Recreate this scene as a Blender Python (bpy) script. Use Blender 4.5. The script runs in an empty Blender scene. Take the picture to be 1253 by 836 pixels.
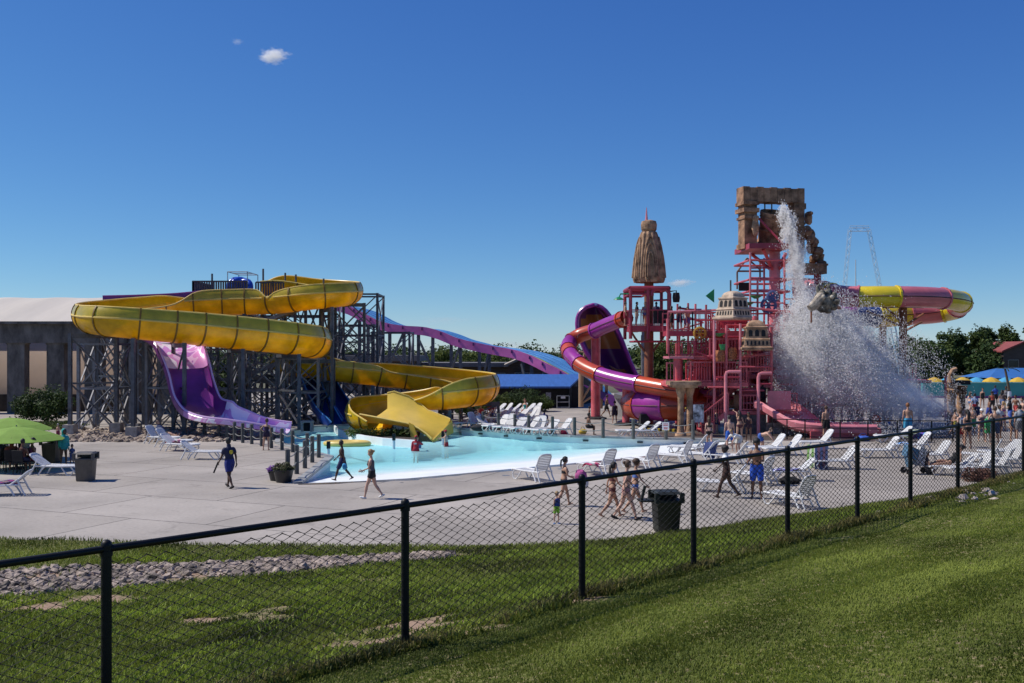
import bpy, bmesh, math, random
import numpy as np
from mathutils import Vector, Matrix, Euler
from mathutils.geometry import delaunay_2d_cdt
random.seed(7); RNG = np.random.default_rng(11)
C = bpy.context.scene.collection
F = 1218.0; CX = 626.5; HY = 430.0; CAMH = 4.7
def P(px, py, Y):                       # picture point at a distance -> world
    return Vector(((px-CX)/F*Y, Y, CAMH-(py-HY)/F*Y))
def G(px, py, z=0.0):                   # picture point on a level plane -> world
    Y = (CAMH-z)*F/(py-HY)
    return Vector(((px-CX)/F*Y, Y, z))
R = math.radians
# ------------------------------------------------------------------ objects
def root(name, label, cat, loc=(0,0,0), rz=0.0, group=None):
    o = bpy.data.objects.new(name, None); C.objects.link(o)
    o.empty_display_size = .2
    o.location = loc; o.rotation_euler = (0,0,rz)
    o['label'] = label; o['category'] = cat
    if group: o['group'] = group
    return o
def tag(o, label=None, cat=None, group=None, kind=None):
    if label: o['label'] = label
    if cat: o['category'] = cat
    if group: o['group'] = group
    if kind: o['kind'] = kind
    return o
def dup(o, loc=None, rz=None, label=None, scale=None, group=None):
    r = o.copy(); C.objects.link(r)
    if loc is not None: r.location = loc
    if rz is not None: r.rotation_euler = (0,0,rz)
    if scale is not None: r.scale = (scale,)*3 if not hasattr(scale,'__len__') else scale
    if label: r['label'] = label
    if group: r['group'] = group
    def rec(s, d):
        for ch in list(s.children):
            c = ch.copy(); C.objects.link(c); c.parent = d; rec(ch, c)
    rec(o, r)
    return r
def newmesh(name, V, Fc, mats, parent=None, smooth=False, mi=None, world=False, loc=None):
    me = bpy.data.meshes.new(name)
    if parent is not None and world:
        t = parent
        while t.parent is not None: t = t.parent
        off = Vector(t.location); V = [Vector(v)-off for v in V]
    elif loc is not None:
        V = [Vector(v)-Vector(loc) for v in V]
    me.from_pydata([tuple(v) for v in V], [], Fc)
    if not isinstance(mats, (list,tuple)): mats = [mats]
    for m in mats: me.materials.append(m)
    if mi is not None: me.polygons.foreach_set('material_index', mi)
    if smooth: me.polygons.foreach_set('use_smooth', [True]*len(Fc))
    me.update()
    o = bpy.data.objects.new(name, me); C.objects.link(o)
    if parent is not None: o.parent = parent
    elif loc is not None: o.location = loc
    return o
def npmesh(name, V, T, mats, parent=None, smooth=False, mi=None):
    """fast triangle / quad mesh from arrays"""
    me = bpy.data.meshes.new(name); k = T.shape[1]
    me.vertices.add(len(V)); me.vertices.foreach_set('co', np.asarray(V, np.float32).ravel())
    me.loops.add(T.size); me.loops.foreach_set('vertex_index', T.astype(np.int32).ravel())
    me.polygons.add(len(T)); me.polygons.foreach_set('loop_start', np.arange(0, T.size, k, dtype=np.int32))
    try: me.polygons.foreach_set('loop_total', np.full(len(T), k, np.int32))
    except Exception: pass
    if not isinstance(mats, (list,tuple)): mats = [mats]
    for m in mats: me.materials.append(m)
    if mi is not None: me.polygons.foreach_set('material_index', np.asarray(mi, np.int32))
    me.polygons.foreach_set('use_smooth', np.full(len(T), smooth, bool))
    me.update(calc_edges=True); me.validate()
    o = bpy.data.objects.new(name, me); C.objects.link(o)
    if parent is not None: o.parent = parent
    return o
def frame(d):
    d = Vector(d).normalized()
    a = Vector((0,0,1)) if abs(d.z) < .95 else Vector((1,0,0))
    s = d.cross(a).normalized(); return s, d.cross(s).normalized()
class MB:
    def __init__(s): s.V=[]; s.F=[]; s.M=[]; s.mi=0
    def add(s, V, Fc):
        b=len(s.V); s.V += [Vector(v) for v in V]
        s.F += [tuple(i+b for i in f) for f in Fc]; s.M += [s.mi]*len(Fc); return s
    def box(s, c, d, rz=0.0, rot=None, taper=1.0):
        x,y,z = d[0]/2,d[1]/2,d[2]/2; t=taper
        V=[(-x,-y,-z),(x,-y,-z),(x,y,-z),(-x,y,-z),(-x*t,-y*t,z),(x*t,-y*t,z),(x*t,y*t,z),(-x*t,y*t,z)]
        m = Euler(rot if rot else (0,0,rz)).to_matrix(); c=Vector(c)
        return s.add([m@Vector(v)+c for v in V], [(3,2,1,0),(4,5,6,7),(0,1,5,4),(1,2,6,5),(2,3,7,6),(3,0,4,7)])
    def bar(s, a, b, w, h=None, up=(0,0,1)):
        a=Vector(a); b=Vector(b); h=h or w; d=(b-a).normalized(); u=Vector(up)
        if abs(d.dot(u))>.98: u=Vector((0,1,0))
        sd=d.cross(u).normalized(); u=sd.cross(d)
        V=[]
        for p in (a,b):
            for q,r in ((-1,-1),(1,-1),(1,1),(-1,1)): V.append(p+sd*(q*w/2)+u*(r*h/2))
        return s.add(V, [(3,2,1,0),(4,5,6,7),(0,1,5,4),(1,2,6,5),(2,3,7,6),(3,0,4,7)])
    def tube(s, pts, r, n=8, cap=True, closed=False):
        pts=[Vector(p) for p in pts]; k=len(pts)
        rr = r if hasattr(r,'__len__') else [r]*k
        V=[]; sd=None
        for i,p in enumerate(pts):
            if closed: d=pts[(i+1)%k]-pts[i-1]
            else: d=pts[min(i+1,k-1)]-pts[max(i-1,0)]
            d.normalize()
            if sd is None: sd,_=frame(d)
            sd=(sd-d*sd.dot(d)); 
            if sd.length<1e-6: sd,_=frame(d)
            sd.normalize(); u=d.cross(sd)
            for j in range(n):
                a=2*math.pi*j/n; V.append(p+(sd*math.cos(a)+u*math.sin(a))*rr[i])
        Fc=[]
        for i in range(k if closed else k-1):
            i2=(i+1)%k
            for j in range(n):
                j2=(j+1)%n; Fc.append((i*n+j,i*n+j2,i2*n+j2,i2*n+j))
        if cap and not closed: Fc += [tuple(range(n))[::-1], tuple(range((k-1)*n,k*n))]
        return s.add(V,Fc)
    def lathe(s, prof, c=(0,0,0), n=16, sq=0.0, rz=0.0):
        """prof: (r,z) pairs, bottom to top; sq>0 squares the ring off"""
        V=[]; c=Vector(c)
        for r,z in prof:
            for j in range(n):
                a=2*math.pi*j/n+rz; q=1.0
                if sq: 
                    m=max(abs(math.cos(a-rz)),abs(math.sin(a-rz))); q=(1-sq)+sq/m
                V.append(c+Vector((r*q*math.cos(a), r*q*math.sin(a), z)))
        k=len(prof); Fc=[]
        for i in range(k-1):
            for j in range(n):
                j2=(j+1)%n; Fc.append((i*n+j,i*n+j2,(i+1)*n+j2,(i+1)*n+j))
        Fc += [tuple(range(n))[::-1], tuple(range((k-1)*n,k*n))]
        return s.add(V,Fc)
    def sph(s, c, r, n=10, m=7, jit=0.0, rnd=random):
        c=Vector(c); r=Vector(r) if hasattr(r,'__len__') else Vector((r,r,r))
        V=[c+Vector((0,0,-r.z))]
        for i in range(1,m):
            t=math.pi*i/m
            for j in range(n):
                a=2*math.pi*j/n; q=1+rnd.uniform(-jit,jit)
                V.append(c+Vector((r.x*math.sin(t)*math.cos(a)*q, r.y*math.sin(t)*math.sin(a)*q, -r.z*math.cos(t)*q)))
        V.append(c+Vector((0,0,r.z))); Fc=[]
        for j in range(n): Fc.append((0,1+(j+1)%n,1+j))
        for i in range(m-2):
            for j in range(n):
                a=1+i*n+j; b=1+i*n+(j+1)%n; Fc.append((a,b,b+n,a+n))
        t=len(V)-1; b0=1+(m-2)*n
        for j in range(n): Fc.append((b0+j,b0+(j+1)%n,t))
        return s.add(V,Fc)
    def prism(s, poly, d, close=True):
        """poly: 3D points of one face, d: extrusion vector"""
        k=len(poly); d=Vector(d); V=[Vector(p) for p in poly]; V+= [p+d for p in V]
        Fc=[tuple(range(k)), tuple(range(k,2*k))[::-1]]
        for i in range(k): j=(i+1)%k; Fc.append((j,i,i+k,j+k))
        return s.add(V,Fc)
    def grid(s, rows):
        """rows of points -> quads"""
        n=len(rows[0]); V=[p for r in rows for p in r]; Fc=[]
        for i in range(len(rows)-1):
            for j in range(n-1): Fc.append((i*n+j,i*n+j+1,(i+1)*n+j+1,(i+1)*n+j))
        return s.add(V,Fc)
    def build(s, name, mats, parent=None, smooth=False, world=False, loc=None):
        o=newmesh(name, s.V, s.F, mats, parent, smooth, s.M if isinstance(mats,(list,tuple)) else None, world, loc)
        if smooth:
            try: o.data.set_sharp_from_angle(angle=R(38))
            except Exception: pass
        return o
# ------------------------------------------------------------------ materials
MATS={}
def mat(name, col, rough=.55, var=.12, scale=3.0, bump=0.0, bscale=None, metal=0.0, transl=0.0, spec=.5, coat=0.0, stretch=None, col2=None, detail=4.0):
    if name in MATS: return MATS[name]
    m=bpy.data.materials.new(name); m.use_nodes=True; nt=m.node_tree; N=nt.nodes; L=nt.links
    b=N['Principled BSDF']; b.inputs['Roughness'].default_value=rough; b.inputs['Metallic'].default_value=metal
    b.inputs['Specular IOR Level'].default_value=spec
    if coat: b.inputs['Coat Weight'].default_value=coat; b.inputs['Coat Roughness'].default_value=.12
    tc=N.new('ShaderNodeTexCoord'); src=tc.outputs['Object']
    if stretch:
        mp=N.new('ShaderNodeMapping'); mp.inputs['Scale'].default_value=stretch; L.new(src,mp.inputs[0]); src=mp.outputs[0]
    no=N.new('ShaderNodeTexNoise'); no.inputs['Scale'].default_value=scale; no.inputs['Detail'].default_value=detail; no.inputs['Roughness'].default_value=.62
    L.new(src,no.inputs['Vector'])
    rp=N.new('ShaderNodeValToRGB'); L.new(no.outputs['Fac'],rp.inputs[0])
    c1=[max(0,c*(1-var*1.6)) for c in col]+[1]; c2=[min(1,c*(1+var*1.3)) for c in (col2 or col)]+[1]
    rp.color_ramp.elements[0].position=.32; rp.color_ramp.elements[0].color=c1
    rp.color_ramp.elements[1].position=.68; rp.color_ramp.elements[1].color=c2
    L.new(rp.outputs[0],b.inputs['Base Color'])
    if bump:
        n2=N.new('ShaderNodeTexNoise'); n2.inputs['Scale'].default_value=bscale or scale*6; n2.inputs['Detail'].default_value=5
        L.new(src,n2.inputs['Vector']); bp=N.new('ShaderNodeBump'); bp.inputs['Strength'].default_value=bump; bp.inputs['Distance'].default_value=.05
        L.new(n2.outputs['Fac'],bp.inputs['Height']); L.new(bp.outputs[0],b.inputs['Normal'])
    if transl:
        t=N.new('ShaderNodeBsdfTranslucent'); L.new(rp.outputs[0],t.inputs['Color'])
        mx=N.new('ShaderNodeMixShader'); mx.inputs[0].default_value=transl
        L.new(b.outputs[0],mx.inputs[1]); L.new(t.outputs[0],mx.inputs[2]); L.new(mx.outputs[0],N['Material Output'].inputs[0])
    MATS[name]=m; return m
# ------------------------------------------------------------------ sky, sun, camera
sc=bpy.context.scene
SUN_EL=R(50); SUN_AZ=R(-81)            # azimuth from +Y towards +X
to_sun=Vector((math.cos(SUN_EL)*math.sin(SUN_AZ), math.cos(SUN_EL)*math.cos(SUN_AZ), math.sin(SUN_EL)))
w=bpy.data.worlds.new('World'); sc.world=w; w.use_nodes=True; nt=w.node_tree
sky=nt.nodes.new('ShaderNodeTexSky'); sky.sky_type='NISHITA'; sky.sun_disc=False
sky.sun_elevation=SUN_EL; sky.sun_rotation=SUN_AZ%(2*math.pi)
sky.air_density=1.0; sky.dust_density=0.0; sky.ozone_density=6.0; sky.altitude=2000
bg=nt.nodes['Background']; bg.inputs['Strength'].default_value=.1
# deepen the clear summer blue: each channel of the sky raised to a power and scaled
sep=nt.nodes.new('ShaderNodeSeparateColor'); com=nt.nodes.new('ShaderNodeCombineColor'); nt.links.new(sky.outputs[0],sep.inputs[0])
for ch,(e_,k_) in enumerate(((1.28,.90),(1.07,.90),(.66,.88))):
    m0=nt.nodes.new('ShaderNodeMath'); m0.operation='MULTIPLY'; m0.inputs[1].default_value=.1; nt.links.new(sep.outputs[ch],m0.inputs[0])
    m1=nt.nodes.new('ShaderNodeMath'); m1.operation='POWER'; m1.inputs[1].default_value=e_; nt.links.new(m0.outputs[0],m1.inputs[0])
    m2=nt.nodes.new('ShaderNodeMath'); m2.operation='MULTIPLY'; m2.inputs[1].default_value=k_*10; nt.links.new(m1.outputs[0],m2.inputs[0]); nt.links.new(m2.outputs[0],com.inputs[ch])
nt.links.new(com.outputs[0],bg.inputs['Color'])
sl=bpy.data.lights.new('sun','SUN'); sl.energy=4.7; sl.angle=R(.5); sl.color=(1,.945,.86)
so=bpy.data.objects.new('sun',sl); C.objects.link(so); so.rotation_euler=to_sun.to_track_quat('Z','Y').to_euler()
cd=bpy.data.cameras.new('camera'); cam=bpy.data.objects.new('camera',cd); C.objects.link(cam)
cam.location=(0,0,CAMH); cam.rotation_euler=(R(90),0,0)
cd.sensor_width=36.0; cd.lens=36.0*F/1253.0; cd.shift_y=(HY-418.0)/1253.0; cd.clip_start=.1; cd.clip_end=6000
sc.camera=cam
vs=sc.view_settings; sc.display_settings.display_device='sRGB'; vs.view_transform='Standard'; vs.look='None'; vs.exposure=0.0; vs.gamma=1.0; vs.use_curve_mapping=False
sc.render.engine='CYCLES'; cy=sc.cycles; cy.use_denoising=True
try: cy.denoiser='OPENIMAGEDENOISE'
except Exception: pass
cy.max_bounces=12; cy.diffuse_bounces=7; cy.glossy_bounces=3; cy.transmission_bounces=6; cy.transparent_max_bounces=40; cy.volume_bounces=6
cy.caustics_reflective=False; cy.caustics_refractive=False; cy.use_adaptive_sampling=True; cy.adaptive_threshold=.015
cy.sample_clamp_indirect=6.0
# ------------------------------------------------------------------ terrain functions
FD=Vector((.694,.720)); F0=Vector((-.89,8.29)); FN=Vector((.720,-.694))   # fence line, direction, side towards the camera
EDGE=[(-140,27),(-60,26),(-12.9,25.1),(-7,24.2),(-2.5,24.0),(.66,24.0),(2.3,24.7),(4.8,26.0),(7.85,28.3),(10.3,29.8),(12.6,31.5),(15.1,33.7),(20.3,39.3),(30,50),(45,66),(140,170)]
def edge_y(x):
    for (a,b),(c,d) in zip(EDGE,EDGE[1:]):
        if x<=c:
            t=(x-a)/(c-a); return b+(d-b)*t
    return EDGE[-1][1]
def hash2(x,y):
    return (math.sin(x*1.3+math.sin(y*.9)*1.7)+math.sin(y*1.1+1.3+math.sin(x*.7)*1.4))*.5
def terr(x,y):
    s=(x-F0.x)*FN.x+(y-F0.y)*FN.y
    yf=F0.y+(x-F0.x)*FD.y/FD.x
    if s>=0:
        z=2.2+.135*min(s,7)+.04*max(0,min(s-7,20))
    else:
        yd=edge_y(x); yf2=max(yf,-30)
        t=max(0,min(1,(y-yf2)/max(.5,yd-yf2)))
        z=2.2*(1-t)*(1-.12*math.sin(t*math.pi))
        if yf<-30: z=min(z,2.2)
    return z+.02+.022*hash2(x*1.6,y*1.6)*(1 if s>-.3 else .8)
def hit(px,py):
    d=Vector(((px-CX)/F,1,-(py-HY)/F)); y=2.0
    while y<200:
        p=Vector((d.x*y,y,CAMH+d.z*y))
        zt=terr(p.x,p.y) if p.y<edge_y(p.x) else 0.0
        if p.z<=zt: return p
        y+=.05
    return p
# pool outline (deck level), counter-clockwise from the front left corner
POOL_FRONT=[G(364,592),G(400,590.5),G(440,589),G(500,585.5),G(560,580),G(640,572.5),G(700,567),G(780,559.5),G(850,549.5),G(890,543),G(906,540)]
POOL_BACK=[G(880,538.4),G(800,537),G(700,534.2),G(640,531),G(600,527.5),G(565,525),Vector((-2.6,61.6,0)),Vector((-5,63.6,0)),Vector((-9.2,64.2,0)),Vector((-12.6,62,0)),Vector((-13.4,57.5,0)),G(340,543),G(404,560)]
POOL=[(p.x,p.y) for p in POOL_FRONT+POOL_BACK]
def inpoly(x,y,poly):
    c=False; n=len(poly); j=n-1
    for i in range(n):
        xi,yi=poly[i]; xj,yj=poly[j]
        if (yi>y)!=(yj>y) and x<(xj-xi)*(y-yi)/(yj-yi)+xi: c=not c
        j=i
    return c
def smooth_closed(pts,n=4):
    return pts
# ================================================================== THE SETTING
def cdt(loops, keep):
    V=[]; E=[]
    for lp in loops:
        b=len(V); V+=[Vector(p[:2]) for p in lp]; k=len(lp)
        E+=[(b+i,b+(i+1)%k) for i in range(k)]
    r=delaunay_2d_cdt(V,E,[],0,1e-5)
    vs,fs=r[0],r[2]; out=[]
    for f in fs:
        cx=sum(vs[i].x for i in f)/len(f); cyy=sum(vs[i].y for i in f)/len(f)
        if keep(cx,cyy): out.append(tuple(f))
    return [(v.x,v.y) for v in vs], out
# ---- concrete deck
def deck_material():
    m=bpy.data.materials.new('concrete_deck'); m.use_nodes=True; nt=m.node_tree; N=nt.nodes; L=nt.links; b=N['Principled BSDF']
    tc=N.new('ShaderNodeTexCoord'); mp=N.new('ShaderNodeMapping'); mp.inputs['Rotation'].default_value=(0,0,R(23)); L.new(tc.outputs['Object'],mp.inputs[0])
    br=N.new('ShaderNodeTexBrick'); br.offset=.5; br.inputs['Scale'].default_value=1.0
    br.inputs['Mortar Size'].default_value=.028; br.inputs['Brick Width'].default_value=5.2; br.inputs['Row Height'].default_value=3.6; br.inputs['Mortar Smooth'].default_value=.3
    br.inputs['Color1'].default_value=(.33,.292,.252,1); br.inputs['Color2'].default_value=(.39,.348,.305,1); br.inputs['Mortar'].default_value=(.10,.09,.08,1); br.inputs['Bias'].default_value=0
    L.new(mp.outputs[0],br.inputs['Vector'])
    n1=N.new('ShaderNodeTexNoise'); n1.inputs['Scale'].default_value=.22; n1.inputs['Detail'].default_value=6; L.new(tc.outputs['Object'],n1.inputs['Vector'])
    n2=N.new('ShaderNodeTexNoise'); n2.inputs['Scale'].default_value=9; n2.inputs['Detail'].default_value=6; L.new(tc.outputs['Object'],n2.inputs['Vector'])
    r1=N.new('ShaderNodeMapRange'); r1.inputs[1].default_value=.3; r1.inputs[2].default_value=.7; r1.inputs[3].default_value=.74; r1.inputs[4].default_value=1.14; L.new(n1.outputs['Fac'],r1.inputs[0])
    r2=N.new('ShaderNodeMapRange'); r2.inputs[1].default_value=.3; r2.inputs[2].default_value=.7; r2.inputs[3].default_value=.9; r2.inputs[4].default_value=1.07; L.new(n2.outputs['Fac'],r2.inputs[0])
    mu=N.new('ShaderNodeMath'); mu.operation='MULTIPLY'; L.new(r1.outputs[0],mu.inputs[0]); L.new(r2.outputs[0],mu.inputs[1])
    hs=N.new('ShaderNodeMix'); hs.data_type='RGBA'; hs.blend_type='MULTIPLY'; hs.inputs[0].default_value=1
    L.new(br.outputs['Color'],hs.inputs[6]); L.new(mu.outputs[0],hs.inputs[7])
    # wet, worn ground round the play structure, gravelly stains elsewhere
    sp=N.new('ShaderNodeSeparateXYZ'); L.new(tc.outputs['Object'],sp.inputs[0])
    vd=N.new('ShaderNodeVectorMath'); vd.operation='DISTANCE'; 
    ms=N.new('ShaderNodeMapping'); ms.inputs['Scale'].default_value=(.5,1,1); L.new(tc.outputs['Object'],ms.inputs[0])
    vd.inputs[1].default_value=(16.5*.5,57.4,0); L.new(ms.outputs[0],vd.inputs[0])
    ad=N.new('ShaderNodeMath'); ad.operation='MULTIPLY_ADD'; ad.inputs[1].default_value=4.0; L.new(n1.outputs['Fac'],ad.inputs[0]); L.new(vd.outputs['Value'],ad.inputs[2])
    wr=N.new('ShaderNodeMapRange'); wr.inputs[1].default_value=6.6; wr.inputs[2].default_value=7.6; wr.inputs[3].default_value=1; wr.inputs[4].default_value=0; L.new(ad.outputs[0],wr.inputs[0])
    wm=N.new('ShaderNodeMix'); wm.data_type='RGBA'; wm.inputs[7].default_value=(.105,.085,.075,1); L.new(wr.outputs[0],wm.inputs[0]); L.new(hs.outputs[2],wm.inputs[6])
    n3=N.new('ShaderNodeTexNoise'); n3.inputs['Scale'].default_value=.9; n3.inputs['Detail'].default_value=8; n3.inputs['Roughness'].default_value=.7; n3.inputs['Distortion'].default_value=.8; L.new(tc.outputs['Object'],n3.inputs['Vector'])
    r3=N.new('ShaderNodeMapRange'); r3.inputs[1].default_value=.56; r3.inputs[2].default_value=.70; r3.inputs[3].default_value=1.0; r3.inputs[4].default_value=.72; L.new(n3.outputs['Fac'],r3.inputs[0])
    ws=N.new('ShaderNodeMix'); ws.data_type='RGBA'; ws.blend_type='MULTIPLY'; ws.inputs[0].default_value=1; L.new(wm.outputs[2],ws.inputs[6]); L.new(r3.outputs[0],ws.inputs[7])
    L.new(ws.outputs[2],b.inputs['Base Color'])
    rr=N.new('ShaderNodeMapRange'); rr.inputs[3].default_value=.85; rr.inputs[4].default_value=.42; L.new(wr.outputs[0],rr.inputs[0]); L.new(rr.outputs[0],b.inputs['Roughness'])
    bp=N.new('ShaderNodeBump'); bp.inputs['Strength'].default_value=.25; bp.inputs['Distance'].default_value=.02; L.new(n2.outputs['Fac'],bp.inputs['Height']); L.new(bp.outputs[0],b.inputs['Normal'])
    return m
outer=[(x,edge_y(x)-.25) for x,_ in EDGE[1:-1]]+[(75,96),(75,112),(-60,112)]
vs_,fs_=cdt([outer,POOL], lambda x,y: inpoly(x,y,outer) and not inpoly(x,y,POOL))
tag(newmesh('pool_deck',[(x,y,0) for x,y in vs_],fs_,deck_material()),kind='structure')
# far ground, well below the deck, with a hole where the pool is dug
big=[(-3000,-200),(3000,-200),(3000,5000),(-3000,5000)]; hole=[(-16,33),(17,33),(17,67),(-16,67)]
vs_,fs_=cdt([big,hole], lambda x,y: not inpoly(x,y,hole))
tag(newmesh('ground',[(x,y,-.06) for x,y in vs_],fs_,mat('far_ground',(.06,.075,.03),.95,.35,.02,col2=(.11,.10,.055))),kind='structure')
# ---- pool shell, water, coping
def beach_depth(x,y):
    best=1e9
    for a,b in zip(POOL_FRONT,POOL_FRONT[1:]):
        ab=(b-a).xy; t=max(0,min(1,((Vector((x,y))-a.xy).dot(ab))/ab.length_squared))
        best=min(best,((a.xy+ab*t)-Vector((x,y))).length)
    return -.02-min(1.35,best*.082)
gx=np.arange(-14,15.1,.6); gy=np.arange(35,64.9,.6)
inner=[(x,y) for x in gx for y in gy if inpoly(x,y,POOL)]
V=[Vector(p) for p in POOL]+[Vector(p) for p in inner]; k=len(POOL)
r_=delaunay_2d_cdt(V,[(i,(i+1)%k) for i in range(k)],[],0,1e-5)
pv=[(v.x,v.y) for v in r_[0]]; pf=[tuple(f) for f in r_[2] if inpoly(sum(r_[0][i].x for i in f)/3,sum(r_[0][i].y for i in f)/3,POOL)]
pool=root('wave_pool','large white beach pool full of pale turquoise water in the middle','swimming pool',(0,0,0))
m_pool=mat('pool_paint',(.80,.83,.82),.6,.05,.6,bump=.08)
newmesh('floor',[(x,y,beach_depth(x,y)) for x,y in pv],pf,m_pool,pool,True)
mb=MB(); 
wallpts=[Vector((p.x,p.y,0)) for p in [POOL_FRONT[-1]]+POOL_BACK+[POOL_FRONT[0]]]
fine=[]
for a,b in zip(wallpts,wallpts[1:]):
    for i in range(6): fine.append(a.lerp(b,i/6))
fine.append(wallpts[-1])
mb.grid([[Vector((p.x,p.y,.0)) for p in fine],[Vector((p.x,p.y,-1.5)) for p in fine]])
mb.build('wall',m_pool,pool)
mb=MB(); mb.mi=0
for a,b in zip(wallpts,wallpts[1:-1]+[wallpts[-1]]):
    d=(b-a).normalized(); mb.bar(a+Vector((0,0,.02)),b+Vector((0,0,.02)),.34,.11)
mb.build('coping',mat('coping',(.30,.31,.31),.7,.15,2),pool)
WZ=-.36
for px,py in ((588,530.5),(622,533.5),(660,536.5),(716,538),(776,540.5),(838,541)):
    i_=min(range(len(fine)),key=lambda k_:abs(fine[k_].x/fine[k_].y*F+CX-px)+ (0 if fine[k_].y>45 else 999)); q_=fine[i_]
    mb=MB(); mb.box((q_.x,q_.y-.05,-.2),(.30,.12,.09)); mb.build('wall_fitting',mat('fitting_dark',(.03,.035,.04),.5,.1,3),pool)
def water_material():
    m=bpy.data.materials.new('pool_water'); m.use_nodes=True; nt=m.node_tree; N=nt.nodes; L=nt.links; N.remove(N['Principled BSDF'])
    tc=N.new('ShaderNodeTexCoord'); at=N.new('ShaderNodeAttribute'); at.attribute_name='depth'
    cr=N.new('ShaderNodeValToRGB'); e=cr.color_ramp.elements; e[0].position=0; e[0].color=(1,1,1,1); e[1].position=1; e[1].color=(.50,.88,.95,1)
    x=e.new(.08); x.color=(.88,.975,.985,1); x=e.new(.5); x.color=(.70,.94,.97,1); L.new(at.outputs['Fac'],cr.inputs[0])
    tr=N.new('ShaderNodeBsdfTransparent'); L.new(cr.outputs[0],tr.inputs[0])
    gl=N.new('ShaderNodeBsdfGlossy'); gl.inputs['Roughness'].default_value=.06
    mp=N.new('ShaderNodeMapping'); mp.inputs['Scale'].default_value=(.8,1.7,1); L.new(tc.outputs['Object'],mp.inputs[0])
    n1=N.new('ShaderNodeTexNoise'); n1.inputs['Scale'].default_value=2.2; n1.inputs['Detail'].default_value=5; L.new(mp.outputs[0],n1.inputs['Vector'])
    bp=N.new('ShaderNodeBump'); bp.inputs['Strength'].default_value=.6; bp.inputs['Distance'].default_value=.12; L.new(n1.outputs['Fac'],bp.inputs['Height']); L.new(bp.outputs[0],gl.inputs['Normal'])
    fr=N.new('ShaderNodeFresnel'); fr.inputs['IOR'].default_value=1.33; L.new(bp.outputs[0],fr.inputs['Normal'])
    fm=N.new('ShaderNodeMath'); fm.operation='MULTIPLY'; fm.inputs[1].default_value=.14; L.new(fr.outputs[0],fm.inputs[0])
    df=N.new('ShaderNodeBsdfDiffuse'); df.inputs[0].default_value=(.46,.90,.95,1); L.new(bp.outputs[0],df.inputs['Normal'])
    mr=N.new('ShaderNodeMath'); mr.operation='MULTIPLY'; mr.inputs[1].default_value=.62; L.new(at.outputs['Fac'],mr.inputs[0])
    m0=N.new('ShaderNodeMixShader'); L.new(mr.outputs[0],m0.inputs[0]); L.new(tr.outputs[0],m0.inputs[1]); L.new(df.outputs[0],m0.inputs[2])
    mx=N.new('ShaderNodeMixShader'); L.new(fm.outputs[0],mx.inputs[0]); L.new(m0.outputs[0],mx.inputs[1]); L.new(gl.outputs[0],mx.inputs[2])
    L.new(mx.outputs[0],N['Material Output'].inputs[0]); return m
wf=[f for f in pf if min(beach_depth(*pv[i]) for i in f)<WZ]
wo=newmesh('water',[(x,y,WZ+.014*hash2(x*2.6,y*3.1)) for x,y in pv],wf,water_material(),None,True)
at=wo.data.attributes.new('depth','FLOAT','POINT')
at.data.foreach_set('value',[max(0,min(1,(WZ-beach_depth(x,y))/.85)) for x,y in pv])
tag(wo,kind='structure')
# wet margin where bathers walk out of the beach, with drips beyond it
def wet_mat():
    m=mat('wet_concrete',(.15,.132,.115),.22,.25,1.5); return m
rg=random.Random(31); mb=MB(); top=[];bot=[]
for a,b in zip(POOL_FRONT,POOL_FRONT[1:]):
    n_=max(2,int((b-a).length/.35)); d=(b-a).normalized(); o=Vector((d.y,-d.x,0))
    for i in range(n_):
        p=a.lerp(b,i/n_); w_=.28+.25*abs(hash2(p.x*2.1,p.y*1.7))+rg.uniform(0,.16); top.append(p+Vector((0,0,.004))); bot.append(p+o*w_+Vector((0,0,.004)))
mb.grid([top,bot])
for i in range(20):
    k_=rg.randrange(len(bot)); c_=bot[k_]+Vector((rg.gauss(0,.6),-abs(rg.gauss(0,1.3))-.15,0)); r_=rg.uniform(.05,.22); c_.z=.004
    mb.add([c_+Vector((r_*1.5*math.cos(q*.7)*rg.uniform(.7,1.2),r_*math.sin(q*.7)*rg.uniform(.7,1.2),0)) for q in range(9)],[tuple(range(9))])
tag(mb.build('wet_margin',wet_mat(),None),kind='structure')
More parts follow.
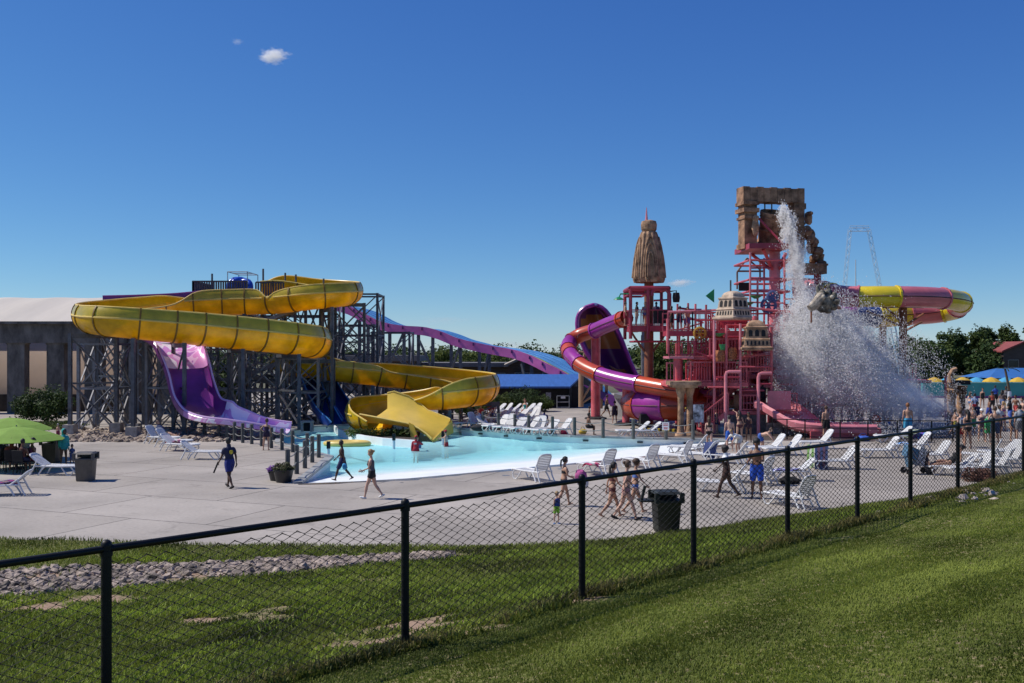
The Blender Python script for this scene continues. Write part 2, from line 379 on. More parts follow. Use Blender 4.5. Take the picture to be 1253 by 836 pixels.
# ---- grass berm: one terrain sheet from the deck edge to behind the camera
def grass_ground():
    m=bpy.data.materials.new('lawn_soil'); m.use_nodes=True; nt=m.node_tree; N=nt.nodes; L=nt.links; b=N['Principled BSDF']; b.inputs['Roughness'].default_value=.95; b.inputs['Specular IOR Level'].default_value=.15
    tc=N.new('ShaderNodeTexCoord')
    n1=N.new('ShaderNodeTexNoise'); n1.inputs['Scale'].default_value=.55; n1.inputs['Detail'].default_value=7; L.new(tc.outputs['Object'],n1.inputs['Vector'])
    n2=N.new('ShaderNodeTexNoise'); n2.inputs['Scale'].default_value=14; n2.inputs['Detail'].default_value=6; L.new(tc.outputs['Object'],n2.inputs['Vector'])
    c1=N.new('ShaderNodeValToRGB'); L.new(n1.outputs['Fac'],c1.inputs[0]); e=c1.color_ramp.elements
    e[0].position=.3; e[0].color=(.062,.092,.014,1); e[1].position=.7; e[1].color=(.125,.145,.030,1)
    c2=N.new('ShaderNodeMapRange'); c2.inputs[1].default_value=.3; c2.inputs[2].default_value=.7; c2.inputs[3].default_value=.55; c2.inputs[4].default_value=1.35; L.new(n2.outputs['Fac'],c2.inputs[0])
    mu=N.new('ShaderNodeMix'); mu.data_type='RGBA'; mu.blend_type='MULTIPLY'; mu.inputs[0].default_value=1; L.new(c1.outputs[0],mu.inputs[6]); L.new(c2.outputs[0],mu.inputs[7])
    at=N.new('ShaderNodeAttribute'); at.attribute_name='bare'
    ds=N.new('ShaderNodeValToRGB'); L.new(n2.outputs['Fac'],ds.inputs[0]); ds.color_ramp.elements[0].color=(.20,.125,.08,1); ds.color_ramp.elements[1].color=(.42,.30,.22,1)
    ad=N.new('ShaderNodeMath'); ad.operation='MULTIPLY_ADD'; ad.inputs[1].default_value=.5; L.new(n2.outputs['Fac'],ad.inputs[0]); L.new(at.outputs['Fac'],ad.inputs[2])
    st=N.new('ShaderNodeMapRange'); st.inputs[1].default_value=.68; st.inputs[2].default_value=.84; L.new(ad.outputs[0],st.inputs[0])
    mx=N.new('ShaderNodeMix'); mx.data_type='RGBA'; L.new(st.outputs[0],mx.inputs[0]); L.new(mu.outputs[2],mx.inputs[6]); L.new(ds.outputs[0],mx.inputs[7])
    L.new(mx.outputs[2],b.inputs['Base Color'])
    bp=N.new('ShaderNodeBump'); bp.inputs['Strength'].default_value=.7; bp.inputs['Distance'].default_value=.05; L.new(n2.outputs['Fac'],bp.inputs['Height']); L.new(bp.outputs[0],b.inputs['Normal'])
    return m
# stone strip: centre line and half widths found on the ground
STRIP=[(hit(-120,722),2.0),(hit(0,713),1.85),(hit(120,706),1.6),(hit(240,699),1.4),(hit(330,694),1.15),(hit(420,689),.85),(hit(500,684),.6),(hit(552,680),.35)]
def strip_w(x,y):                       # 1 in the middle of the strip, 0 at its edge
    best=0
    for (a,wa),(b,wb) in zip(STRIP,STRIP[1:]):
        ab=(b-a).xy; t=max(0,min(1,(Vector((x,y))-a.xy).dot(ab)/ab.length_squared))
        d=((a.xy+ab*t)-Vector((x,y))).length; best=max(best,1-d/(wa+(wb-wa)*t))
    return best
BARE=[(hit(505,768),1.0),(hit(475,782),.95),(hit(540,760),.6),(hit(395,795),.5),(hit(330,760),.5),(hit(350,745),.4),(hit(290,755),.35),(hit(250,760),.35),(hit(420,800),.55),(hit(440,712),.5),(hit(560,775),.4),(hit(365,684),.9),(hit(300,700),.8),(hit(120,735),.9),(hit(40,742),.8),(hit(1055,657),.4),(hit(1195,592),.9),(hit(1235,583),.8),(hit(720,735),.35),(hit(590,770),.3)]
def bare(x,y):
    v=0
    for p,r in BARE:
        dx=(x-p.x)/(1.5*r); dy=(y-p.y)/r; d=dx*dx+dy*dy
        if d<4: v=max(v,math.exp(-d*1.1)*.62*(1+.5*hash2(x*4.1,y*4.7)))
    w=strip_w(x,y)
    if w>-.4: v=max(v,.32+.3*min(1,w+.4))
    # worn line under the fence
    s=(x-F0.x)*FN.x+(y-F0.y)*FN.y
    v=max(v,.38*math.exp(-(s/.28)**2))
    return v
xs=np.concatenate([np.arange(-120,-20,5),np.arange(-20,26,.3),np.arange(26,121,5)]); nv=150
V=[];AT=[]
for x in xs:
    y1=edge_y(x); y0=-25.0
    for j in range(nv+1):
        t=j/nv; y=y1+(y0-y1)*t; z=terr(x,y)
        if j==0: z=-.03
        V.append((x,y,z)); AT.append(bare(x,y))
nx=len(xs); Fc=[]
for i in range(nx-1):
    for j in range(nv): Fc.append((i*(nv+1)+j,i*(nv+1)+j+1,(i+1)*(nv+1)+j+1,(i+1)*(nv+1)+j))
lo=newmesh('grass_slope',V,Fc,grass_ground(),None,True)
a_=lo.data.attributes.new('bare','FLOAT','POINT'); a_.data.foreach_set('value',AT); tag(lo,kind='structure')
# ---- grass blades (stuff)
EX=np.array([e[0] for e in EDGE],float); EY=np.array([e[1] for e in EDGE],float)
def hash2n(x,y): return (np.sin(x*1.3+np.sin(y*.9)*1.7)+np.sin(y*1.1+1.3+np.sin(x*.7)*1.4))*.5
def terrn(x,y):
    s=(x-F0.x)*FN.x+(y-F0.y)*FN.y; yf=F0.y+(x-F0.x)*FD.y/FD.x
    za=2.2+.135*np.minimum(s,7)+.04*np.clip(s-7,0,20)
    yd=np.interp(x,EX,EY); yf2=np.maximum(yf,-30); t=np.clip((y-yf2)/np.maximum(.5,yd-yf2),0,1)
    zb=2.2*(1-t)*(1-.12*np.sin(t*np.pi))
    return np.where(s>=0,za,zb)+.02+.022*hash2n(x*1.6,y*1.6)*np.where(s>-.3,1,.8)
def baren(x,y):
    v=np.zeros_like(x)
    for p,r in BARE:
        d=((x-p.x)/(1.5*r))**2+((y-p.y)/r)**2; v=np.maximum(v,np.where(d<4,np.exp(-d*1.1)*.62*(1+.5*hash2n(x*4.1,y*4.7)),0))
    best=np.full_like(x,-9)
    for (a,wa),(b,wb) in zip(STRIP,STRIP[1:]):
        ab=(b-a).xy; t=np.clip(((x-a.x)*ab.x+(y-a.y)*ab.y)/ab.length_squared,0,1)
        d=np.hypot(a.x+ab.x*t-x,a.y+ab.y*t-y); best=np.maximum(best,1-d/(wa+(wb-wa)*t))
    v=np.maximum(v,np.where(best>-.4,.32+.3*np.minimum(1,best+.4),0))
    s=(x-F0.x)*FN.x+(y-F0.y)*FN.y
    return np.maximum(v,.38*np.exp(-(s/.28)**2))
def blades(n, sampler, hmin, hmax, wid, mown=False):
    X=[];Y=[];got=0
    while got<n:
        x,y=sampler(200000); b=baren(x,y)
        k=~((b>.33)&(RNG.random(len(x))<np.minimum(.985,(b-.33)*5+.3)))&(y<np.interp(x,EX,EY)-.05)
        X.append(x[k]);Y.append(y[k]);got+=int(k.sum())
    x=np.concatenate(X)[:n]; y=np.concatenate(Y)[:n]
    A=np.stack([x,y,terrn(x,y)],1)
    yaw=RNG.uniform(0,2*np.pi,n); tilt=RNG.uniform(.1,.9,n); ln=RNG.uniform(hmin,hmax,n); ta=RNG.uniform(0,2*np.pi,n)
    ln*= .75+.5*(np.sin(A[:,0]*2.1+np.sin(A[:,1]*1.7))*.5+.5)
    if mown:                            # mower passes lay the blades over in alternating directions
        sv=(A[:,0]-F0.x)*FN.x+(A[:,1]-F0.y)*FN.y; st_=np.floor((sv+.12*np.sin(A[:,0]*.9))/.62).astype(int)%2
        ta=np.where(st_==0,.80,.80+np.pi)+RNG.normal(size=n)*1.15; tilt=RNG.uniform(.3,1.0,n)
    w=wid*RNG.uniform(.7,1.3,n)
    dx=np.cos(yaw)*w/2; dy=np.sin(yaw)*w/2
    tip=np.stack([np.cos(ta)*np.sin(tilt)*ln, np.sin(ta)*np.sin(tilt)*ln, np.cos(tilt)*ln],1)
    b0=A-np.stack([dx,dy,np.full(n,.01)],1); b1=A+np.stack([dx,dy,np.full(n,-.01)],1)
    m0=A+tip*.55-np.stack([dx,dy,0*dx],1)*.7+np.array([0,0,.003]); m1=A+tip*.55+np.stack([dx,dy,0*dx],1)*.7+np.array([0,0,.003])
    t=A+tip*np.array([1.15,1.15,.9])
    V=np.stack([b0,b1,m1,m0,t],1).reshape(-1,3); i=np.arange(n)*5
    T=np.concatenate([np.stack([i,i+1,i+2],1),np.stack([i,i+2,i+3],1),np.stack([i+3,i+2,i+4],1)])
    return V,T
def s_front(m):                         # this side of the fence
    t=RNG.uniform(-3.5,26,m); s=RNG.uniform(-.4,8.5,m)
    x=F0.x+FD.x*t+FN.x*s; y=F0.y+FD.y*t+FN.y*s
    k=(y>3.5)&(np.abs(x)<.72*y+1.5)&(RNG.random(m)<np.minimum(1,(9/np.maximum(y,1))**1.6)); return x[k],y[k]
def s_back(m):
    y=RNG.uniform(6,38,m); x=RNG.uniform(-.66,.66,m)*y; s=(x-F0.x)*FN.x+(y-F0.y)*FN.y
    k=(s<.2)&(RNG.random(m)<np.minimum(1,(12/y)**1.6)); return x[k],y[k]
m_gr=mat('grass_blades',(.155,.225,.028),.6,.46,.38,transl=.35,spec=.25,col2=(.205,.24,.042))
V,T=blades(430000,s_front,.018,.042,.009,True)
tag(npmesh('grass',V,T,m_gr),'short mown grass on the near slope this side of the fence','grass',kind='stuff')
V,T=blades(220000,s_back,.05,.12,.018)
tag(npmesh('rough_grass',V,T,mat('rough_grass_blades',(.115,.17,.02),.6,.5,.4,transl=.35,spec=.25,col2=(.17,.20,.035))),'longer patchy grass beyond the black mesh fence','grass',kind='stuff')
def s_foot(m):                          # uncut grass round the posts and along the wire
    k=RNG.integers(0,len(posts_),m); t=np.where(RNG.random(m)<.6,np.array(posts_)[k]+RNG.normal(size=m)*.16,RNG.uniform(-3,22,m)); s_=RNG.normal(size=m)*.07
    x=F0.x+FD.x*t+FN.x*s_; y=F0.y+FD.y*t+FN.y*s_; q=(y>4); return x[q],y[q]
posts_=[-2.52,0,2.29,4.27,6.44,8.48,10.37,12.39,14.15,15.9]
V,T=blades(16000,s_foot,.05,.17,.012)
tag(npmesh('uncut_grass',V,T,mat('uncut_blades',(.13,.17,.03),.6,.45,1.5,transl=.35,spec=.25,col2=(.24,.20,.07))),'longer uncut grass round the feet of the fence posts','grass',kind='stuff')
cen=[]
while len(cen)<230:
    x,y=s_back(4000); j=int(RNG.integers(len(x)))
    if y[j]<22: cen.append((x[j],y[j],RNG.uniform(.08,.5)))
cen=np.array(cen)
def s_tuft(m):
    k=RNG.integers(0,len(cen),m); x=cen[k,0]+RNG.normal(size=m)*cen[k,2]*1.5; y=cen[k,1]+RNG.normal(size=m)*cen[k,2]; q=((x-F0.x)*FN.x+(y-F0.y)*FN.y)<-.2; return x[q],y[q]
V,T=blades(52000,s_tuft,.05,.15,.024)
tag(npmesh('weed_tufts',V,T,mat('weed_blades',(.17,.27,.022),.6,.4,1.2,transl=.4,spec=.25,col2=(.26,.33,.04))),'bright green weed tufts scattered in the rough grass beyond the fence','weeds',kind='stuff')
# ---- stones (stuff)
def stones(n, sampler, rmin, rmax, name, label, col):
    bm=bmesh.new(); bmesh.ops.create_icosphere(bm,subdivisions=1,radius=1); base=np.array([v.co for v in bm.verts]); tri=np.array([[v.index for v in f.verts] for f in bm.faces]); bm.free()
    Vs=[];Ts=[];b=0
    for i in range(n):
        p=sampler()
        r=rmin+(rmax-rmin)*random.random()**2.2
        sc_=np.array([r*random.uniform(.8,1.3),r*random.uniform(.7,1.1),r*random.uniform(.45,.85)])
        q=base*(1+RNG.uniform(-.22,.22,(len(base),1)))*sc_
        m=np.array(Euler((random.uniform(-.5,.5),random.uniform(-.5,.5),random.uniform(0,6.3))).to_matrix())
        Vs.append(q@m.T+np.array([p[0],p[1],p[2]+r*random.uniform(-.25,.35)])); Ts.append(tri+b); b+=len(base)
    return tag(npmesh(name,np.concatenate(Vs),np.concatenate(Ts),col),label,'stones',kind='stuff')
m_st=mat('grey_stone',(.18,.145,.12),.85,.62,2.6,bump=.4,bscale=25,col2=(.27,.215,.175))
def s_strip():
    while True:
        k=random.randrange(len(STRIP)-1); (a,wa),(b,wb)=STRIP[k],STRIP[k+1]
        t=random.random(); c=a.lerp(b,t); w_=wa+(wb-wa)*t
        d=(b-a).xy.normalized(); n_=Vector((-d.y,d.x)); o=random.gauss(0,.62)
        if abs(o)>1: continue
        x,y=c.x+n_.x*o*w_,c.y+n_.y*o*w_
        if hash2(x*1.9+3,y*1.9)>.35 and random.random()<.85: continue
        return (x,y,terr(x,y))
stones(8500,s_strip,.025,.125,'rubble_stones','broken grey and tan drainage stones in a strip beyond the fence',m_st)
def s_right():
    a,b=hit(1125,618),hit(1253,577); t=random.random(); c=a.lerp(b,t)
    x,y=c.x+random.gauss(.2,.5),c.y-abs(random.gauss(0,.6)); return (x,y,max(0,terr(x,y)))
stones(600,s_right,.03,.12,'edging_stones','pale edging stones along the deck beside the right end of the fence',mat('tan_stone',(.36,.30,.25),.85,.4,2.5,bump=.4,bscale=25))
def s_bed():
    x=random.uniform(-25.5,-9.5); y=random.uniform(51.5,60) if x<-15 else random.uniform(64.5,70)
    return (x,y,0)
stones(2600,s_bed,.08,.28,'stone_bed','tan rubble bed under the yellow slide supports',mat('tan_bed',(.33,.26,.20),.9,.4,2.5,bump=.4,bscale=25))
# ---- chain link fence
fence=root('chain_link_fence','black chain link fence with top rail crossing the slope','fence',(F0.x,F0.y,2.2))
m_blk=mat('black_vinyl',(.007,.007,.0075),.5,.2,8,spec=.3)
posts=[-9.6,-7.2,-4.9,-2.52,0,2.29,4.27,6.44,8.48,10.37,12.39,14.15,15.9,17.9,20.0,22.2,24.6]
def fp(t,h): 
    x,y=F0.x+FD.x*t,F0.y+FD.y*t; return Vector((x,y,terr(x,y)-.02+h))
def fz(t,h): return Vector((F0.x+FD.x*t,F0.y+FD.y*t,2.2+h))
for t in posts:
    m=MB(); m.tube([fz(t,-.25),fz(t,1.24)],.034,12); m.lathe([(.036,0),(.035,.018),(.024,.034),(.006,.04)],fz(t,1.235),12)
    m.tube([fz(t,1.17),fz(t,1.2)],.041,12)
    m.build('post',m_blk,fence,True,True)
m=MB(); m.tube([fz(-10,1.215),fz(25,1.215)],.024,10); m.build('top_rail',m_blk,fence,True,True)
n3=Vector((FN.x,FN.y,0)); Vw=[];Tw=[];bq=0
pitch=.066; rows=int(1.18/pitch); rw=.0050
cnt=int(35/pitch)
sec=[(rw,0),(-rw*.5,rw*.87),(-rw*.5,-rw*.87)]
for i in range(cnt):                    # woven zigzag wires standing side by side
    t0=-10+i*pitch; pts=[]
    for j in range(2*rows+1):
        side=(j+i)%2; t=t0+(pitch/2+.004)*(1 if side else -1)*1.0
        pts.append((t, .02+j*pitch/2, .003*(1 if side else -1)))
    pr=np.array([fz(t,h)+n3*o for t,h,o in pts])
    for q in range(3):
        pass
    dirs=np.gradient(pr,axis=0); dirs/=np.linalg.norm(dirs,axis=1)[:,None]
    a=np.array([n3.x,n3.y,0.]); s1=np.tile(a,(len(pr),1)); s2=np.cross(dirs,s1); s2/=np.linalg.norm(s2,axis=1)[:,None]
    ring=np.stack([pr+s1*c+s2*d for c,d in sec],1); n_=len(pr)
    Vw.append(ring.reshape(-1,3))
    idx=np.arange(n_*3).reshape(n_,3)+bq
    for q in range(3):
        Tw.append(np.stack([idx[:-1,q],idx[:-1,(q+1)%3],idx[1:,(q+1)%3],idx[1:,q]],1))
    bq+=n_*3
Vw=np.concatenate(Vw)-np.array(fence.location); npmesh('mesh_fabric',Vw,np.concatenate(Tw),mat('black_wire',(.010,.010,.011),.75,.2,8,spec=.15),fence)
# ================================================================== SWEPT CHANNELS (slides)
def catmull(pts, step):
    """pts: list of tuples (x,y,z, extra...) -> evenly resampled list"""
    A=np.array([list(p) for p in pts],float); n=len(A); out=[]
    for i in range(n-1):
        p0=A[max(i-1,0)];p1=A[i];p2=A[i+1];p3=A[min(i+2,n-1)]
        k=max(2,int(np.linalg.norm(p2[:3]-p1[:3])/step*1.0)+1)
        for j in range(k):
            t=j/k
            out.append(.5*((2*p1)+(-p0+p2)*t+(2*p0-5*p1+4*p2-p3)*t*t+(-p0+3*p1-3*p2+p3)*t**3))
    out.append(A[-1]); out=np.array(out)
    d=np.r_[0,np.cumsum(np.linalg.norm(np.diff(out[:,:3],axis=0),axis=1))]
    m=max(2,int(d[-1]/step)+1); s=np.linspace(0,d[-1],m)
    return np.stack([np.interp(s,d,out[:,c]) for c in range(out.shape[1])],1), s
def frames(S):
    T=np.gradient(S[:,:3],axis=0); T/=np.linalg.norm(T,axis=1)[:,None]
    Sd=np.cross(T,[0,0,1]); Sd/=np.linalg.norm(Sd,axis=1)[:,None]; N=np.cross(Sd,T)
    return T,Sd,N
def rad_at(S,i,rad): return rad+(S[i,5]-1.02 if S.shape[1]>5 else 0)
def arc(p,Sd,N,r,a): a=R(a); return Vector(p+r*(math.sin(a)*Sd-math.cos(a)*N))
def flume(mb, S, rad, thick=.05, n=18, inner_mi=0, outer_mi=0, panel=None):
    """S columns: x,y,z,aL,aR; open channel with real wall thickness"""
    T,Sd,N=frames(S); rows=[]
    for i in range(len(S)):
        aL,aR=S[i,3],S[i,4]
        rd=rad_at(S,i,rad); o=[arc(S[i,:3],Sd[i],N[i],rd+thick,aL+(aR-aL)*j/n) for j in range(n+1)]
        q=[arc(S[i,:3],Sd[i],N[i],rd,aR+(aL-aR)*j/n) for j in range(n+1)]
        rows.append(o+q+[o[0]])
    k=len(rows[0]); b=len(mb.V); mb.V+=[p for r in rows for p in r]
    for i in range(len(rows)-1):
        for j in range(k-1):
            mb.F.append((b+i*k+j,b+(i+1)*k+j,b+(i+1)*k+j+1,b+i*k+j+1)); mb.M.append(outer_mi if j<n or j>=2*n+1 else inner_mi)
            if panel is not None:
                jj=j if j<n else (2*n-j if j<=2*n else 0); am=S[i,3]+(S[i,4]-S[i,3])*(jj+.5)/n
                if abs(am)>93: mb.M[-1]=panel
    return T,Sd,N
def ring(mb,S,T,Sd,N,i,rad,h=.07,w=.1,n=16,full=False):
    aL,aR=(-180,180) if full else (S[i,3],S[i,4]); rows=[]
    t=Vector(T[i])*w/2
    for j in range(n+1):
        a=aL+(aR-aL)*j/n; rd=rad_at(S,i,rad); p=arc(S[i,:3],Sd[i],N[i],rd,a); q=arc(S[i,:3],Sd[i],N[i],rd+h,a)
        rows.append([p-t,q-t,q+t,p+t,p-t])
    mb.grid(rows)
def PX(px,py,Y,*ex):
    v=P(px,py,Y); return (v.x,v.y,v.z)+ex
m_yel=mat('yellow_gelcoat',(.84,.51,.003),.32,.13,.9,transl=.34,coat=.12,col2=(.88,.58,.01))
m_yel2=mat('yellow_joint',(.22,.125,.01),.5,.1,2)
m_yrim=mat('yellow_rim',(.72,.52,.12),.4,.08,2)
# ------------------------------------------------------------------ big yellow raft slide
h=100; c=128; l=62
YEL=[(322,347,70.5,-h,95,.85),(345,346,70.5,-c,95,.85),(385,350.5,70.3,-c,92,.85),(418,353.5,69.3,-c,92,.86),(427,356,67.4,-c,90,.88),(415,358,65.4,-c,88,.9),(380,361,64.6,-c,90,.92),(350,364.5,64.9,-115,100,.93),(338,366,65.3,-90,115,.93),
     (318,366.5,65.5,-125,100,.95),(285,367,65.2,-c,100,.96),(245,368.5,64.6,-125,95,.97),(222,370,64.2,-95,110,.97),(200,372.5,63.7,-80,125,.97),(165,376.5,62.9,-80,c,.97),(130,381,61.3,-80,c,.97),(112,384.5,58.9,-80,c,.95),(115,387.5,56.6,-80,c,.95),(140,390,55.3,-82,c,.97),(200,395,56.1,-88,c,1.03),
     (260,400.5,57.6,-92,c,1.1),(320,406.5,59.3,-95,c,1.12),(365,412,61.0,-95,c,1.12),(382,416,63.0,-92,c,1.12),(383,420,65.4,-90,c,1.1),(371,425,67.3,-90,126,1.05),(358,430,68.4,-90,126,1.0),(350,436,68.4,-90,126,1.0),(351,440,67.3,-92,125,.98),(366,443,66.6,-110,92,.96),(392,446,66.5,-c,92,.96),
     (414,449,66.6,-116,112,.96),(438,451.5,66.9,-112,114,.96),(458,453.5,67.2,-118,108,.97),(476,456,67.5,-126,92,.98),(515,460,68.0,-c,88,1.0),(555,464.5,68.0,-c,84,1.06),(581,469,67.0,-c,80,1.12),(589,472,64.8,-c,80,1.15),(578,474.5,62.7,-c,82,1.13),(556,477.5,61.4,-126,90,1.08),(538,480,61.0,-104,104,1.04),
     (520,481.5,61.0,-74,104,1.0),(490,487,61.6,-62,106,1.0),(465,494.5,61.7,-58,118,1.02),(449,500,60.8,-58,c,1.04),(445.5,504.5,59.2,-60,124,1.04),(452,508,57.9,-62,100,1.02),(466,511,57.1,-62,80,1.0)]
YEL=[PX(q[0],q[1],q[2],q[3],q[4],q[5]) for q in YEL]
S,sl_=catmull(YEL,.3)
yel=root('raft_slide','long yellow open raft slide winding back and forth down to the pool','water slide',(P(250,400,55).x,55,0))
mb=MB(); YR=1.02
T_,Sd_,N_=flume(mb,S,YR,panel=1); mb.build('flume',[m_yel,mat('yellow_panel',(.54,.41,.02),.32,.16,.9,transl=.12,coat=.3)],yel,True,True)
mb=MB(); d=.8
for i in range(len(S)):
    if sl_[i]>=d: ring(mb,S,T_,Sd_,N_,i,YR+.045,.06,.09); d+=1.75
mb.build('joint_flange',m_yel2,yel,True,True)
mb=MB()
for side in (3,4): mb.tube([arc(S[i,:3],Sd_[i],N_[i],rad_at(S,i,YR)+.03,S[i,side]) for i in range(len(S))],.055,6)
mb.build('rim',m_yrim,yel,True,True)
mb=MB()                                 # the horizontal joint where the upper wall panels are bolted on
for side,sg in ((3,-1),(4,1)):
    run=[]
    for i in range(len(S)):
        if abs(S[i,side])>97: run.append(arc(S[i,:3],Sd_[i],N_[i],rad_at(S,i,YR)+.05,sg*91))
        else:
            if len(run)>3: mb.tube(run,.06,6)
            run=[]
    if len(run)>3: mb.tube(run,.06,6)
mb.build('panel_joint',m_yrim,yel,True,True)
# run-out: wide flat chute fanning into the pool
rows=[]
def orow(nt,nb,fb,ft):
    a,b_,c_,d_=[Vector(PX(*q)) for q in (nt,nb,fb,ft)]
    o=[a,b_,b_.lerp(c_,.25)-Vector((0,0,.07)),b_.lerp(c_,.5)-Vector((0,0,.1)),b_.lerp(c_,.75)-Vector((0,0,.07)),c_,d_]; return o
OR=[orow((440,507,57.0),(446,516,57.2),(474,500,59.4),(474,481,60.2)),orow((462,511,56.6),(466,517,56.9),(488,497,59.6),(482,479,60.2)),orow((482,515,56.2),(484,519,56.5),(502,497,59.7),(500,485,60.2)),
    orow((500,518.5,56.0),(502,522,56.3),(516,502,59.6),(514,494,60.2)),orow((512,524,55.7),(512,526,55.9),(530,506.5,59.3),(523,502,59.7)),orow((522,531,55.4),(522,532,55.6),(545,511.5,59.1),(544,510,59.4)),orow((528,537,55.2),(528,538,55.4),(551,514.5,58.9),(551,513,59.2))]
mb=MB(); mb.grid(OR); mb.grid([[p-Vector((0,0,.07)) for p in r] for r in OR][::-1])
mb.build('runout',[mat('yellow_runout',(.86,.62,.10),.3,.06,.8,transl=.2,coat=.3)],yel,True,True)
mb=MB(); mb.prism([Vector(PX(*q)) for q in ((500,517,55.9),(503,538,55.9),(512,538,55.7),(506,520,55.7))],(0,.25,0))
mb.prism([Vector(PX(*q)) for q in ((528,538.5,55.3),(551,515,59.0),(553,530,59.0),(529,542,55.3))],(.1,.1,0))
mb.build('end_block',MATS['yellow_runout'],yel,False,True)
mb=MB(); mb.tube([o[0] for o in OR],.06,6); mb.tube([o[-1] for o in OR],.06,6); mb.build('rim',m_yrim,yel,True,True)
# ------------------------------------------------------------------ steel supports
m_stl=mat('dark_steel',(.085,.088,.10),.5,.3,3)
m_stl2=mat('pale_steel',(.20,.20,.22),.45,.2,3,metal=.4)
m_ftg=mat('footing_concrete',(.36,.33,.29),.9,.2,4,bump=.3)
def trestle(p, side, top, label, wide=1.25, footing=False):
    """two legs, cross bracing and a cradle beam beneath a channel at p"""
    p=Vector(p); sd=Vector((side[0],side[1],0)).normalized()
    t=root('support_frame',label,'slide support',(p.x,p.y,0),0,'steel supports under the yellow slide')
    a,b=p-sd*wide,p+sd*wide; a.z=b.z=0
    for q in (a,b):
        m=MB(); m.bar(q,Vector((q.x,q.y,top+.12)),.19); o=m.build('column',m_stl,t,False,True)
        if footing: m=MB(); m.box((q.x,q.y,.28),(.62,.62,.62)); m.build('footing',m_ftg,t,False,True)
    m=MB(); m.bar(Vector((a.x,a.y,top)),Vector((b.x,b.y,top)),.2); m.build('cradle_beam',m_stl,t,False,True)
    m=MB(); k=max(1,round(top/2.6))
    for i in range(k):
        z0,z1=.3+(top-.4)*i/k,.3+(top-.4)*(i+1)/k
        m.bar(Vector((a.x,a.y,z0)),Vector((b.x,b.y,z1)),.09)
        m.bar(Vector((a.x,a.y,z1)),Vector((b.x,b.y,z1)),.11)
        if i%2==0: m.bar(Vector((b.x,b.y,z0)),Vector((a.x,a.y,z1)),.09)
    m.build('brace',m_stl,t,False,True)
    return t
want=[(135,62,0),(116,56.6,1),(165,55.4,1),(222,56.5,0),(290,58.4,0),(352,60.5,0),(383,64.4,0),(422,68.4,0),(400,65,0),(352,67.6,0),(300,65.3,0),(245,64.6,0),(185,63.2,0),(405,66.6,0),(450,67.1,0),(500,67.8,0),(550,68,0),(586,66,0),(545,61.1,0),(490,61.6,0),(385,70.3,0)]
descr=['far back corner of the left hairpin','left hairpin end','front run right of the left hairpin','front run by the purple slide','middle of the long front run','right part of the long front run','right hairpin under the front run','topmost right hairpin','upper run right of the blue chute','lower hairpin behind the blue chute','upper run beneath the platform','upper run above the purple slide','upper run at far left','low middle run by the blue chute','low middle run behind the pool','low run before the last right hairpin','low run nearest the blue roof','last right hairpin','final run above the flower beds','final run before the chute','top run beside the platform']
for (px,Y,ft),ds in zip(want,descr):
    x=(px-CX)/F*Y; i=int(np.argmin((S[:,0]-x)**2+(S[:,1]-Y)**2))
    bot=S[i,2]-S[i,5]-.14
    if bot<.5: continue
    trestle(S[i,:3],Sd_[i],bot,'dark steel frame holding the yellow slide at the '+ds,1.25,ft==1)
# the climbing tower: bays of columns and diagonals with flights of stairs
def bay(x,y,w,d,h,label,name='tower_bay',lev=2.7,dense=False,m_=None):
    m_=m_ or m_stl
    t=root(name,label,'slide tower',(x,y,0),0,'lattice bays of the slide tower')
    cs=[(x-w/2,y-d/2),(x+w/2,y-d/2),(x+w/2,y+d/2),(x-w/2,y+d/2)]
    for cx,cy_ in cs:
        m=MB(); m.bar((cx,cy_,0),(cx,cy_,h),.17); m.build('column',m_,t,False,True)
    k=max(1,round(h/lev)); m=MB(); m2=MB()
    for i in range(k):
        z0,z1=h*i/k,h*(i+1)/k
        for q in range(4):
            a,b=cs[q],cs[(q+1)%4]
            m2.bar((a[0],a[1],z1-.08),(b[0],b[1],z1-.08),.12)
            if (i+q)%2 or dense: m.bar((a[0],a[1],z0),(b[0],b[1],z1-.15),.075)
            if not((i+q)%2) or dense: m.bar((b[0],b[1],z0),(a[0],a[1],z1-.15),.075)
    m.build('brace',m_stl2,t,False,True); m2.build('level_frame',m_,t,False,True)
    return t
bays=[(-25.2,65.5,3.0,3,6.3,'under the far left of the yellow slide'),(-21.9,67.5,3.0,3,6.9,'second from the left behind the purple slide'),(-20.3,70.6,3.2,3.6,8.3,'left side of the platform'),(-16.6,70.6,3.2,3.6,8.3,'right under the platform railing'),(-11.2,73.4,3.0,3.4,8.9,'behind the topmost yellow hairpin'),(-15.0,75,3.4,3.4,7.4,'rear middle'),(-19.4,75.5,3.2,3.4,7.4,'rear left'),(-12.2,78.5,3,3,6.8,'rear right by the racing slide'),(-9.8,82,3,3,6.3,'rearmost beside the racing slide'),
 (-18.2,61.6,2.4,2.4,4.9,'under the front run right of the purple slide'),(-15.6,62.6,2.4,2.4,4.7,'in the middle of the front run'),(-13.4,64.4,2.2,2.4,4.3,'under the right end of the front run'),(-20.6,60.2,2.2,2.2,5.2,'just behind the purple slide crest'),(-24.2,59.2,2.2,2.2,5.2,'inside the left hairpin')]
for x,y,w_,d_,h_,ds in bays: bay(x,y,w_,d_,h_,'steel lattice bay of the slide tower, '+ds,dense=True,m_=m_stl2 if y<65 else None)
st=root('tower_stairs','steel zigzag stairway climbing inside the slide tower below the platform','stairs',(-13.5,61,0))
z=0; x0,x1=-17.6,-13.4
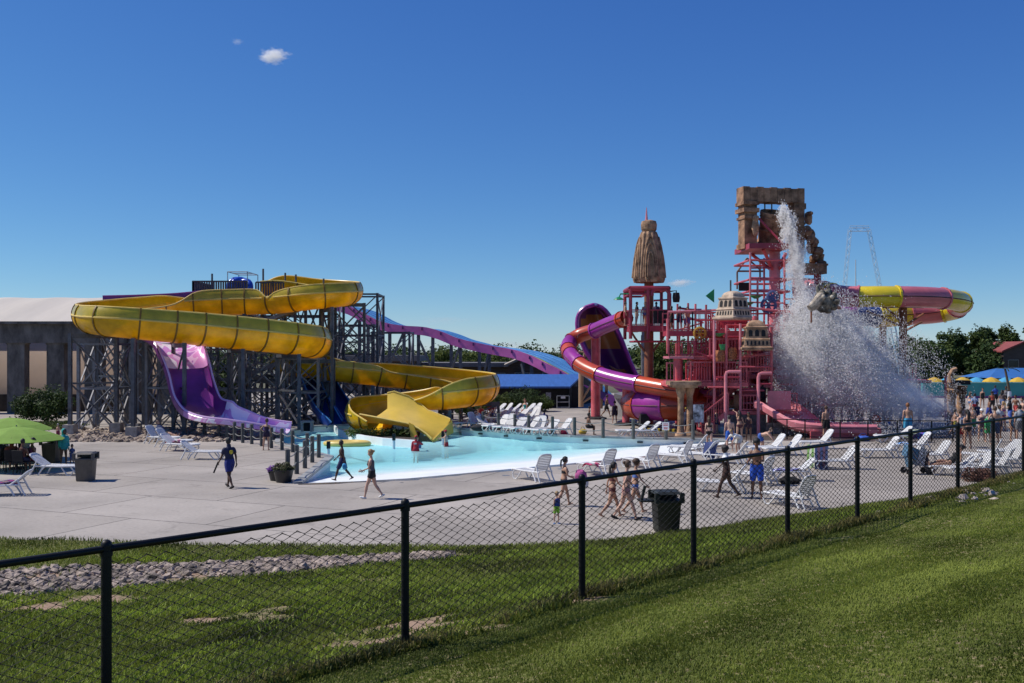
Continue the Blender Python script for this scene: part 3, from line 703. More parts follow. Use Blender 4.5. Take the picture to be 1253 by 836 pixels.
for f_ in range(5):
    a,b=(x0,x1) if f_%2==0 else (x1,x0); y=65.8+(f_%2)*1.3
    m=MB(); m.bar((a,y-.5,z),(b,y-.5,z+1.55),.06,.25); m.bar((a,y+.5,z),(b,y+.5,z+1.55),.06,.25)
    for k in range(8): t=(k+.5)/8; m.box((a+(b-a)*t,y,z+1.55*t),(.3,1,.05))
    m.build('flight',m_stl2,st,False,True)
    m=MB(); 
    for q in (-.5,.5):
        m.tube([(a,y+q,z+1),(b,y+q,z+2.55)],.03,6); m.tube([(a,y+q,z+.55),(b,y+q,z+2.1)],.02,6)
    m.build('handrail',m_stl2,st,False,True)
    m=MB(); m.box((b+(.5 if b>a else -.5),66.4,z+1.55),(1.1,2.6,.08)); m.build('landing',m_stl,st,False,True)
    z+=1.55
# platform with solid dark railings, masts and a start canopy frame
pl=root('start_platform','dark railed start platform on top of the slide tower','platform',(-18,70.5,8.0))
m=MB(); m.box((-17.2,70.4,8.3),(10.2,4.4,.2)); m.build('deck',m_stl,pl,False,True)
m_rl=mat('railing_slats',(.10,.085,.09),.7,.3,4,stretch=(6,6,.6))
def prail(a,b,zz,hgt,nm='railing'):
    m=MB(); a=Vector(a); b=Vector(b); k=int((b-a).length/.16)
    for i in range(k+1):
        p=a.lerp(b,i/k); m.box((p.x,p.y,zz+hgt/2),(.1,.07,hgt))
    m.bar((a.x,a.y,zz+hgt),(b.x,b.y,zz+hgt),.1); m.bar((a.x,a.y,zz+.1),(b.x,b.y,zz+.1),.09); m.build(nm,m_rl,pl,False,True)
prail((-21.9,68.3,0),(-18.2,68.3,0),8.35,1.15); prail((-21.9,68.3,0),(-21.9,72.5,0),8.35,1.15); prail((-17.6,68.4,0),(-15.8,68.8,0),8.35,1.1)
for px,py in ((259.5,335),(322,329),(349,334),(362,336),(396,341)):
    p=P(px,py,70.2); m=MB(); m.tube([(p.x,p.y,7),(p.x,p.y,p.z)],.07,6); m.build('mast',m_stl,pl,False,True)
m=MB()
for px in (283,307): 
    a=P(px,334,69.5); m.tube([(a.x,68.6,8),(a.x,68.6,a.z),(a.x,71.4,a.z),(a.x,71.4,8)],.035,6)
a,b=P(283,334,69.5),P(307,334,69.5)
for y in (68.6,70,71.4): m.tube([(a.x,y,a.z),(b.x,y,a.z)],.035,6)
m.build('canopy_frame',mat('galvanised',(.42,.43,.45),.4,.15,4,metal=.6),pl,False,True)
def rafttube(name,label,loc,Rr,r,m_,rot=(0,0,0),group=None):
    bmv=[];n=20;k=10;fc=[]
    E=Euler(rot).to_matrix()
    for i in range(n):
        a=2*math.pi*i/n
        for j in range(k):
            b=2*math.pi*j/k; bmv.append(E@Vector(((Rr+r*math.cos(b))*math.cos(a),(Rr+r*math.cos(b))*math.sin(a),r*math.sin(b))))
    for i in range(n):
        for j in range(k): fc.append((i*k+j,((i+1)%n)*k+j,((i+1)%n)*k+(j+1)%k,i*k+(j+1)%k))
    o=newmesh(name,bmv,fc,m_,None,True); o.location=loc; return tag(o,label,'swim ring',group)
m_blu=mat('blue_vinyl',(.02,.08,.50),.3,.15,2,coat=.3)
for i,(px,py,rot,ds) in enumerate(((289,350,(1.2,.2,0),'propped at the left of the canopy frame'),(294,349.5,(1.1,-.1,.5),'leaning in the middle of the pile'),(299,352,(1.3,.3,-.4),'rightmost of the pile'))):
    rafttube('raft_ring','shiny blue raft ring on the start platform, '+ds,P(px,py,68.9),.46,.22,m_blu,rot,'blue raft rings on the platform')
# ------------------------------------------------------------------ purple drop slide
def swirl():
    m=bpy.data.materials.new('pink_swirl'); m.use_nodes=True; nt=m.node_tree; N=nt.nodes; L=nt.links; b=N['Principled BSDF']; b.inputs['Roughness'].default_value=.28; b.inputs['Coat Weight'].default_value=.3
    tc=N.new('ShaderNodeTexCoord'); mp=N.new('ShaderNodeMapping'); mp.inputs['Scale'].default_value=(.5,.25,.35); L.new(tc.outputs['Object'],mp.inputs[0])
    n1=N.new('ShaderNodeTexNoise'); n1.inputs['Scale'].default_value=.9; n1.inputs['Detail'].default_value=2; n1.inputs['Distortion'].default_value=1.6; L.new(mp.outputs[0],n1.inputs['Vector'])
    cr=N.new('ShaderNodeValToRGB'); cr.color_ramp.interpolation='CONSTANT'; L.new(n1.outputs['Fac'],cr.inputs[0]); e=cr.color_ramp.elements
    e[0].position=0; e[0].color=(.50,.20,.55,1); e[1].position=.36; e[1].color=(.80,.52,.76,1)
    for p,c_ in ((.45,(.70,.30,.62,1)),(.53,(.88,.80,.87,1)),(.63,(.78,.48,.74,1))):
        x=e.new(p); x.color=c_
    L.new(cr.outputs[0],b.inputs['Base Color']); return m
m_sw=swirl(); m_pur=mat('purple_gelcoat',(.19,.028,.22),.3,.15,.7,coat=.3)
def trough(mb,S,halfw,wall,thick=.07,imi=0,omi=1):
    """flat-bottomed wide channel; S columns x,y,z,halfwidth,leftwall,rightwall"""
    T,Sd,N=frames(S); rows=[]; n=8
    for i in range(len(S)):
        p=S[i,:3]; w_=S[i,3]; prof=[(-w_-.12*S[i,4],S[i,4]),(-w_-.05,S[i,4]*.45),(-w_+.12,.10)]
        for j in range(1,n): 
            q=-1+2*j/n; prof.append((q*(w_-.12),.1*abs(q)**3))
        prof+= [(w_-.12,.10),(w_+.05,S[i,5]*.45),(w_+.12*S[i,5],S[i,5])]
        up=[Vector(p+Sd[i]*a+N[i]*b) for a,b in prof]
        dn=[Vector(p+Sd[i]*(a+(thick if a>0 else -thick)*(1 if abs(a)>w_-.2 else 0))+N[i]*(b-(thick if abs(a)<=w_+.08 else 0))) for a,b in prof][::-1]
        rows.append(up+dn+[up[0]])
    k=len(rows[0]); half=len(rows[0])//2; b=len(mb.V); mb.V+=[p for r in rows for p in r]
    for i in range(len(rows)-1):
        for j in range(k-1):
            mb.F.append((b+i*k+j,b+i*k+j+1,b+(i+1)*k+j+1,b+(i+1)*k+j)); mb.M.append(imi if j<half-1 else omi)
    return T,Sd,N
PUR=[PX(176,413,63,1.3,.9,.9),PX(198,417,60.5,1.3,.8,.8),PX(214,426,58.3,1.3,.7,.7),PX(224,446,57.0,1.22,.6,.6),PX(232,478,56.3,1.15,.6,.7),PX(242,505,55.4,1.12,.6,.85),PX(262,516,54.2,1.15,.4,1.0),PX(290,520,53.9,1.15,.35,.72),PX(322,525.5,53.9,1.05,.35,.5),PX(352,530,54.0,1.0,.35,.5)]
S2,s2=catmull([(a,b,c_,d,f,e) for a,b,c_,d,e,f in PUR],.3)
pur=root('drop_slide','steep purple drop slide with pink swirled inside under the yellow slide','water slide',(P(240,470,56).x,56,0))
T2,Sd2,N2=t2=frames(S2)
m_lil=mat('lilac_gelcoat',(.50,.24,.60),.3,.1,.7,coat=.3)
def cut(z0): return int(np.argmin(np.abs(S2[:len(S2)*2//3,2]-z0)))
i1=cut(P(0,452,57).z); i2=int(np.argmin((S2[:,0]-P(252,512,55).x)**2+(S2[:,2]-P(252,512,55).z)**2)); i3=int(np.argmin(np.abs(S2[:,0]-P(314,0,54).x))); i4=int(np.argmin(np.abs(S2[:,0]-P(333,0,54).x)))
for a_,b_,mi_ in ((0,i1,m_sw),(i1,i2,m_pur),(i2,i3,m_sw),(i3,i4,m_lil),(i4,len(S2)-1,m_sw)):
    mb=MB(); trough(mb,S2[a_:b_+1],0,0); mb.build('chute_section',[mi_,m_pur if a_<i2 else mi_],pur,True,True)
mb=MB()
for sg,cw in ((-1,4),(1,5)):
    mb.tube([Vector(S2[i,:3]+Sd2[i]*sg*(S2[i,3]+.12*S2[i,cw])+N2[i]*S2[i,cw]) for i in range(len(S2))],.06,6)
mb.build('rim',mat('lilac_rim',(.62,.42,.66),.35,.08,2),pur,True,True)
# purple trough leaving the platform at the very back
mb=MB(); S3,s3=catmull([PX(128,366.5,67,-85,104),PX(170,365.5,67.5,-85,104),PX(215,363.5,68,-85,104),PX(250,360,68.5,-85,104)],.4)
u_=root('feeder_slide','purple channel running along behind the top of the yellow slide','water slide',(P(180,366,66).x,66,0))
flume(mb,S3,.75,inner_mi=0,outer_mi=0); mb.build('channel',[mat('plum_gelcoat',(.20,.028,.20),.35,.1,1)],u_,True,True)
mb=MB(); T3,Sd3,N3=frames(S3)
for sd_ in (3,4): mb.tube([arc(S3[i,:3],Sd3[i],N3[i],.78,S3[i,sd_]) for i in range(len(S3))],.05,6)
mb.build('rim',mat('plum_rim',(.30,.06,.28),.35,.1,1),u_,True,True)
trestle(P(150,366,67.2),(0,1,0),5.9,'dark steel frame holding the purple channel behind the yellow slide',.9)
# ------------------------------------------------------------------ blue body chutes beneath the tower
m_bl=mat('deep_blue_gelcoat',(.012,.06,.30),.3,.2,1,coat=.3)
for i,(pts,ds) in enumerate((([(368,448,68),(378,462,66.5),(388,486,64.8),(400,506,63.4),(410,519,63)],'left one of two under the yellow slide'),([(396,462,68),(408,482,66.8),(420,500,65.4),(430,516,64.2)],'right one of two behind the pool island'))):
    r_=root('body_chute','dark blue steep body chute, '+ds,'water slide',(P(400,490,61).x+i,61,0),0,'blue chutes under the tower')
    Sx,_=catmull([PX(*p,-110,110) for p in pts],.3); mb=MB(); Tb,Sb,Nb=flume(mb,Sx,.62); mb.build('channel',[m_bl],r_,True,True)
    mb=MB()
    for sd_ in (3,4): mb.tube([arc(Sx[j,:3],Sb[j],Nb[j],.64,Sx[j,sd_]) for j in range(len(Sx))],.05,6)
    mb.build('rim',mat('sky_blue_rim',(.08,.28,.62),.3,.1,1),r_,True,True)
# ------------------------------------------------------------------ multi-lane racing slide
RAC=[PX(372,366,101.5),PX(400,371,101.2),PX(425,376.5,100.8),PX(442,384.5,100.4),PX(458,393,100),PX(475,398.5,99.6),PX(497,401.5,99.2),PX(520,403,98.8),PX(540,408.5,98.4),PX(558,416,98),PX(580,421.5,97.5),PX(605,426.5,97),PX(630,431,96.2),PX(650,438,95.4),PX(668,447,94.6),PX(690,458,93.8),PX(712,474,93),PX(730,488,92.4),PX(752,494,91.8)]
S4,s4=catmull(RAC,.5); T4,Sd4,N4=frames(S4)
rac=root('racing_slide','wavy multi-lane racing slide, purple sided with blue and yellow lanes','water slide',(P(550,410,99).x,99,0))
m_rp=mat('orchid_side',(.55,.13,.36),.4,.1,1); m_rb=mat('lane_blue',(.13,.34,.62),.3,.08,1,coat=.3); m_ry=mat('lane_yellow',(.62,.52,.07),.3,.08,1,coat=.3)
LW=1.35
def strip4(a0,a1,zo,mb):
    mb.grid([[Vector(S4[i,:3]-Sd4[i]*a0+N4[i]*zo),Vector(S4[i,:3]-Sd4[i]*a1+N4[i]*zo)] for i in range(len(S4))])
for k in range(4):
    mb=MB(); strip4(k*LW,(k+1)*LW-.12,.0,mb); strip4(k*LW,(k+1)*LW-.12,-.06,mb); mb.build('lane',m_ry if k==0 else m_rb,rac,True,True)
    mb=MB(); mb.tube([Vector(S4[i,:3]-Sd4[i]*((k+1)*LW-.06)+N4[i]*.03) for i in range(len(S4))],.07,6); mb.build('lane_divider',m_rb,rac,True,True)
mb=MB(); rows=[]
for i in range(len(S4)):
    o=Vector(S4[i,:3]+Sd4[i]*.18); n_=Vector(N4[i]); s_=Vector(Sd4[i])
    rows.append([o+n_*.22,o-n_*.62,o-n_*.62-s_*.14,o+n_*.22-s_*.14,o+n_*.22])
mb.grid(rows); mb.build('side_beam',m_rp,rac,False,True)
mb=MB(); d=1.5
for i in range(len(S4)):
    if s4[i]>d: mb.box(Vector(S4[i,:3]+Sd4[i]*.24-N4[i]*.0),(.12,.12,.3)); d+=1.9
mb.build('bracket',mat('dark_orchid',(.16,.03,.15),.5,.1,1),rac,False,True)
for k,(pa,pb) in enumerate(((409,437),(448.5,463),(476.5,491),(512.5,526.5),(550.5,564),(587,600),(636,650),(668,680))):
    idx=[int(np.argmin(np.abs((S4[:,0]/S4[:,1])*F+CX-q))) for q in (pa,pb)]
    a,b=[Vector(S4[i,:3]+Sd4[i]*.05) for i in idx]
    t=root('trestle',['dark steel trestle under the racing slide nearest the tower','dark steel trestle under the first dip of the racing slide','dark steel trestle at the foot of the first dip of the racing slide','dark steel trestle under the middle of the racing slide','dark steel trestle under the second dip of the racing slide','dark steel trestle under the racing slide before the brown house','dark steel trestle beside the brown house gable','dark steel trestle under the racing slide by the blue roof'][k],'slide support',(a.x,a.y,0),0,'trestles of the racing slide')
    for q in (a,b):
        for off in (.3,):
            w_=Vector(Sd4[idx[0]])*-off; m=MB(); m.bar((q.x+w_.x,q.y+w_.y,-.05),(q.x+w_.x,q.y+w_.y,q.z-.55),.32); m.build('column',m_stl,t,False,True)
    m=MB(); h_=min(a.z,b.z)-.6; kk=1 if h_<4.5 else 2
    for i in range(kk):
        z0,z1=h_*i/kk,h_*(i+1)/kk
        f_=(a,b) if (i+k)%2 else (b,a); m.bar((f_[0].x,f_[0].y,z0),(f_[1].x,f_[1].y,z1),.2)
        if i<kk-1: m.bar((a.x,a.y,z1),(b.x,b.y,z1),.24)
    m.build('brace',m_stl,t,False,True)
# ------------------------------------------------------------------ colonnade and tent hall on the left
m_con=mat('weathered_concrete',(.125,.115,.105),.9,.4,1.2,bump=.5,bscale=14,stretch=(1,1,.5))
col=root('colonnade','dark weathered concrete colonnade with heavy beam at the left edge','colonnade',(P(60,450,76).x,76,0))
yc=76.0; zt=P(0,397,yc).z; zb=P(0,420,yc).z
for px in (-72,-24,24,72,118,163,206):
    x=(px-CX)/F*yc; m=MB(); wd=.66
    m.prism([Vector((x-wd,yc-.6,-.06)),Vector((x+wd,yc-.6,-.06)),Vector((x+wd,yc-.6,zb-.14)),Vector((x+wd+.12,yc-.6,zb)),Vector((x-wd-.12,yc-.6,zb)),Vector((x-wd,yc-.6,zb-.14))],(0,.8,0))
    m.build('column',m_con,col,False,True)
m=MB(); xa=(-100-CX)/F*yc; xb=(222-CX)/F*yc
m.box(((xa+xb)/2,yc,(zt+zb)/2),(xb-xa,1.5,zt-zb)); m.build('beam',m_con,col,False,True)
m=MB(); m.box(((xa+xb)/2,yc-.1,zt+.1),(xb-xa+.3,2.0,.2)); m.build('coping',m_con,col,False,True)
m_tent=mat('tent_fabric',(.66,.60,.52),.8,.07,.3,transl=.15,stretch=(1,.15,.15))
m_wallf=mat('tan_panel',(.80,.60,.44),.8,.08,.25,transl=.25)
tent=root('tent_hall','beige fabric roofed hall standing behind the concrete colonnade','building',(P(40,380,82).x,82,0))
x1=P(104,380,80).x; x0=-62
rows=[]; nseg=30
for i in range(nseg+1):
    x=x0+(x1-x0)*i/nseg; rows.append([])
    for j in range(9):
        t=j/8; y=79.6+t*13; z=6.75+2.9*math.sin(t*math.pi/2)-.10*math.cos(i/nseg*math.pi*2*6)*math.sin(t*math.pi)
        rows[-1].append(Vector((x,y,z)))
m=MB(); m.grid(rows); m.grid([[p-Vector((0,0,.06)) for p in r] for r in rows][::-1]); m.build('roof',m_tent,tent,True,True)
rows=[]
for i in range(25):
    x=x0+(x1+10-x0)*i/24; rows.append([Vector((x,77.9+2.6*(j/10)**1.7,6.7*j/10)) for j in range(11)])
m=MB(); m.grid(rows); m.grid([[p+Vector((0,.08,0)) for p in r] for r in rows][::-1]); m.build('wall',m_wallf,tent,True,True)
m=MB(); m.box(((x0+x1+10)/2,77.75,.65),(x1+10-x0,.2,1.4)); m.build('plinth',mat('plinth_dark',(.06,.05,.045),.9,.3,1),tent,False,True)
# ================================================================== TREES, SHRUBS, BACKGROUND
m_leafs=[mat('leaf_green',(.055,.095,.020),.6,.4,.5,transl=.3,spec=.25,col2=(.085,.12,.03)),mat('leaf_dark',(.032,.065,.018),.6,.4,.4,transl=.25,spec=.25,col2=(.055,.09,.025)),mat('leaf_fresh',(.085,.125,.028),.6,.35,.5,transl=.35,spec=.25,col2=(.12,.15,.035))]
m_bark=mat('bark',(.10,.075,.05),.9,.4,3,bump=.4,stretch=(4,4,.7))
def crown(name,parent,cl,n,leaf,m_,seed,loc=None):
    """leaf-sized quads through the volume of several clumps (cx,cy,cz,rx,ry,rz)"""
    g=np.random.default_rng(seed); cl=np.array(cl,float); vol=(cl[:,3]*cl[:,4]*cl[:,5])**.75; k=g.choice(len(cl),n,p=vol/vol.sum())
    d=g.normal(size=(n,3)); d/=np.linalg.norm(d,axis=1)[:,None]; r=g.uniform(0,1,n)**.4*(1+.16*np.sin(d[:,0]*7+k)+.14*np.sin(d[:,2]*9+k*2))
    c=cl[k,:3]+d*cl[k,3:6]*r[:,None]
    nn=d*.6+g.normal(size=(n,3))*.6+np.array([0,0,.4]); nn/=np.linalg.norm(nn,axis=1)[:,None]
    u=np.cross(nn,g.normal(size=(n,3))); u/=np.linalg.norm(u,axis=1)[:,None]; v=np.cross(nn,u)
    s=(leaf*g.uniform(.6,1.4,n))[:,None]
    V=np.stack([c-u*s*.5,c+v*s*.32+nn*s*.1,c+u*s*.5,c-v*s*.32+nn*s*.1],1).reshape(-1,3)
    T=np.arange(4*n).reshape(n,4)
    o=npmesh(name,V,T,m_,parent); 
    if loc is not None: o.location=loc
    return o
def clumps(h,w,base,k,seed):
    g=random.Random(seed); out=[(0,0,base+(h-base)*.5,w*.34,w*.34,(h-base)*.46)]
    for i in range(k):
        a=g.uniform(0,6.3); t=g.random(); z=base+(h-base)*(.12+.8*t); rr=w*.5*(1-abs(t-.42)*1.1)*g.uniform(.45,.9)
        q=w*g.uniform(.13,.22); out.append((rr*math.cos(a),rr*math.sin(a),z,q,q,q*g.uniform(.6,.85)))
    return out
def tree(name,label,x,y,h,w,base,n,leaf,m_,seed,z=0,group=None,cat='tree'):
    t=root(name,label,cat,(x,y,z),random.Random(seed).uniform(0,6),group)
    crown('crown',t,clumps(h,w,base,16,seed),n,leaf,m_,seed)
    m=MB(); g=random.Random(seed)
    m.tube([(0,0,-.1),(.05,.03,base*.6),(0,.08,base+(h-base)*.3),(.1,0,h*.8)],[w*.045,w*.036,w*.026,w*.008],7)
    for i in range(5):
        a=g.uniform(0,6.3); zz=base+(h-base)*g.uniform(.05,.45); m.tube([(0,0,zz),(w*.16*math.cos(a),w*.16*math.sin(a),zz+h*.1),(w*.34*math.cos(a),w*.34*math.sin(a),zz+h*.22)],[w*.018,w*.012,w*.005],5)
    m.build('trunk',m_bark,t,True); return t
def xx(px,Y): return (px-CX)/F*Y
# wood edge on the right: each tree of the front rows a thing
tops=[(1106,420),(1119,409),(1133,413),(1147,404),(1163,403),(1178,409),(1192,406),(1207,399),(1222,401),(1238,397),(1254,394),(1126,424),(1154,420),(1186,424),(1213,421),(1246,425),(1094,430)]
wd=['a flat dark crown at the left end of the wood','a rounded crown second from the left of the wood','a low crown in a dip of the wood skyline','a tall narrow crown left of the middle of the wood','a broad crown in the middle of the wood','a low crown right of the middle of the wood','a dense crown behind the blue canopy','a tall crown left of the red roofed house','a wide crown just left of the red roofed house','a tall crown above the red roofed house','the tallest crown at the right edge','a shorter crown in front at the left of the wood','a short bright crown at the middle of the wood','a shorter dark crown in front behind the yellow parasols','a shorter crown in front over the blue canopy','a short crown in front beside the red roof','a small crown behind the splash']
for i,(px,py) in enumerate(tops):
    Y=205 if i<11 else 172; p=P(px,py,Y); h=p.z+1.5
    tree('broadleaf_tree','dark green broadleaf tree with '+wd[i],p.x,Y+random.uniform(-6,6),h,random.uniform(5.5,7.5)*1.05,h*.05,3800,.55,m_leafs[1 if i%3 else 0],100+i,-1.5,'broadleaf trees of the wood on the right')
# a distant wood that reads as one mass, low along the rest of the skyline
g=np.random.default_rng(5); cl=[]
for i in range(220):
    x=g.uniform(-230,260); y=g.uniform(330,380); hh=g.uniform(5,8.5) if x<60 else g.uniform(8,11)
    cl.append((x,y,hh*.5-1,g.uniform(4,7),4,hh*.55))
o=crown('far_wood',None,cl,60000,1.0,m_leafs[1],9); tag(o,'low dark green wood along the far skyline','wood',kind='stuff')
tree('leafy_tree','bright green leafy tree behind the pink play structure and lamp post',xx(806,92),92,5.6,5.4,.4,9000,.26,m_leafs[2],31)
tree('leafy_tree','dark green leafy tree at the foot of the brown spire pole',xx(838,95),95,4.6,5.2,.3,7000,.26,m_leafs[0],32)
for i,(px,Y,h,w,ds) in enumerate(((205,86,4.0,6,'dark round tree seen between the steel columns left of the purple slide'),(238,92,4.6,6,'dark tree seen behind the purple slide crest'),(275,88,3.9,6,'dark tree seen through the steel lattice right of the purple slide'),(540,140,4.9,5.5,'small pale tree beyond the middle of the racing slide'),(612,136,5.4,6,'small bright tree behind the brown house'),(575,150,4.6,6,'small grey green tree beyond the third trestle of the racing slide'))):
    tree('small_tree',ds,xx(px,Y),Y,h,w,h*.12,3600,.3,m_leafs[1] if i<3 else m_leafs[2],40+i)
def shrub(label,x,y,h,w,n,leaf,m_,seed,d=None,group=None):
    t=root('shrub',label,'shrub',(x,y,0),0,group); d=d or w
    g=random.Random(seed); cl=[(0,0,h*.45,w*.42,d*.42,h*.5)]
    for i in range(9): a=g.uniform(0,6.3); cl.append((w*.33*math.cos(a),d*.33*math.sin(a),h*g.uniform(.25,.75),w*.2,d*.2,h*.24))
    crown('foliage',t,cl,n,leaf,m_,seed)
    m=MB()
    for i in range(5): a=i*1.3; m.tube([(0,0,-.05),(w*.2*math.cos(a),d*.2*math.sin(a),h*.5)],[.04,.015],5)
    m.build('stem',m_bark,t); return t
shrub('large dark round shrub before the colonnade behind the green parasols',xx(56,66),66,2.45,4.3,9000,.16,m_leafs[1],61,3)
for i,(px,Y,h,w,ds) in enumerate(((572,74,1.1,2.2,'low dark shrub at the left end of the bed under the blue roof'),(592,75,1.25,1.7,'round bright shrub left in the bed under the blue roof'),(616,77,1.5,1.9,'round shrub in the middle of the bed under the blue roof'),(640,78,2.0,3.2,'tallest dark shrub of the bed under the blue roof'),(662,78,1.3,2.0,'round shrub at the right end of the bed under the blue roof'))):
    shrub(ds,xx(px,Y),Y,h,w,3200,.13,m_leafs[(1,2,2,1,0)[i]],70+i,None,'shrubs under the blue roof')
shrub('low green hedge plants by the stone bed at the lower left tower footing',xx(70,60),60,.55,4.0,2600,.1,m_leafs[0],81,1.6)
# ---- low building with a blue metal roof
m_roofb=mat('blue_metal_roof',(.045,.13,.38),.5,.1,.8,stretch=(6,1,1))
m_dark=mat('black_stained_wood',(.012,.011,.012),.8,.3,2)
bl=root('blue_roof_building','low dark building with long bright blue metal roof','building',(xx(655,85),85,0))
Y0=83.0; e=P(600,473,Y0-.8); rz=P(600,458,Y0+4.5).z; xl,xr=xx(560,Y0),xx(707,Y0)
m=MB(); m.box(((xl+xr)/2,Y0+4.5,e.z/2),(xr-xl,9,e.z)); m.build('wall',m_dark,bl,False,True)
m=MB()
m.add([(xl-.4,Y0-.8,e.z),(xr-.7,Y0-.8,e.z),(xr+.75,Y0+4.5,rz),(xl-.4,Y0+4.5,rz),(xl-.4,Y0-.8,e.z-.15),(xr-.7,Y0-.8,e.z-.15),(xr+.75,Y0+4.5,rz-.15),(xl-.4,Y0+4.5,rz-.15)],[(0,1,2,3),(7,6,5,4),(0,4,5,1),(1,5,6,2),(3,7,4,0)]); m.build('roof',m_roofb,bl,False,True)
m=MB(); m.add([(xl-.4,Y0+4.52,rz),(xr+.75,Y0+4.52,rz),(xr+2,Y0+9.8,e.z),(xl-.4,Y0+9.8,e.z),(xl-.4,Y0+4.52,rz-.15),(xr+.75,Y0+4.52,rz-.15),(xr+2,Y0+9.8,e.z-.15),(xl-.4,Y0+9.8,e.z-.15)],[(0,1,2,3),(7,6,5,4),(1,5,6,2),(2,6,7,3)]); m.build('roof',m_roofb,bl,False,True)
m=MB(); m.prism([Vector((xr-.75,Y0-.75,e.z-.15)),Vector((xr+.7,Y0+4.5,rz-.16)),Vector((xr+1.95,Y0+9.6,e.z-.17)),Vector((xr+1.95,Y0+9.6,0)),Vector((xr-.75,Y0-.45,0))],(.12,.12,0)); m.build('gable',m_dark,bl,False,True)
gt=root('pipe_gate','grey pipe framed gate with small white sign before the dark building','gate',(xx(689,81.5),81.5,0))
m=MB(); a,b=xx(681.5,81.5),xx(696.5,81.5)
for q in (a,b): m.tube([(q,81.5,0),(q,81.5,1.05)],.03,6)
for z in (.12,.55,1.05): m.tube([(a,81.5,z),(b,81.5,z)],.025,6)
m.build('frame',MATS['galvanised'],gt,False,True)
m=MB(); m.box(((a+b)/2,81.44,.92),(.36,.03,.17)); m.build('sign',mat('white_board',(.75,.75,.74),.6,.05,2),gt,False,True)
nb=tag(MB().box((xx(671,82.2),82.05,1.0),(.42,.04,.62)).build('notice_board',mat('grey_notice',(.22,.22,.24),.6,.5,14),None),'small grey notice on the dark wall left of the pipe gate','notice')
# ---- brown house and flat roofed buildings beyond the racing slide
m_br=mat('brown_siding',(.085,.062,.05),.85,.25,2,stretch=(.4,.4,5)); m_tan=mat('tan_trim',(.42,.36,.29),.8,.1,1); m_gl=mat('dark_glass',(.03,.035,.04),.15,.2,1)
def house(name,label,px0,px1,pyt,pye,Y,d,gable=True,group=None):
    a,b=xx(px0,Y),xx(px1,Y); zt=P(0,pyt,Y).z; ze=P(0,pye,Y).z; t=root(name,label,'building',((a+b)/2,Y,0),0,group)
    m=MB()
    if gable:
        m.prism([Vector((a,Y,0)),Vector((b,Y,0)),Vector((b,Y,ze)),Vector(((a+b)/2,Y,zt)),Vector((a,Y,ze))],(0,d,0))
    else: m.box(((a+b)/2,Y+d/2,ze/2),(b-a,d,ze))
    m.build('wall',m_br,t,False,True)
    if gable:
        for q in (a,b):
            m=MB(); s=1 if q<(a+b)/2 else -1; o=.45
            m.prism([Vector((q-s*o,Y-.4,ze-.3)),Vector(((a+b)/2,Y-.4,zt+.05)),Vector(((a+b)/2,Y-.4,zt+.3)),Vector((q-s*o,Y-.4,ze-.05))],(0,d+.8,0)); m.build('roof',m_tan,t,False,True)
    else:
        m=MB(); m.box(((a+b)/2,Y+d/2,(zt+ze)/2),(b-a+1.2,d+1.2,zt-ze)); m.build('roof',mat('grey_fascia',(.16,.15,.15),.8,.15,1),t,False,True)
    k=max(2,int((b-a)/2.2))
    for i in range(k):
        x=a+(b-a)*(i+.5)/k; m=MB(); m.box((x,Y-.04,ze*.55),((b-a)/k*.55,.1,min(1.3,ze*.4))); f=m.build('window',m_tan,t,False,True)
        m=MB(); m.box((x-0,Y-.10,ze*.55),((b-a)/k*.55-.16,.06,min(1.3,ze*.4)-.16)); m.build('pane',m_gl,f,False,True)
    return t
house('brown_house','brown timber house with pale gable edge behind the blue roof',622,690,432,446,104,10)
house('flat_roof_building','long low brown building with flat roof right of the steel trestles',500,624,444,449,118,8,False)
house('flat_roof_building','grey flat roofed building close behind the first trestles of the racing slide',392,508,435,442,112,8,False)
# ---- tall pale ride frame far away, a mast
rf=root('tower_ride_frame','tall pale steel arch of a swing ride far behind the yellow and pink tubes','ride',(xx(1057,300),300,0))
m_pale=mat('hazy_pale_steel',(.52,.60,.66),.5,.06,1)  # pale grey-blue has distance haze painted in for the ride frame and mast
def lattice(a,b,w,nm):
    a=Vector(a); b=Vector(b); d=(b-a).normalized(); s=d.cross(Vector((0,1,0))).normalized()*w/2; m=MB(); k=int((b-a).length/(w*1.3))
    for q in (-1,1):
        for yy in (-w/2,w/2): m.tube([a+s*q+Vector((0,yy,0)),b+s*q+Vector((0,yy,0))],.06,5)
    for i in range(k):
        p,q=a.lerp(b,i/k),a.lerp(b,(i+1)/k); sg=1 if i%2 else -1
        m.tube([p+s*sg,q-s*sg],.05,4)
    m.build(nm,m_pale,rf,False,True)
lattice((xx(1024,300),300,-1),P(1040,281,300),.9,'leg'); lattice((xx(1096,300),300,-1),P(1063,281,300),.9,'leg')
lattice(P(1039,281,300),P(1064,281,300),1.0,'crossbeam')
m=MB(); m.tube([P(1040,276.5,300),P(1063,276.5,300)],.09,5)
for px in (1040,1048,1056,1063): m.tube([P(px,276.5,300),P(px,280,300)],.05,4)
m.build('handrail',m_pale,rf,False,True)
ms=MB().tube([(xx(1047,280),280,0),P(1047,318,280)],[.4,.12],8).build('mast',m_pale,None); tag(ms,'thin pale mast standing under the far ride arch','mast')
ld=root('lattice_leg','slanting pale blue lattice leg beside the brown trunk pole','ride',(xx(1100,110),110,0))
m=MB(); 
for o_ in (-3,3): m.tube([P(1092+o_,398,110),P(1106+o_,470,110)],.09,6)
for i in range(9): t=i/8; m.tube([P(1089+14*t,398+72*t,110),P(1095+14*t,398+72*t,110)],.05,5)
m.build('lattice',mat('pale_cyan_steel',(.42,.62,.68),.5,.06,1),ld,False,True)
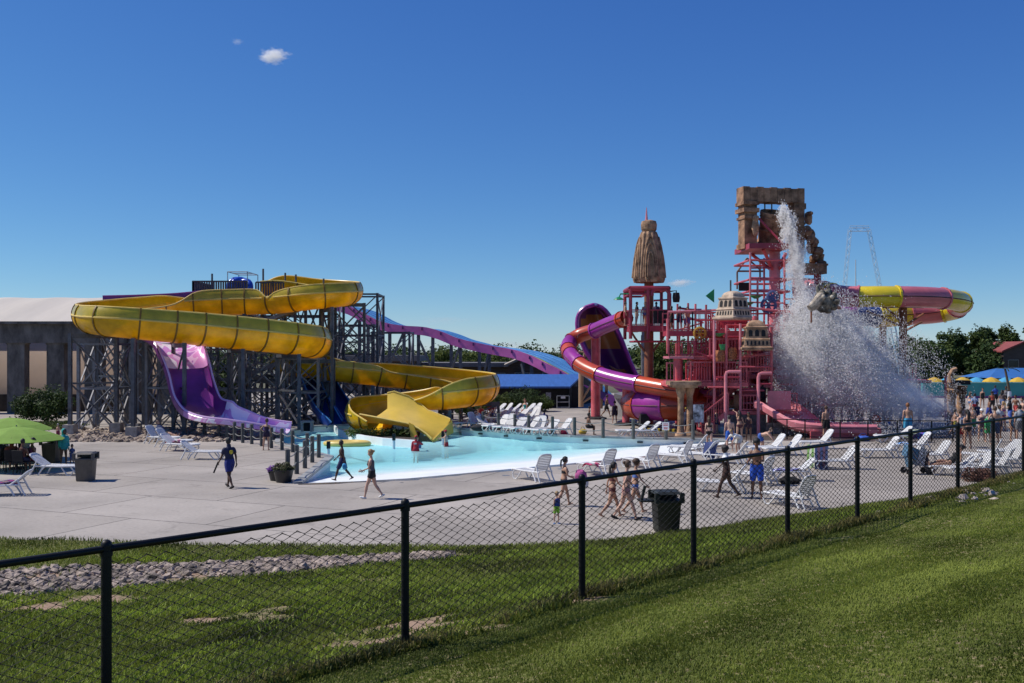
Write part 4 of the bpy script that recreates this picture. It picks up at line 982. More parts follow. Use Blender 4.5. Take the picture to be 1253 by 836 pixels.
# ---- far right: pool wall, canopy, parasols, red roofed house
Yw=100; tw=root('pool_wall','long teal wall with purple base at the far right','wall',(xx(1200,Yw),Yw,0))
a,b=xx(1128,Yw),xx(1330,Yw)
m=MB(); m.box(((a+b)/2,Yw,.85),(b-a,.4,1.3)); m.build('wall_panel',mat('teal_paint',(.045,.30,.29),.6,.12,.6),tw,False,True)
m=MB(); m.box(((a+b)/2,Yw-.02,.1),(b-a+.02,.46,.22)); m.build('base_band',mat('magenta_paint',(.25,.04,.20),.6,.12,.6),tw,False,True)
m=MB(); m.box(((a+b)/2,Yw,1.53),(b-a,.5,.08)); m.build('cap',mat('teal_cap',(.13,.40,.38),.6,.1,.6),tw,False,True)
cn=root('shade_canopy','blue hipped canopy roof on posts behind the yellow parasols','canopy',(xx(1240,125),125,0))
a,b=xx(1196,125),xx(1330,125); z0,z1=P(0,462,125).z,P(0,450,128).z
m=MB(); m.add([(a,122,z0),(b,122,z0),(b,130,z0),(a,130,z0),(a+3,126,z1),(b-3,126,z1)],[(0,1,5,4),(1,2,5),(2,3,4,5),(3,0,4),(3,2,1,0)]); m.build('roof',mat('canopy_blue',(.04,.15,.40),.5,.1,.8),cn,False,True)
for i in range(6):
    for y in (122.6,129.4):
        x=a+.6+(b-a-1.2)*i/5; m=MB(); m.tube([(x,y,-.1),(x,y,z0)],.1,6); m.build('post',m_dark,cn,False,True)
def parasol(name,label,x,y,zb,rad,h,m_,n=8,group=None,tilt=0,vent=True):
    t=root(name,label,'parasol',(x,y,zb),0,group); m=MB(); rows=[]
    for r_,z_ in ((.02,h),(.35,h-.10),(.72,h-.30),(1,h-.52)):
        rows.append([Vector((rad*r_*math.cos(2*math.pi*i/(n*2))*(1 if i%2==0 else .955),rad*r_*math.sin(2*math.pi*i/(n*2))*(1 if i%2==0 else .955),z_)) for i in range(n*2+1)])
    m.grid(rows); rr=[[p-Vector((0,0,.02)) for p in r] for r in rows]; m.grid(rr[::-1]); m.build('canopy',m_,t)
    m=MB(); 
    m.tube([(0,0,0),(0,0,h+.06)],.025,8); m.build('pole',m_stl2,t)
    for i in range(n):
        a=2*math.pi*i/n; m=MB(); m.tube([(0,0,h-.06),(rad*.98*math.cos(a),rad*.98*math.sin(a),h-.56)],.012,5); m.build('rib',m_stl2,t)
    m=MB(); m.lathe([(.28,0),(.28,.06),(.06,.1)],(0,0,0),12); m.build('base',m_dark,t)
    return t
m_cy=mat('canopy_yellow',(.72,.48,.06),.8,.08,1,transl=.3); m_cb=mat('canopy_sky',(.10,.45,.68),.8,.08,1,transl=.3)
cols='yellow blue yellow blue yellow blue yellow blue'.split()
pp=[(1143,'leftmost, beyond the stone columns'),(1160,'half hidden by the stone columns'),(1178,'right of the stone columns'),(1195,'at the left end of the canopy'),(1213,'under the left part of the canopy'),(1231,'before the middle of the canopy'),(1246,'at the right edge'),(1259,'just cut by the right edge')]
for i,(px,ds) in enumerate(pp):
    p=P(px,461.5,112+i%2); parasol('parasol',cols[i]+' parasol in the row above the teal wall, '+ds,p.x,p.y,-.3,1.05,p.z+.3,m_cy if i%2==0 else m_cb,8,'yellow and blue parasols in a row')
hs=house('red_roof_house','grey timber house with dull red roof among the trees',1228,1275,420,429,165,9,True)
for c_ in hs.children:
    if c_.name.startswith('roof'): c_.data.materials[0]=mat('red_roof',(.24,.055,.05),.8,.1,1)
# ---- grey shed and lamp post
sh=root('utility_shed','small pale grey shed under the red tube slide','shed',(xx(768,72),72,0))
a,b=xx(753,70.5),xx(786,74); m=MB(); m.prism([Vector((a,70.6,0)),Vector((a+.6,70.2,0)),Vector((a+.6,70.2,1.35)),Vector((a,70.6,1.35))],(1.6,3.6,0)); m.build('wall',mat('shed_grey',(.42,.41,.40),.8,.1,1),sh,False,True)
m=MB(); m.prism([Vector((a-.1,70.4,1.36)),Vector((a+.75,69.9,1.36)),Vector((a+.75,69.9,1.50)),Vector((a-.1,70.4,1.72))],(1.75,3.9,.12)); m.build('roof',mat('shed_roof',(.20,.20,.21),.7,.1,1),sh,False,True)
lp=root('lamp_post','grey lamp post with curved arm before the bright green tree','lamp',(xx(787,74),74,0))
m=MB(); m.tube([(xx(787,74),74,0),(xx(787,74),74,5.9)],.17,10); m.build('pole',m_stl2,lp,False,True)
m=MB(); q=xx(787,74); m.tube([(q,74,5.7),(q,74,6.2),(q-.15,74,6.38),(q-.7,74,6.3)],.12,8); m.build('arm',m_stl2,lp,False,True)
m=MB(); m.box((q-.75,74,6.22),(.7,.35,.22),taper=.7); m.build('lamp_head',m_stl2,lp,False,True)
# ---- small white clouds: thin real vapour high above and beyond the park
def cloud_mat(nm,dens,sc_):
    m=bpy.data.materials.new(nm); m.use_nodes=True; nt=m.node_tree; N=nt.nodes; L=nt.links; N.remove(N['Principled BSDF'])
    tc=N.new('ShaderNodeTexCoord'); no=N.new('ShaderNodeTexNoise'); no.inputs['Scale'].default_value=sc_; no.inputs['Detail'].default_value=5; no.inputs['Roughness'].default_value=.65
    L.new(tc.outputs['Object'],no.inputs['Vector'])
    ln=N.new('ShaderNodeVectorMath'); ln.operation='LENGTH'; L.new(tc.outputs['Object'],ln.inputs[0])
    a=N.new('ShaderNodeMapRange'); a.inputs[1].default_value=.15; a.inputs[2].default_value=1.0; a.inputs[3].default_value=.06; a.inputs[4].default_value=-.85; L.new(ln.outputs['Value'],a.inputs[0])
    ad=N.new('ShaderNodeMath'); ad.operation='MULTIPLY_ADD'; ad.inputs[1].default_value=1.7; L.new(no.outputs['Fac'],ad.inputs[0]); L.new(a.outputs[0],ad.inputs[2])
    mr=N.new('ShaderNodeMapRange'); mr.inputs[1].default_value=.55; mr.inputs[2].default_value=1.0; mr.inputs[3].default_value=0; mr.inputs[4].default_value=dens; L.new(ad.outputs[0],mr.inputs[0])
    v=N.new('ShaderNodeVolumePrincipled'); v.inputs['Color'].default_value=(1,1,1,1); v.inputs['Anisotropy'].default_value=.2; L.new(mr.outputs[0],v.inputs['Density']); L.new(v.outputs[0],N['Material Output'].inputs['Volume'])
    return m
for i,(px,py,hw,hh,ds,dn) in enumerate(((334,68,24,11,'small bright white cloud high at the upper left',.05),(832,346,22,7,'flat white cloud between the brown spire and the bucket arch',.035),(615,437-14,60,9,'faint cloud low above the racing slide end',.006),(290,51,10,5,'tiny wisp of cloud left above the bright cloud',.012),(440+100,392,50,8,'faint thin cloud streak above the racing slide',.004))):
    Y=1500; dn*=3; hw*=1.35; hh*=1.35; p=P(px,py,Y); u=Y/F
    m=MB(); m.sph((0,0,0),1,16,10); o=m.build('cloud',cloud_mat('vapour',dn,2.2+i*.3),None); o.location=p; o.scale=(hw*u,hh*u*2.2,hh*u); tag(o,ds,'cloud')
# ================================================================== WATER PLAY STRUCTURE (right)
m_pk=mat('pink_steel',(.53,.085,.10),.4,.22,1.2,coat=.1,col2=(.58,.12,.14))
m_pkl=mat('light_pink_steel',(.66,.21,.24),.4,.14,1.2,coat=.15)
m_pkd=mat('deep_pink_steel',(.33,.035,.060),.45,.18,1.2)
m_stone=mat('carved_tan',(.31,.175,.10),.9,.35,2.2,bump=.7,bscale=18,col2=(.37,.225,.135))
m_stoned=mat('carved_brown',(.24,.125,.07),.9,.38,2.0,bump=.8,bscale=16,col2=(.31,.175,.105))
m_pale_st=mat('pale_temple',(.47,.36,.27),.85,.22,2,bump=.4,bscale=14)
m_pole=mat('brown_pole',(.23,.085,.04),.6,.2,1.5)
m_grn=mat('green_spout',(.01,.22,.07),.4,.1,1)
m_wheel=mat('ochre_wheel',(.42,.24,.02),.5,.15,2)
def pipe(pr,pts,r,nm='pipe',m_=None,n=8):
    mb=MB(); mb.tube(pts,r,n); return mb.build(nm,m_ or m_pk,pr,True,True)
def panelrail(pr,a,b,h=1.05,sp=.16,m_=None,nm='railing',slat=.035):
    """slatted guard panel from a to b (floor points, may slope)"""
    a=Vector(a);b=Vector(b); mb=MB(); L_=(b-a).length; k=max(2,int(L_/sp))
    for i in range(k+1):
        p=a.lerp(b,i/k); mb.bar(p+Vector((0,0,.08)),p+Vector((0,0,h)),slat)
    mb.bar(a+Vector((0,0,h)),b+Vector((0,0,h)),.07); mb.bar(a+Vector((0,0,.08)),b+Vector((0,0,.08)),.055)
    for p in (a,b): mb.bar(p,p+Vector((0,0,h+.05)),.075)
    return mb.build(nm,m_ or m_pk,pr,False,True)
def deck(pr,x0,x1,y0,y1,z,t=.22,m_=None,nm='platform'):
    mb=MB(); mb.box(((x0+x1)/2,(y0+y1)/2,z-t/2),(x1-x0,y1-y0,t)); return mb.build(nm,m_ or m_pk,pr,False,True)
def fr(pr,x0,x1,y0,y1,zs,m_=None,r=.07,nm='ring_beam'):
    for z in zs:
        for a,b in (((x0,y0),(x1,y0)),((x1,y0),(x1,y1)),((x1,y1),(x0,y1)),((x0,y1),(x0,y0))): pipe(pr,[(a[0],a[1],z),(b[0],b[1],z)],r,nm,m_)
def zz(py,Y): return P(0,py,Y).z
# ------------------------------------------------------------------ the spire tower with its own platform
SY=64; sx=xx(794,SY)
sp=root('spire_tower','tall brown pole carrying a ribbed brown stone spire, with a pink cage platform','play tower',(sx,SY,0))
pipe(sp,[(sx,SY,-.1),(sx,SY,zz(344,SY))],.30,'pole',m_pole,12)
mb=MB(); n=48; prof=[(.93,zz(346,SY)),(1.0,zz(342,SY)),(.97,zz(332,SY)),(.86,zz(315,SY)),(.72,zz(300,SY)),(.55,zz(287,SY)),(.48,zz(284,SY))]
V=[]
for r_,z_ in prof:
    for j in range(n):
        a=2*math.pi*j/n; q=1+.05*(1 if (j//2)%2 else -1)+.03*math.sin(4*a); V.append(Vector((sx+r_*q*math.cos(a),SY+r_*q*math.sin(a),z_)))
Fc=[(i*n+j,i*n+(j+1)%n,(i+1)*n+(j+1)%n,(i+1)*n+j) for i in range(len(prof)-1) for j in range(n)]+[tuple(range(n))[::-1],tuple(range((len(prof)-1)*n,len(prof)*n))]
mb.add(V,Fc); spire=mb.build('spire',m_stone,sp,False,True)
mb=MB()                                  # raised stepped arches on the spire
for a0 in (-1.57,-.3,-2.84,.9,2.2):
    for w_,ht in ((.62,.88),(.44,.72),(.26,.54)):
        pts=[]
        for k in range(13):
            t=k/12*math.pi; da=math.cos(t)*w_*.75; f=math.sin(t)
            zt_=zz(343,SY)+.15+(zz(287,SY)-zz(343,SY))*ht*(f**.55)
            rr=np.interp(zt_,[p[1] for p in prof],[p[0] for p in prof])*1.075
            pts.append((sx+rr*math.cos(a0+da),SY+rr*math.sin(a0+da),zt_))
        mb.tube(pts,.05,5)
mb.build('arch_relief',m_stone,sp,True,True)
mb=MB(); mb.lathe([(.42,zz(283.5,SY)),(.50,zz(281,SY)),(.52,zz(275,SY)),(.46,zz(271,SY)),(.2,zz(269.5,SY))],(sx,SY,0),20); mb.build('cap',m_stone,sp,False,True)
pipe(sp,[(sx-.15,SY,zz(270,SY)),(sx-.15,SY,zz(261,SY)),(sx-.15,SY,zz(254,SY))],[.09,.05,.02],'finial',m_pkl)
x0,x1=xx(769,SY),xx(815,SY); zf=zz(399,SY); y0,y1=62.9,66
deck(sp,x0,x1,y0,y1,zf,.35,m_pkd)
for x in (x0,xx(790,SY),x1):
    for y in (y0,y1):
        if x==xx(790,SY) and y==y1: continue
        pipe(sp,[(x,y,zz(415,SY)),(x,y,zz(355,SY))],.11,'column',m_pkd)
fr(sp,x0,x1,y0,y1,[zz(354,SY)],m_pkd,.14); fr(sp,x0,xx(790,SY),y0,y1,[zz(361,SY)],m_pkd,.07)
pipe(sp,[(xx(795,SY),y0,zz(363,SY)),(xx(795,SY),y0,zz(358,SY)),(xx(800,SY),y0,zz(355,SY)),(xx(812,SY),y0,zz(356,SY)),(xx(816,SY),y0,zz(361,SY)),(xx(816,SY),y0,zz(400,SY))],.12,'hoop',m_pkd)
pipe(sp,[(xx(797,SY),y0,zz(369,SY)),(xx(815,SY),y0,zz(368,SY))],.06,'rail',m_pkd)
for a,b in (((x0,y0),(x1,y0)),((x0,y1),(x1,y1)),((x0,y0),(x0,y1))): panelrail(sp,(a[0],a[1],zf),(b[0],b[1],zf),.98,.34,m_pkd,slat=.03)
deckb=MB().box((xx(806,SY),y0+.05,zf+.55),(.95,.05,.85)).build('dark_panel',m_dark,sp,False,True)
for s_ in (-1,1): pipe(sp,[(sx+s_*1.15,SY,zf-.35),(sx+s_*.9,SY,zf-.75),(sx+s_*.2,SY,zf-1.75)],.07,'strut',m_pole)
fr(sp,x0+.3,x1-.2,y0+.3,y1-.3,[zz(418,SY)],m_pkd,.06)
pipe(sp,[(x0,y0,zz(361,SY)),(xx(757,SY),y0,zz(361,SY)),(xx(755,SY),y0,zz(366,SY))],.045,'spout_arm',m_grn)
mb=MB(); mb.lathe([(.34,zz(368,SY)),(.30,zz(367,SY)),(.07,zz(364.5,SY))],(xx(755,SY),y0,0),12); mb.build('shower_head',m_grn,sp,False,True)
pipe(sp,[(xx(817,SY),y0,zz(358,SY)),(xx(824,SY),y0,zz(357,SY)),(xx(824,SY),y0,zz(371,SY))],.04,'spout_arm',m_dark)
mb=MB(); mb.lathe([(.2,0),(.24,.3),(.2,.6)],(xx(824,SY),y0,zz(371,SY)),10); mb.build('bucket',m_dark,sp,False,True)
# ------------------------------------------------------------------ main frame
ps=root('play_structure','big pink water play structure of pipes, platforms, stairs and slides','play structure',(13,58,0))
FYs=(56.8,59.6,62.6)
f0=FYs[0]
cols_=[(817,0,433,390,435),(829,2,520,372,0),(842,2,520,371,0),(851,1,520,372,0),(864,1,520,373,0),(874,0,535,392,0),(889,0,500,398,0),(906,0,505,396,0),(918,1,530,309,0),(927,1,505,340,0),(944,0,500,400,0),(960,1,530,309,0),(975,2,530,330,0),(989,1,530,345,0),(1003,2,530,345,0),(900,2,520,360,0),(880,2,520,392,0),(858,2,520,395,0),(935,2,520,316,0),(1020,1,530,365,0)]
for px,fi,pb,pt,_ in cols_:
    Y=FYs[fi]; pipe(ps,[(xx(px,Y),Y,max(0,zz(pb,Y)) if pb<525 else -.05),(xx(px,Y),Y,zz(pt,Y))],.065 if fi else .08,'column',m_pkl if px in (918,906,874) else m_pk)
YB=62; bx=xx(948,YB)
pipe(ps,[(bx,YB,-.05),(bx,YB,zz(306,YB))],.34,'bucket_column',m_pkl,14)
pipe(ps,[(xx(832,f0),f0+.8,zz(470,f0)),(xx(832,f0),f0+.8,zz(437,f0))],.24,'vessel',m_pk,14)
# levels
L4=zz(405,60); L3=zz(436,58); L2=zz(468,f0); L1=zz(503,f0)
xa,xb=xx(816,60),xx(876,60)
deck(ps,xa,xb,59.6,61.6,L4,.3,m_pkd); deck(ps,xb,xx(1000,60),59.4,63,L4,.28,m_pk)
panelrail(ps,(xa,59.6,L4),(xx(846,60),59.6,L4),1.1,.3); panelrail(ps,(xx(846,60),59.6,L4),(xb,59.6,L4),1.1,.3); panelrail(ps,(xa,61.6,L4),(xb,61.6,L4),1.1,.3)
pipe(ps,[(xa,59.6,zz(382,60)),(xb+1,59.6,zz(379,60))],.06,'rail',m_pkl); pipe(ps,[(xa,61.6,zz(390,60)),(xb+1,61.6,zz(390,60))],.05,'rail')
deck(ps,xx(816,58),xx(846,58),57.2,59.4,L3,.14,m_pkl)
panelrail(ps,(xx(816,58),57.2,L3),(xx(846,58),57.2,L3),.85,.12,m_pkd,slat=.02)
deck(ps,xx(846,58),xx(912,58),57.4,62,L3,.2,m_pk)
panelrail(ps,(xx(866,58),57.4,L3),(xx(912,58),57.4,L3),1.0,.18)
deck(ps,xx(817,f0),xx(916,f0),56.9,62,L2,.25,m_pk); deck(ps,xx(916,f0),xx(1000,f0),58.5,63,L2+.4,.25,m_pkd)
for a,b in ((846,872),(872,890),(890,914)): panelrail(ps,(xx(a,f0),56.9,L2),(xx(b,f0),56.9,L2),1.15,.15)
panelrail(ps,(xx(817,f0),57.1,L2),(xx(826,f0),57.1,L2),1.1,.14)
mb=MB(); mb.box(((xx(818,55.4)+xx(856,55.4))/2,55.6,zz(469,55.4)),(xx(856,55.4)-xx(818,55.4),1.5,.22)); mb.box(((xx(818,55.4)+xx(856,55.4))/2,55.6,zz(472.5,55.4)),(xx(852,55.4)-xx(822,55.4),1.3,.16)); mb.build('stone_lintel',m_stone,ps,False,True)
for px,pb in ((833,540),(846,534)):
    Y=55.5; x=xx(px,Y); mb=MB(); mb.lathe([(.34,-.03),(.30,.12),(.21,.2),(.18,.5),(.165,1.7),(.18,2.2),(.25,2.4),(.30,2.62),(.32,zz(474,Y))],(x,Y+(.5 if px==846 else 0),0),14); mb.build('stone_column',m_stone,ps,True,True)
# wheel on the bridge
wx,wz=xx(856,59.4),zz(408,59.4); mb=MB()
mb.tube([(wx+.34*math.cos(i*math.pi/9),59.3,wz+.34*math.sin(i*math.pi/9)) for i in range(18)],.075,6,closed=True)
for i in range(6): a=i*math.pi/3; mb.tube([(wx,59.3,wz),(wx+.33*math.cos(a),59.3,wz+.33*math.sin(a))],.05,5)
mb.lathe([(.1,-.08),(.1,.08)],(wx,59.3,wz),10); mb.build('wheel',m_wheel,ps,False,True)
# hoops, spouts, pipes
for x0p,x1p,pt,pb,Y in ((888,906,455,528,55.6),(928,944,457,534,55.4)):
    pipe(ps,[(xx(x0p,Y),Y,zz(pb,Y)),(xx(x0p,Y),Y,zz(pt+5,Y)),(xx(x0p+1.2,Y),Y,zz(pt+1,Y)),(xx(x0p+4,Y),Y,zz(pt,Y)),(xx(x1p,Y),Y,zz(pt,Y))],.095,'hoop',m_pkl)
for a,b,pa,pb,Y in ((876,905,462,462,56.3),(905,944,449,449,56.4),(874,918,440,436,57),(852,872,430,440,57.2),(885,944,412,412,57.5),(918,960,355,355,60),(918,960,370,371,60.2),(905,960,384,384,60.2),(889,960,398,398,60),(918,1000,340,342,60),(918,944,328,328,60),(960,1003,366,366,60),(960,1010,382,385,60),(900,990,420,420,61),(900,995,430,433,60),(846,890,420,420,60),(930,944,470,470,55.5),(866,905,474,474,56.2),(905,935,478,478,57),(918,1005,452,452,60),(865,940,487,484,58),(850,918,392,392,61.5)):
    pipe(ps,[(xx(a,Y),Y,zz(pa,Y)),(xx(b,Y),Y,zz(pb,Y))],.05,'pipe',(m_pkl,m_pk,m_pkd)[(a+b)%3])
for px,py,Y,t_ in ((880,410,57,0),(885,426,57,1),(925,364,59.5,0),(916,372,59.5,0)):
    mb=MB(); x,z=xx(px,Y),zz(py,Y)
    if t_: mb.lathe([(.12,-.22),(.26,.22)],(x,Y,z),10)
    else: mb.lathe([(.1,-.08),(.34,.06),(.34,.1)],(x,Y,z),12)
    mb.build('spout_cone',m_grn,ps,False,True)
mb=MB(); x,z=xx(874,59),zz(362,59); mb.prism([Vector((x-.5,59,z)),Vector((x,59,z-.4)),Vector((x,59,z+.4))],(0,.12,0)); mb.build('arrow_vane',m_grn,ps,False,True)
for px,py in ((882,435),(895,432)):
    mb=MB(); x,z=xx(px,57),zz(py,57); mb.lathe([(.32,-.35),(.36,0),(.3,.3)],(x,57.1,z),12); mb.build('net_basket',mat('rust_net',(.36,.13,.05),.8,.6,14),ps,False,True)
for px,py,r_ in ((940,374,.42),(945,363,.3)):
    mb=MB(); x,z=xx(px,59.4),zz(py,59.4); mb.tube([(x+r_*math.cos(i*math.pi/8),59.3,z+r_*math.sin(i*math.pi/8)) for i in range(16)],.09,6,closed=True)
    for i in range(3): a=i*math.pi/3; mb.tube([(x-r_*math.cos(a),59.3,z-r_*math.sin(a)),(x+r_*math.cos(a),59.3,z+r_*math.sin(a))],.06,5)
    mb.build('blue_wheel',mat('slate_blue',(.07,.09,.22),.5,.1,1),ps,False,True)
# stairs and guard rails low down
def stair(xA,zA,xB,zB,Y,w_):
    mb=MB(); k=max(3,int(abs(zB-zA)/.2))
    for i in range(k): t=(i+.5)/k; mb.box((xA+(xB-xA)*t,Y+w_/2,zA+(zB-zA)*t),(abs(xB-xA)/k*1.05,w_,.07))
    mb.bar((xA,Y,zA-.05),(xB,Y,zB-.05),.06,.26); mb.bar((xA,Y+w_,zA-.05),(xB,Y+w_,zB-.05),.06,.26); mb.build('stairs',m_pk,ps,False,True)
    panelrail(ps,(xA,Y-.02,zA),(xB,Y-.02,zB),1.0,.17)
    panelrail(ps,(xA,Y+w_+.02,zA),(xB,Y+w_+.02,zB),1.0,.17)
stair(xx(858,f0),.1,xx(890,f0),L1,56.6,1.3); stair(xx(868,58),L1,xx(912,58),L2,58.6,1.2); stair(xx(846,59),L2,xx(876,59),L3,59.6,1.2); stair(xx(907,60),L3,xx(874,60),L4,60.6,1.2)
deck(ps,xx(888,f0),xx(978,f0),56.7,62,L1,.2,m_pk)
panelrail(ps,(xx(945,f0),56.8,L1),(xx(975,f0),56.8,L1),1.0,.17); panelrail(ps,(xx(890,f0),61.9,L1),(xx(975,f0),61.9,L1),1.1,.17); panelrail(ps,(xx(906,f0),56.8,L1),(xx(926,f0),56.8,L1),.9,.17)
m_blk2=mat('grey_stone_block',(.12,.11,.105),.85,.35,3,bump=.6,bscale=10); 
def blockwall(xA,xB,Y,h,m_,nm):
    mb=MB(); r_=0; z=-.03
    while z<h-.02:
        hh=min(.26,h-z); x=xA-(.25 if r_%2 else 0)
        while x<xB:
            w_=.5; a,b=max(x,xA),min(x+w_,xB)
            if b-a>.05: mb.box(((a+b)/2,Y+random.uniform(-.02,.02),z+hh/2),(b-a-.015,.5,hh-.012))
            x+=w_
        z+=hh; r_+=1
    return mb.build(nm,m_,ps,False,True)
blockwall(xx(892,f0),xx(937,f0),56.9,L1-.22,m_blk2,'stone_wall'); blockwall(xx(937,f0),xx(985,f0),57.0,.62,mat('veneer_stone',(.36,.29,.25),.85,.45,3,bump=.5,bscale=12,col2=(.45,.38,.36)),'stone_wall')
mb=MB(); mb.box((xx(854.5,55.9),55.9,zz(506,55.9)),(xx(861,55.9)-xx(848,55.9),.08,1.0)); mb.build('paint_splash_panel',mat('paint_splash',(.42,.36,.62),.6,.9,3.5,col2=(.66,.62,.70)),ps,False,True)
mb=MB(); 
for y in (57.6,58.8): mb.box((xx(900,57),y,L1+.25),(.9,.35,.06)); mb.box((xx(906,57),y,L1+.45),(.5,.06,.8))
mb.build('bench',mat('wood_tan',(.35,.20,.10),.7,.2,2),ps,False,True)
# inner climbing nets / mesh panels that fill the frame
m_net=mat('net_mauve',(.20,.05,.07),.8,.3,6)
for a,b,pa,pb,Y in ((846,872,415,433,59.2),(890,916,412,430,59.4),(925,958,405,432,59.8),(925,990,440,466,60.4),(866,912,395,403,62),(960,1000,398,430,62.3),(905,925,378,398,61.9)):
    mb=MB(); x0,x1,z0,z1=xx(a,Y),xx(b,Y),zz(pb,Y),zz(pa,Y); k=int((x1-x0)/.14)
    for i in range(k+1): x=x0+(x1-x0)*i/k; mb.bar((x,Y,z0),(x,Y,z1),.03)
    k=int((z1-z0)/.14)
    for i in range(k+1): z=z0+(z1-z0)*i/k; mb.bar((x0,Y+.03,z),(x1,Y+.03,z),.03)
    mb.build('net_panel',m_net,ps,False,True)
# denser inner framing: back rows of posts, cross pipes, solid guard panels
rg=random.Random(21)
for i in range(26):
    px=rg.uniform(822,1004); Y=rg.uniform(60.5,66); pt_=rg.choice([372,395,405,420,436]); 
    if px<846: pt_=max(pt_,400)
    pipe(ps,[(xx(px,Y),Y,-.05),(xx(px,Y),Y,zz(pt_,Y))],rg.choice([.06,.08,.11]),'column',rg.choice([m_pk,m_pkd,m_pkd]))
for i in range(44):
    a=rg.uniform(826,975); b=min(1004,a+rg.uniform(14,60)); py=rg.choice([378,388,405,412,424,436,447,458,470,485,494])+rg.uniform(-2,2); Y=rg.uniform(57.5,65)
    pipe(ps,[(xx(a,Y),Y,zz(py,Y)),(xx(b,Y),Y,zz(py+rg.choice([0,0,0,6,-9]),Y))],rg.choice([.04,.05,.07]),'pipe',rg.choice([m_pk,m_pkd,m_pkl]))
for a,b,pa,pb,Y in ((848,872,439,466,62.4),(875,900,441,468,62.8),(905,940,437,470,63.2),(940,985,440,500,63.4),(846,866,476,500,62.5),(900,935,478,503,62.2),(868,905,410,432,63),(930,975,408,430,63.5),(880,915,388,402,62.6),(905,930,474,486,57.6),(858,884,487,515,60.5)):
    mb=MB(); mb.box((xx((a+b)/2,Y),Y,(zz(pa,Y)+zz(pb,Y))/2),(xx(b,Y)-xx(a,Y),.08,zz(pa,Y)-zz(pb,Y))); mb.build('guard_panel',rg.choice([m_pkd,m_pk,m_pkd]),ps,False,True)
for a,b,py,Y in ((866,892,452,57.2),(894,916,458,57),(912,944,437,57.4),(846,866,452,58.6),(944,990,455,59)):
    panelrail(ps,(xx(a,Y),Y,zz(py,Y)-.9),(xx(b,Y),Y,zz(py,Y)-.9),1.0,.15,rg.choice([m_pk,m_pkd]))
# inner magenta slide seen under the deck
Si,_=catmull([PX(848,478,61,-100,100),PX(870,480,60,-100,100),PX(892,476,59.5,-100,100)],.3); mb=MB(); flume(mb,Si,.75); mb.build('inner_slide',[mat('magenta_gelcoat',(.28,.03,.22),.3,.12,.8,coat=.3)],ps,True,True)
# pink splash-out slide at the front right
PK=[PX(936,500,57.5,1.25,.55,.55),PX(950,503,57.0,1.25,.55,.5),PX(962,509,56.4,1.25,.5,.5),PX(975,519,55.8,1.25,.5,.55),PX(988,526.5,55.3,1.25,.55,.6),PX(1004,530,55.0,1.25,.55,.62),PX(1030,531,55.0,1.25,.55,.62),PX(1062,531,55.0,1.25,.55,.62)]
Sp,_=catmull(PK,.3); mb=MB(); mb.V=[]; tt=trough(mb,Sp,0,0,.12,0,0); mb.build('splash_slide',[m_pkl],ps,True,True)
mb=MB(); x=xx(1062,55); mb.box((x+.1,55,zz(531,55)-.05),(.3,2.7,.9)); mb.box((xx(1026,53.8),53.72,zz(536,53.8)+.1),(xx(1062,53.8)-xx(992,53.8),.14,.55)); mb.build('slide_end_wall',m_pk,ps,False,True)
panel2=MB().box((xx(954,56.2),56.3,zz(490,56.2)),(1.3,.12,1.05)).build('pink_panel',m_pkl,ps,False,True)
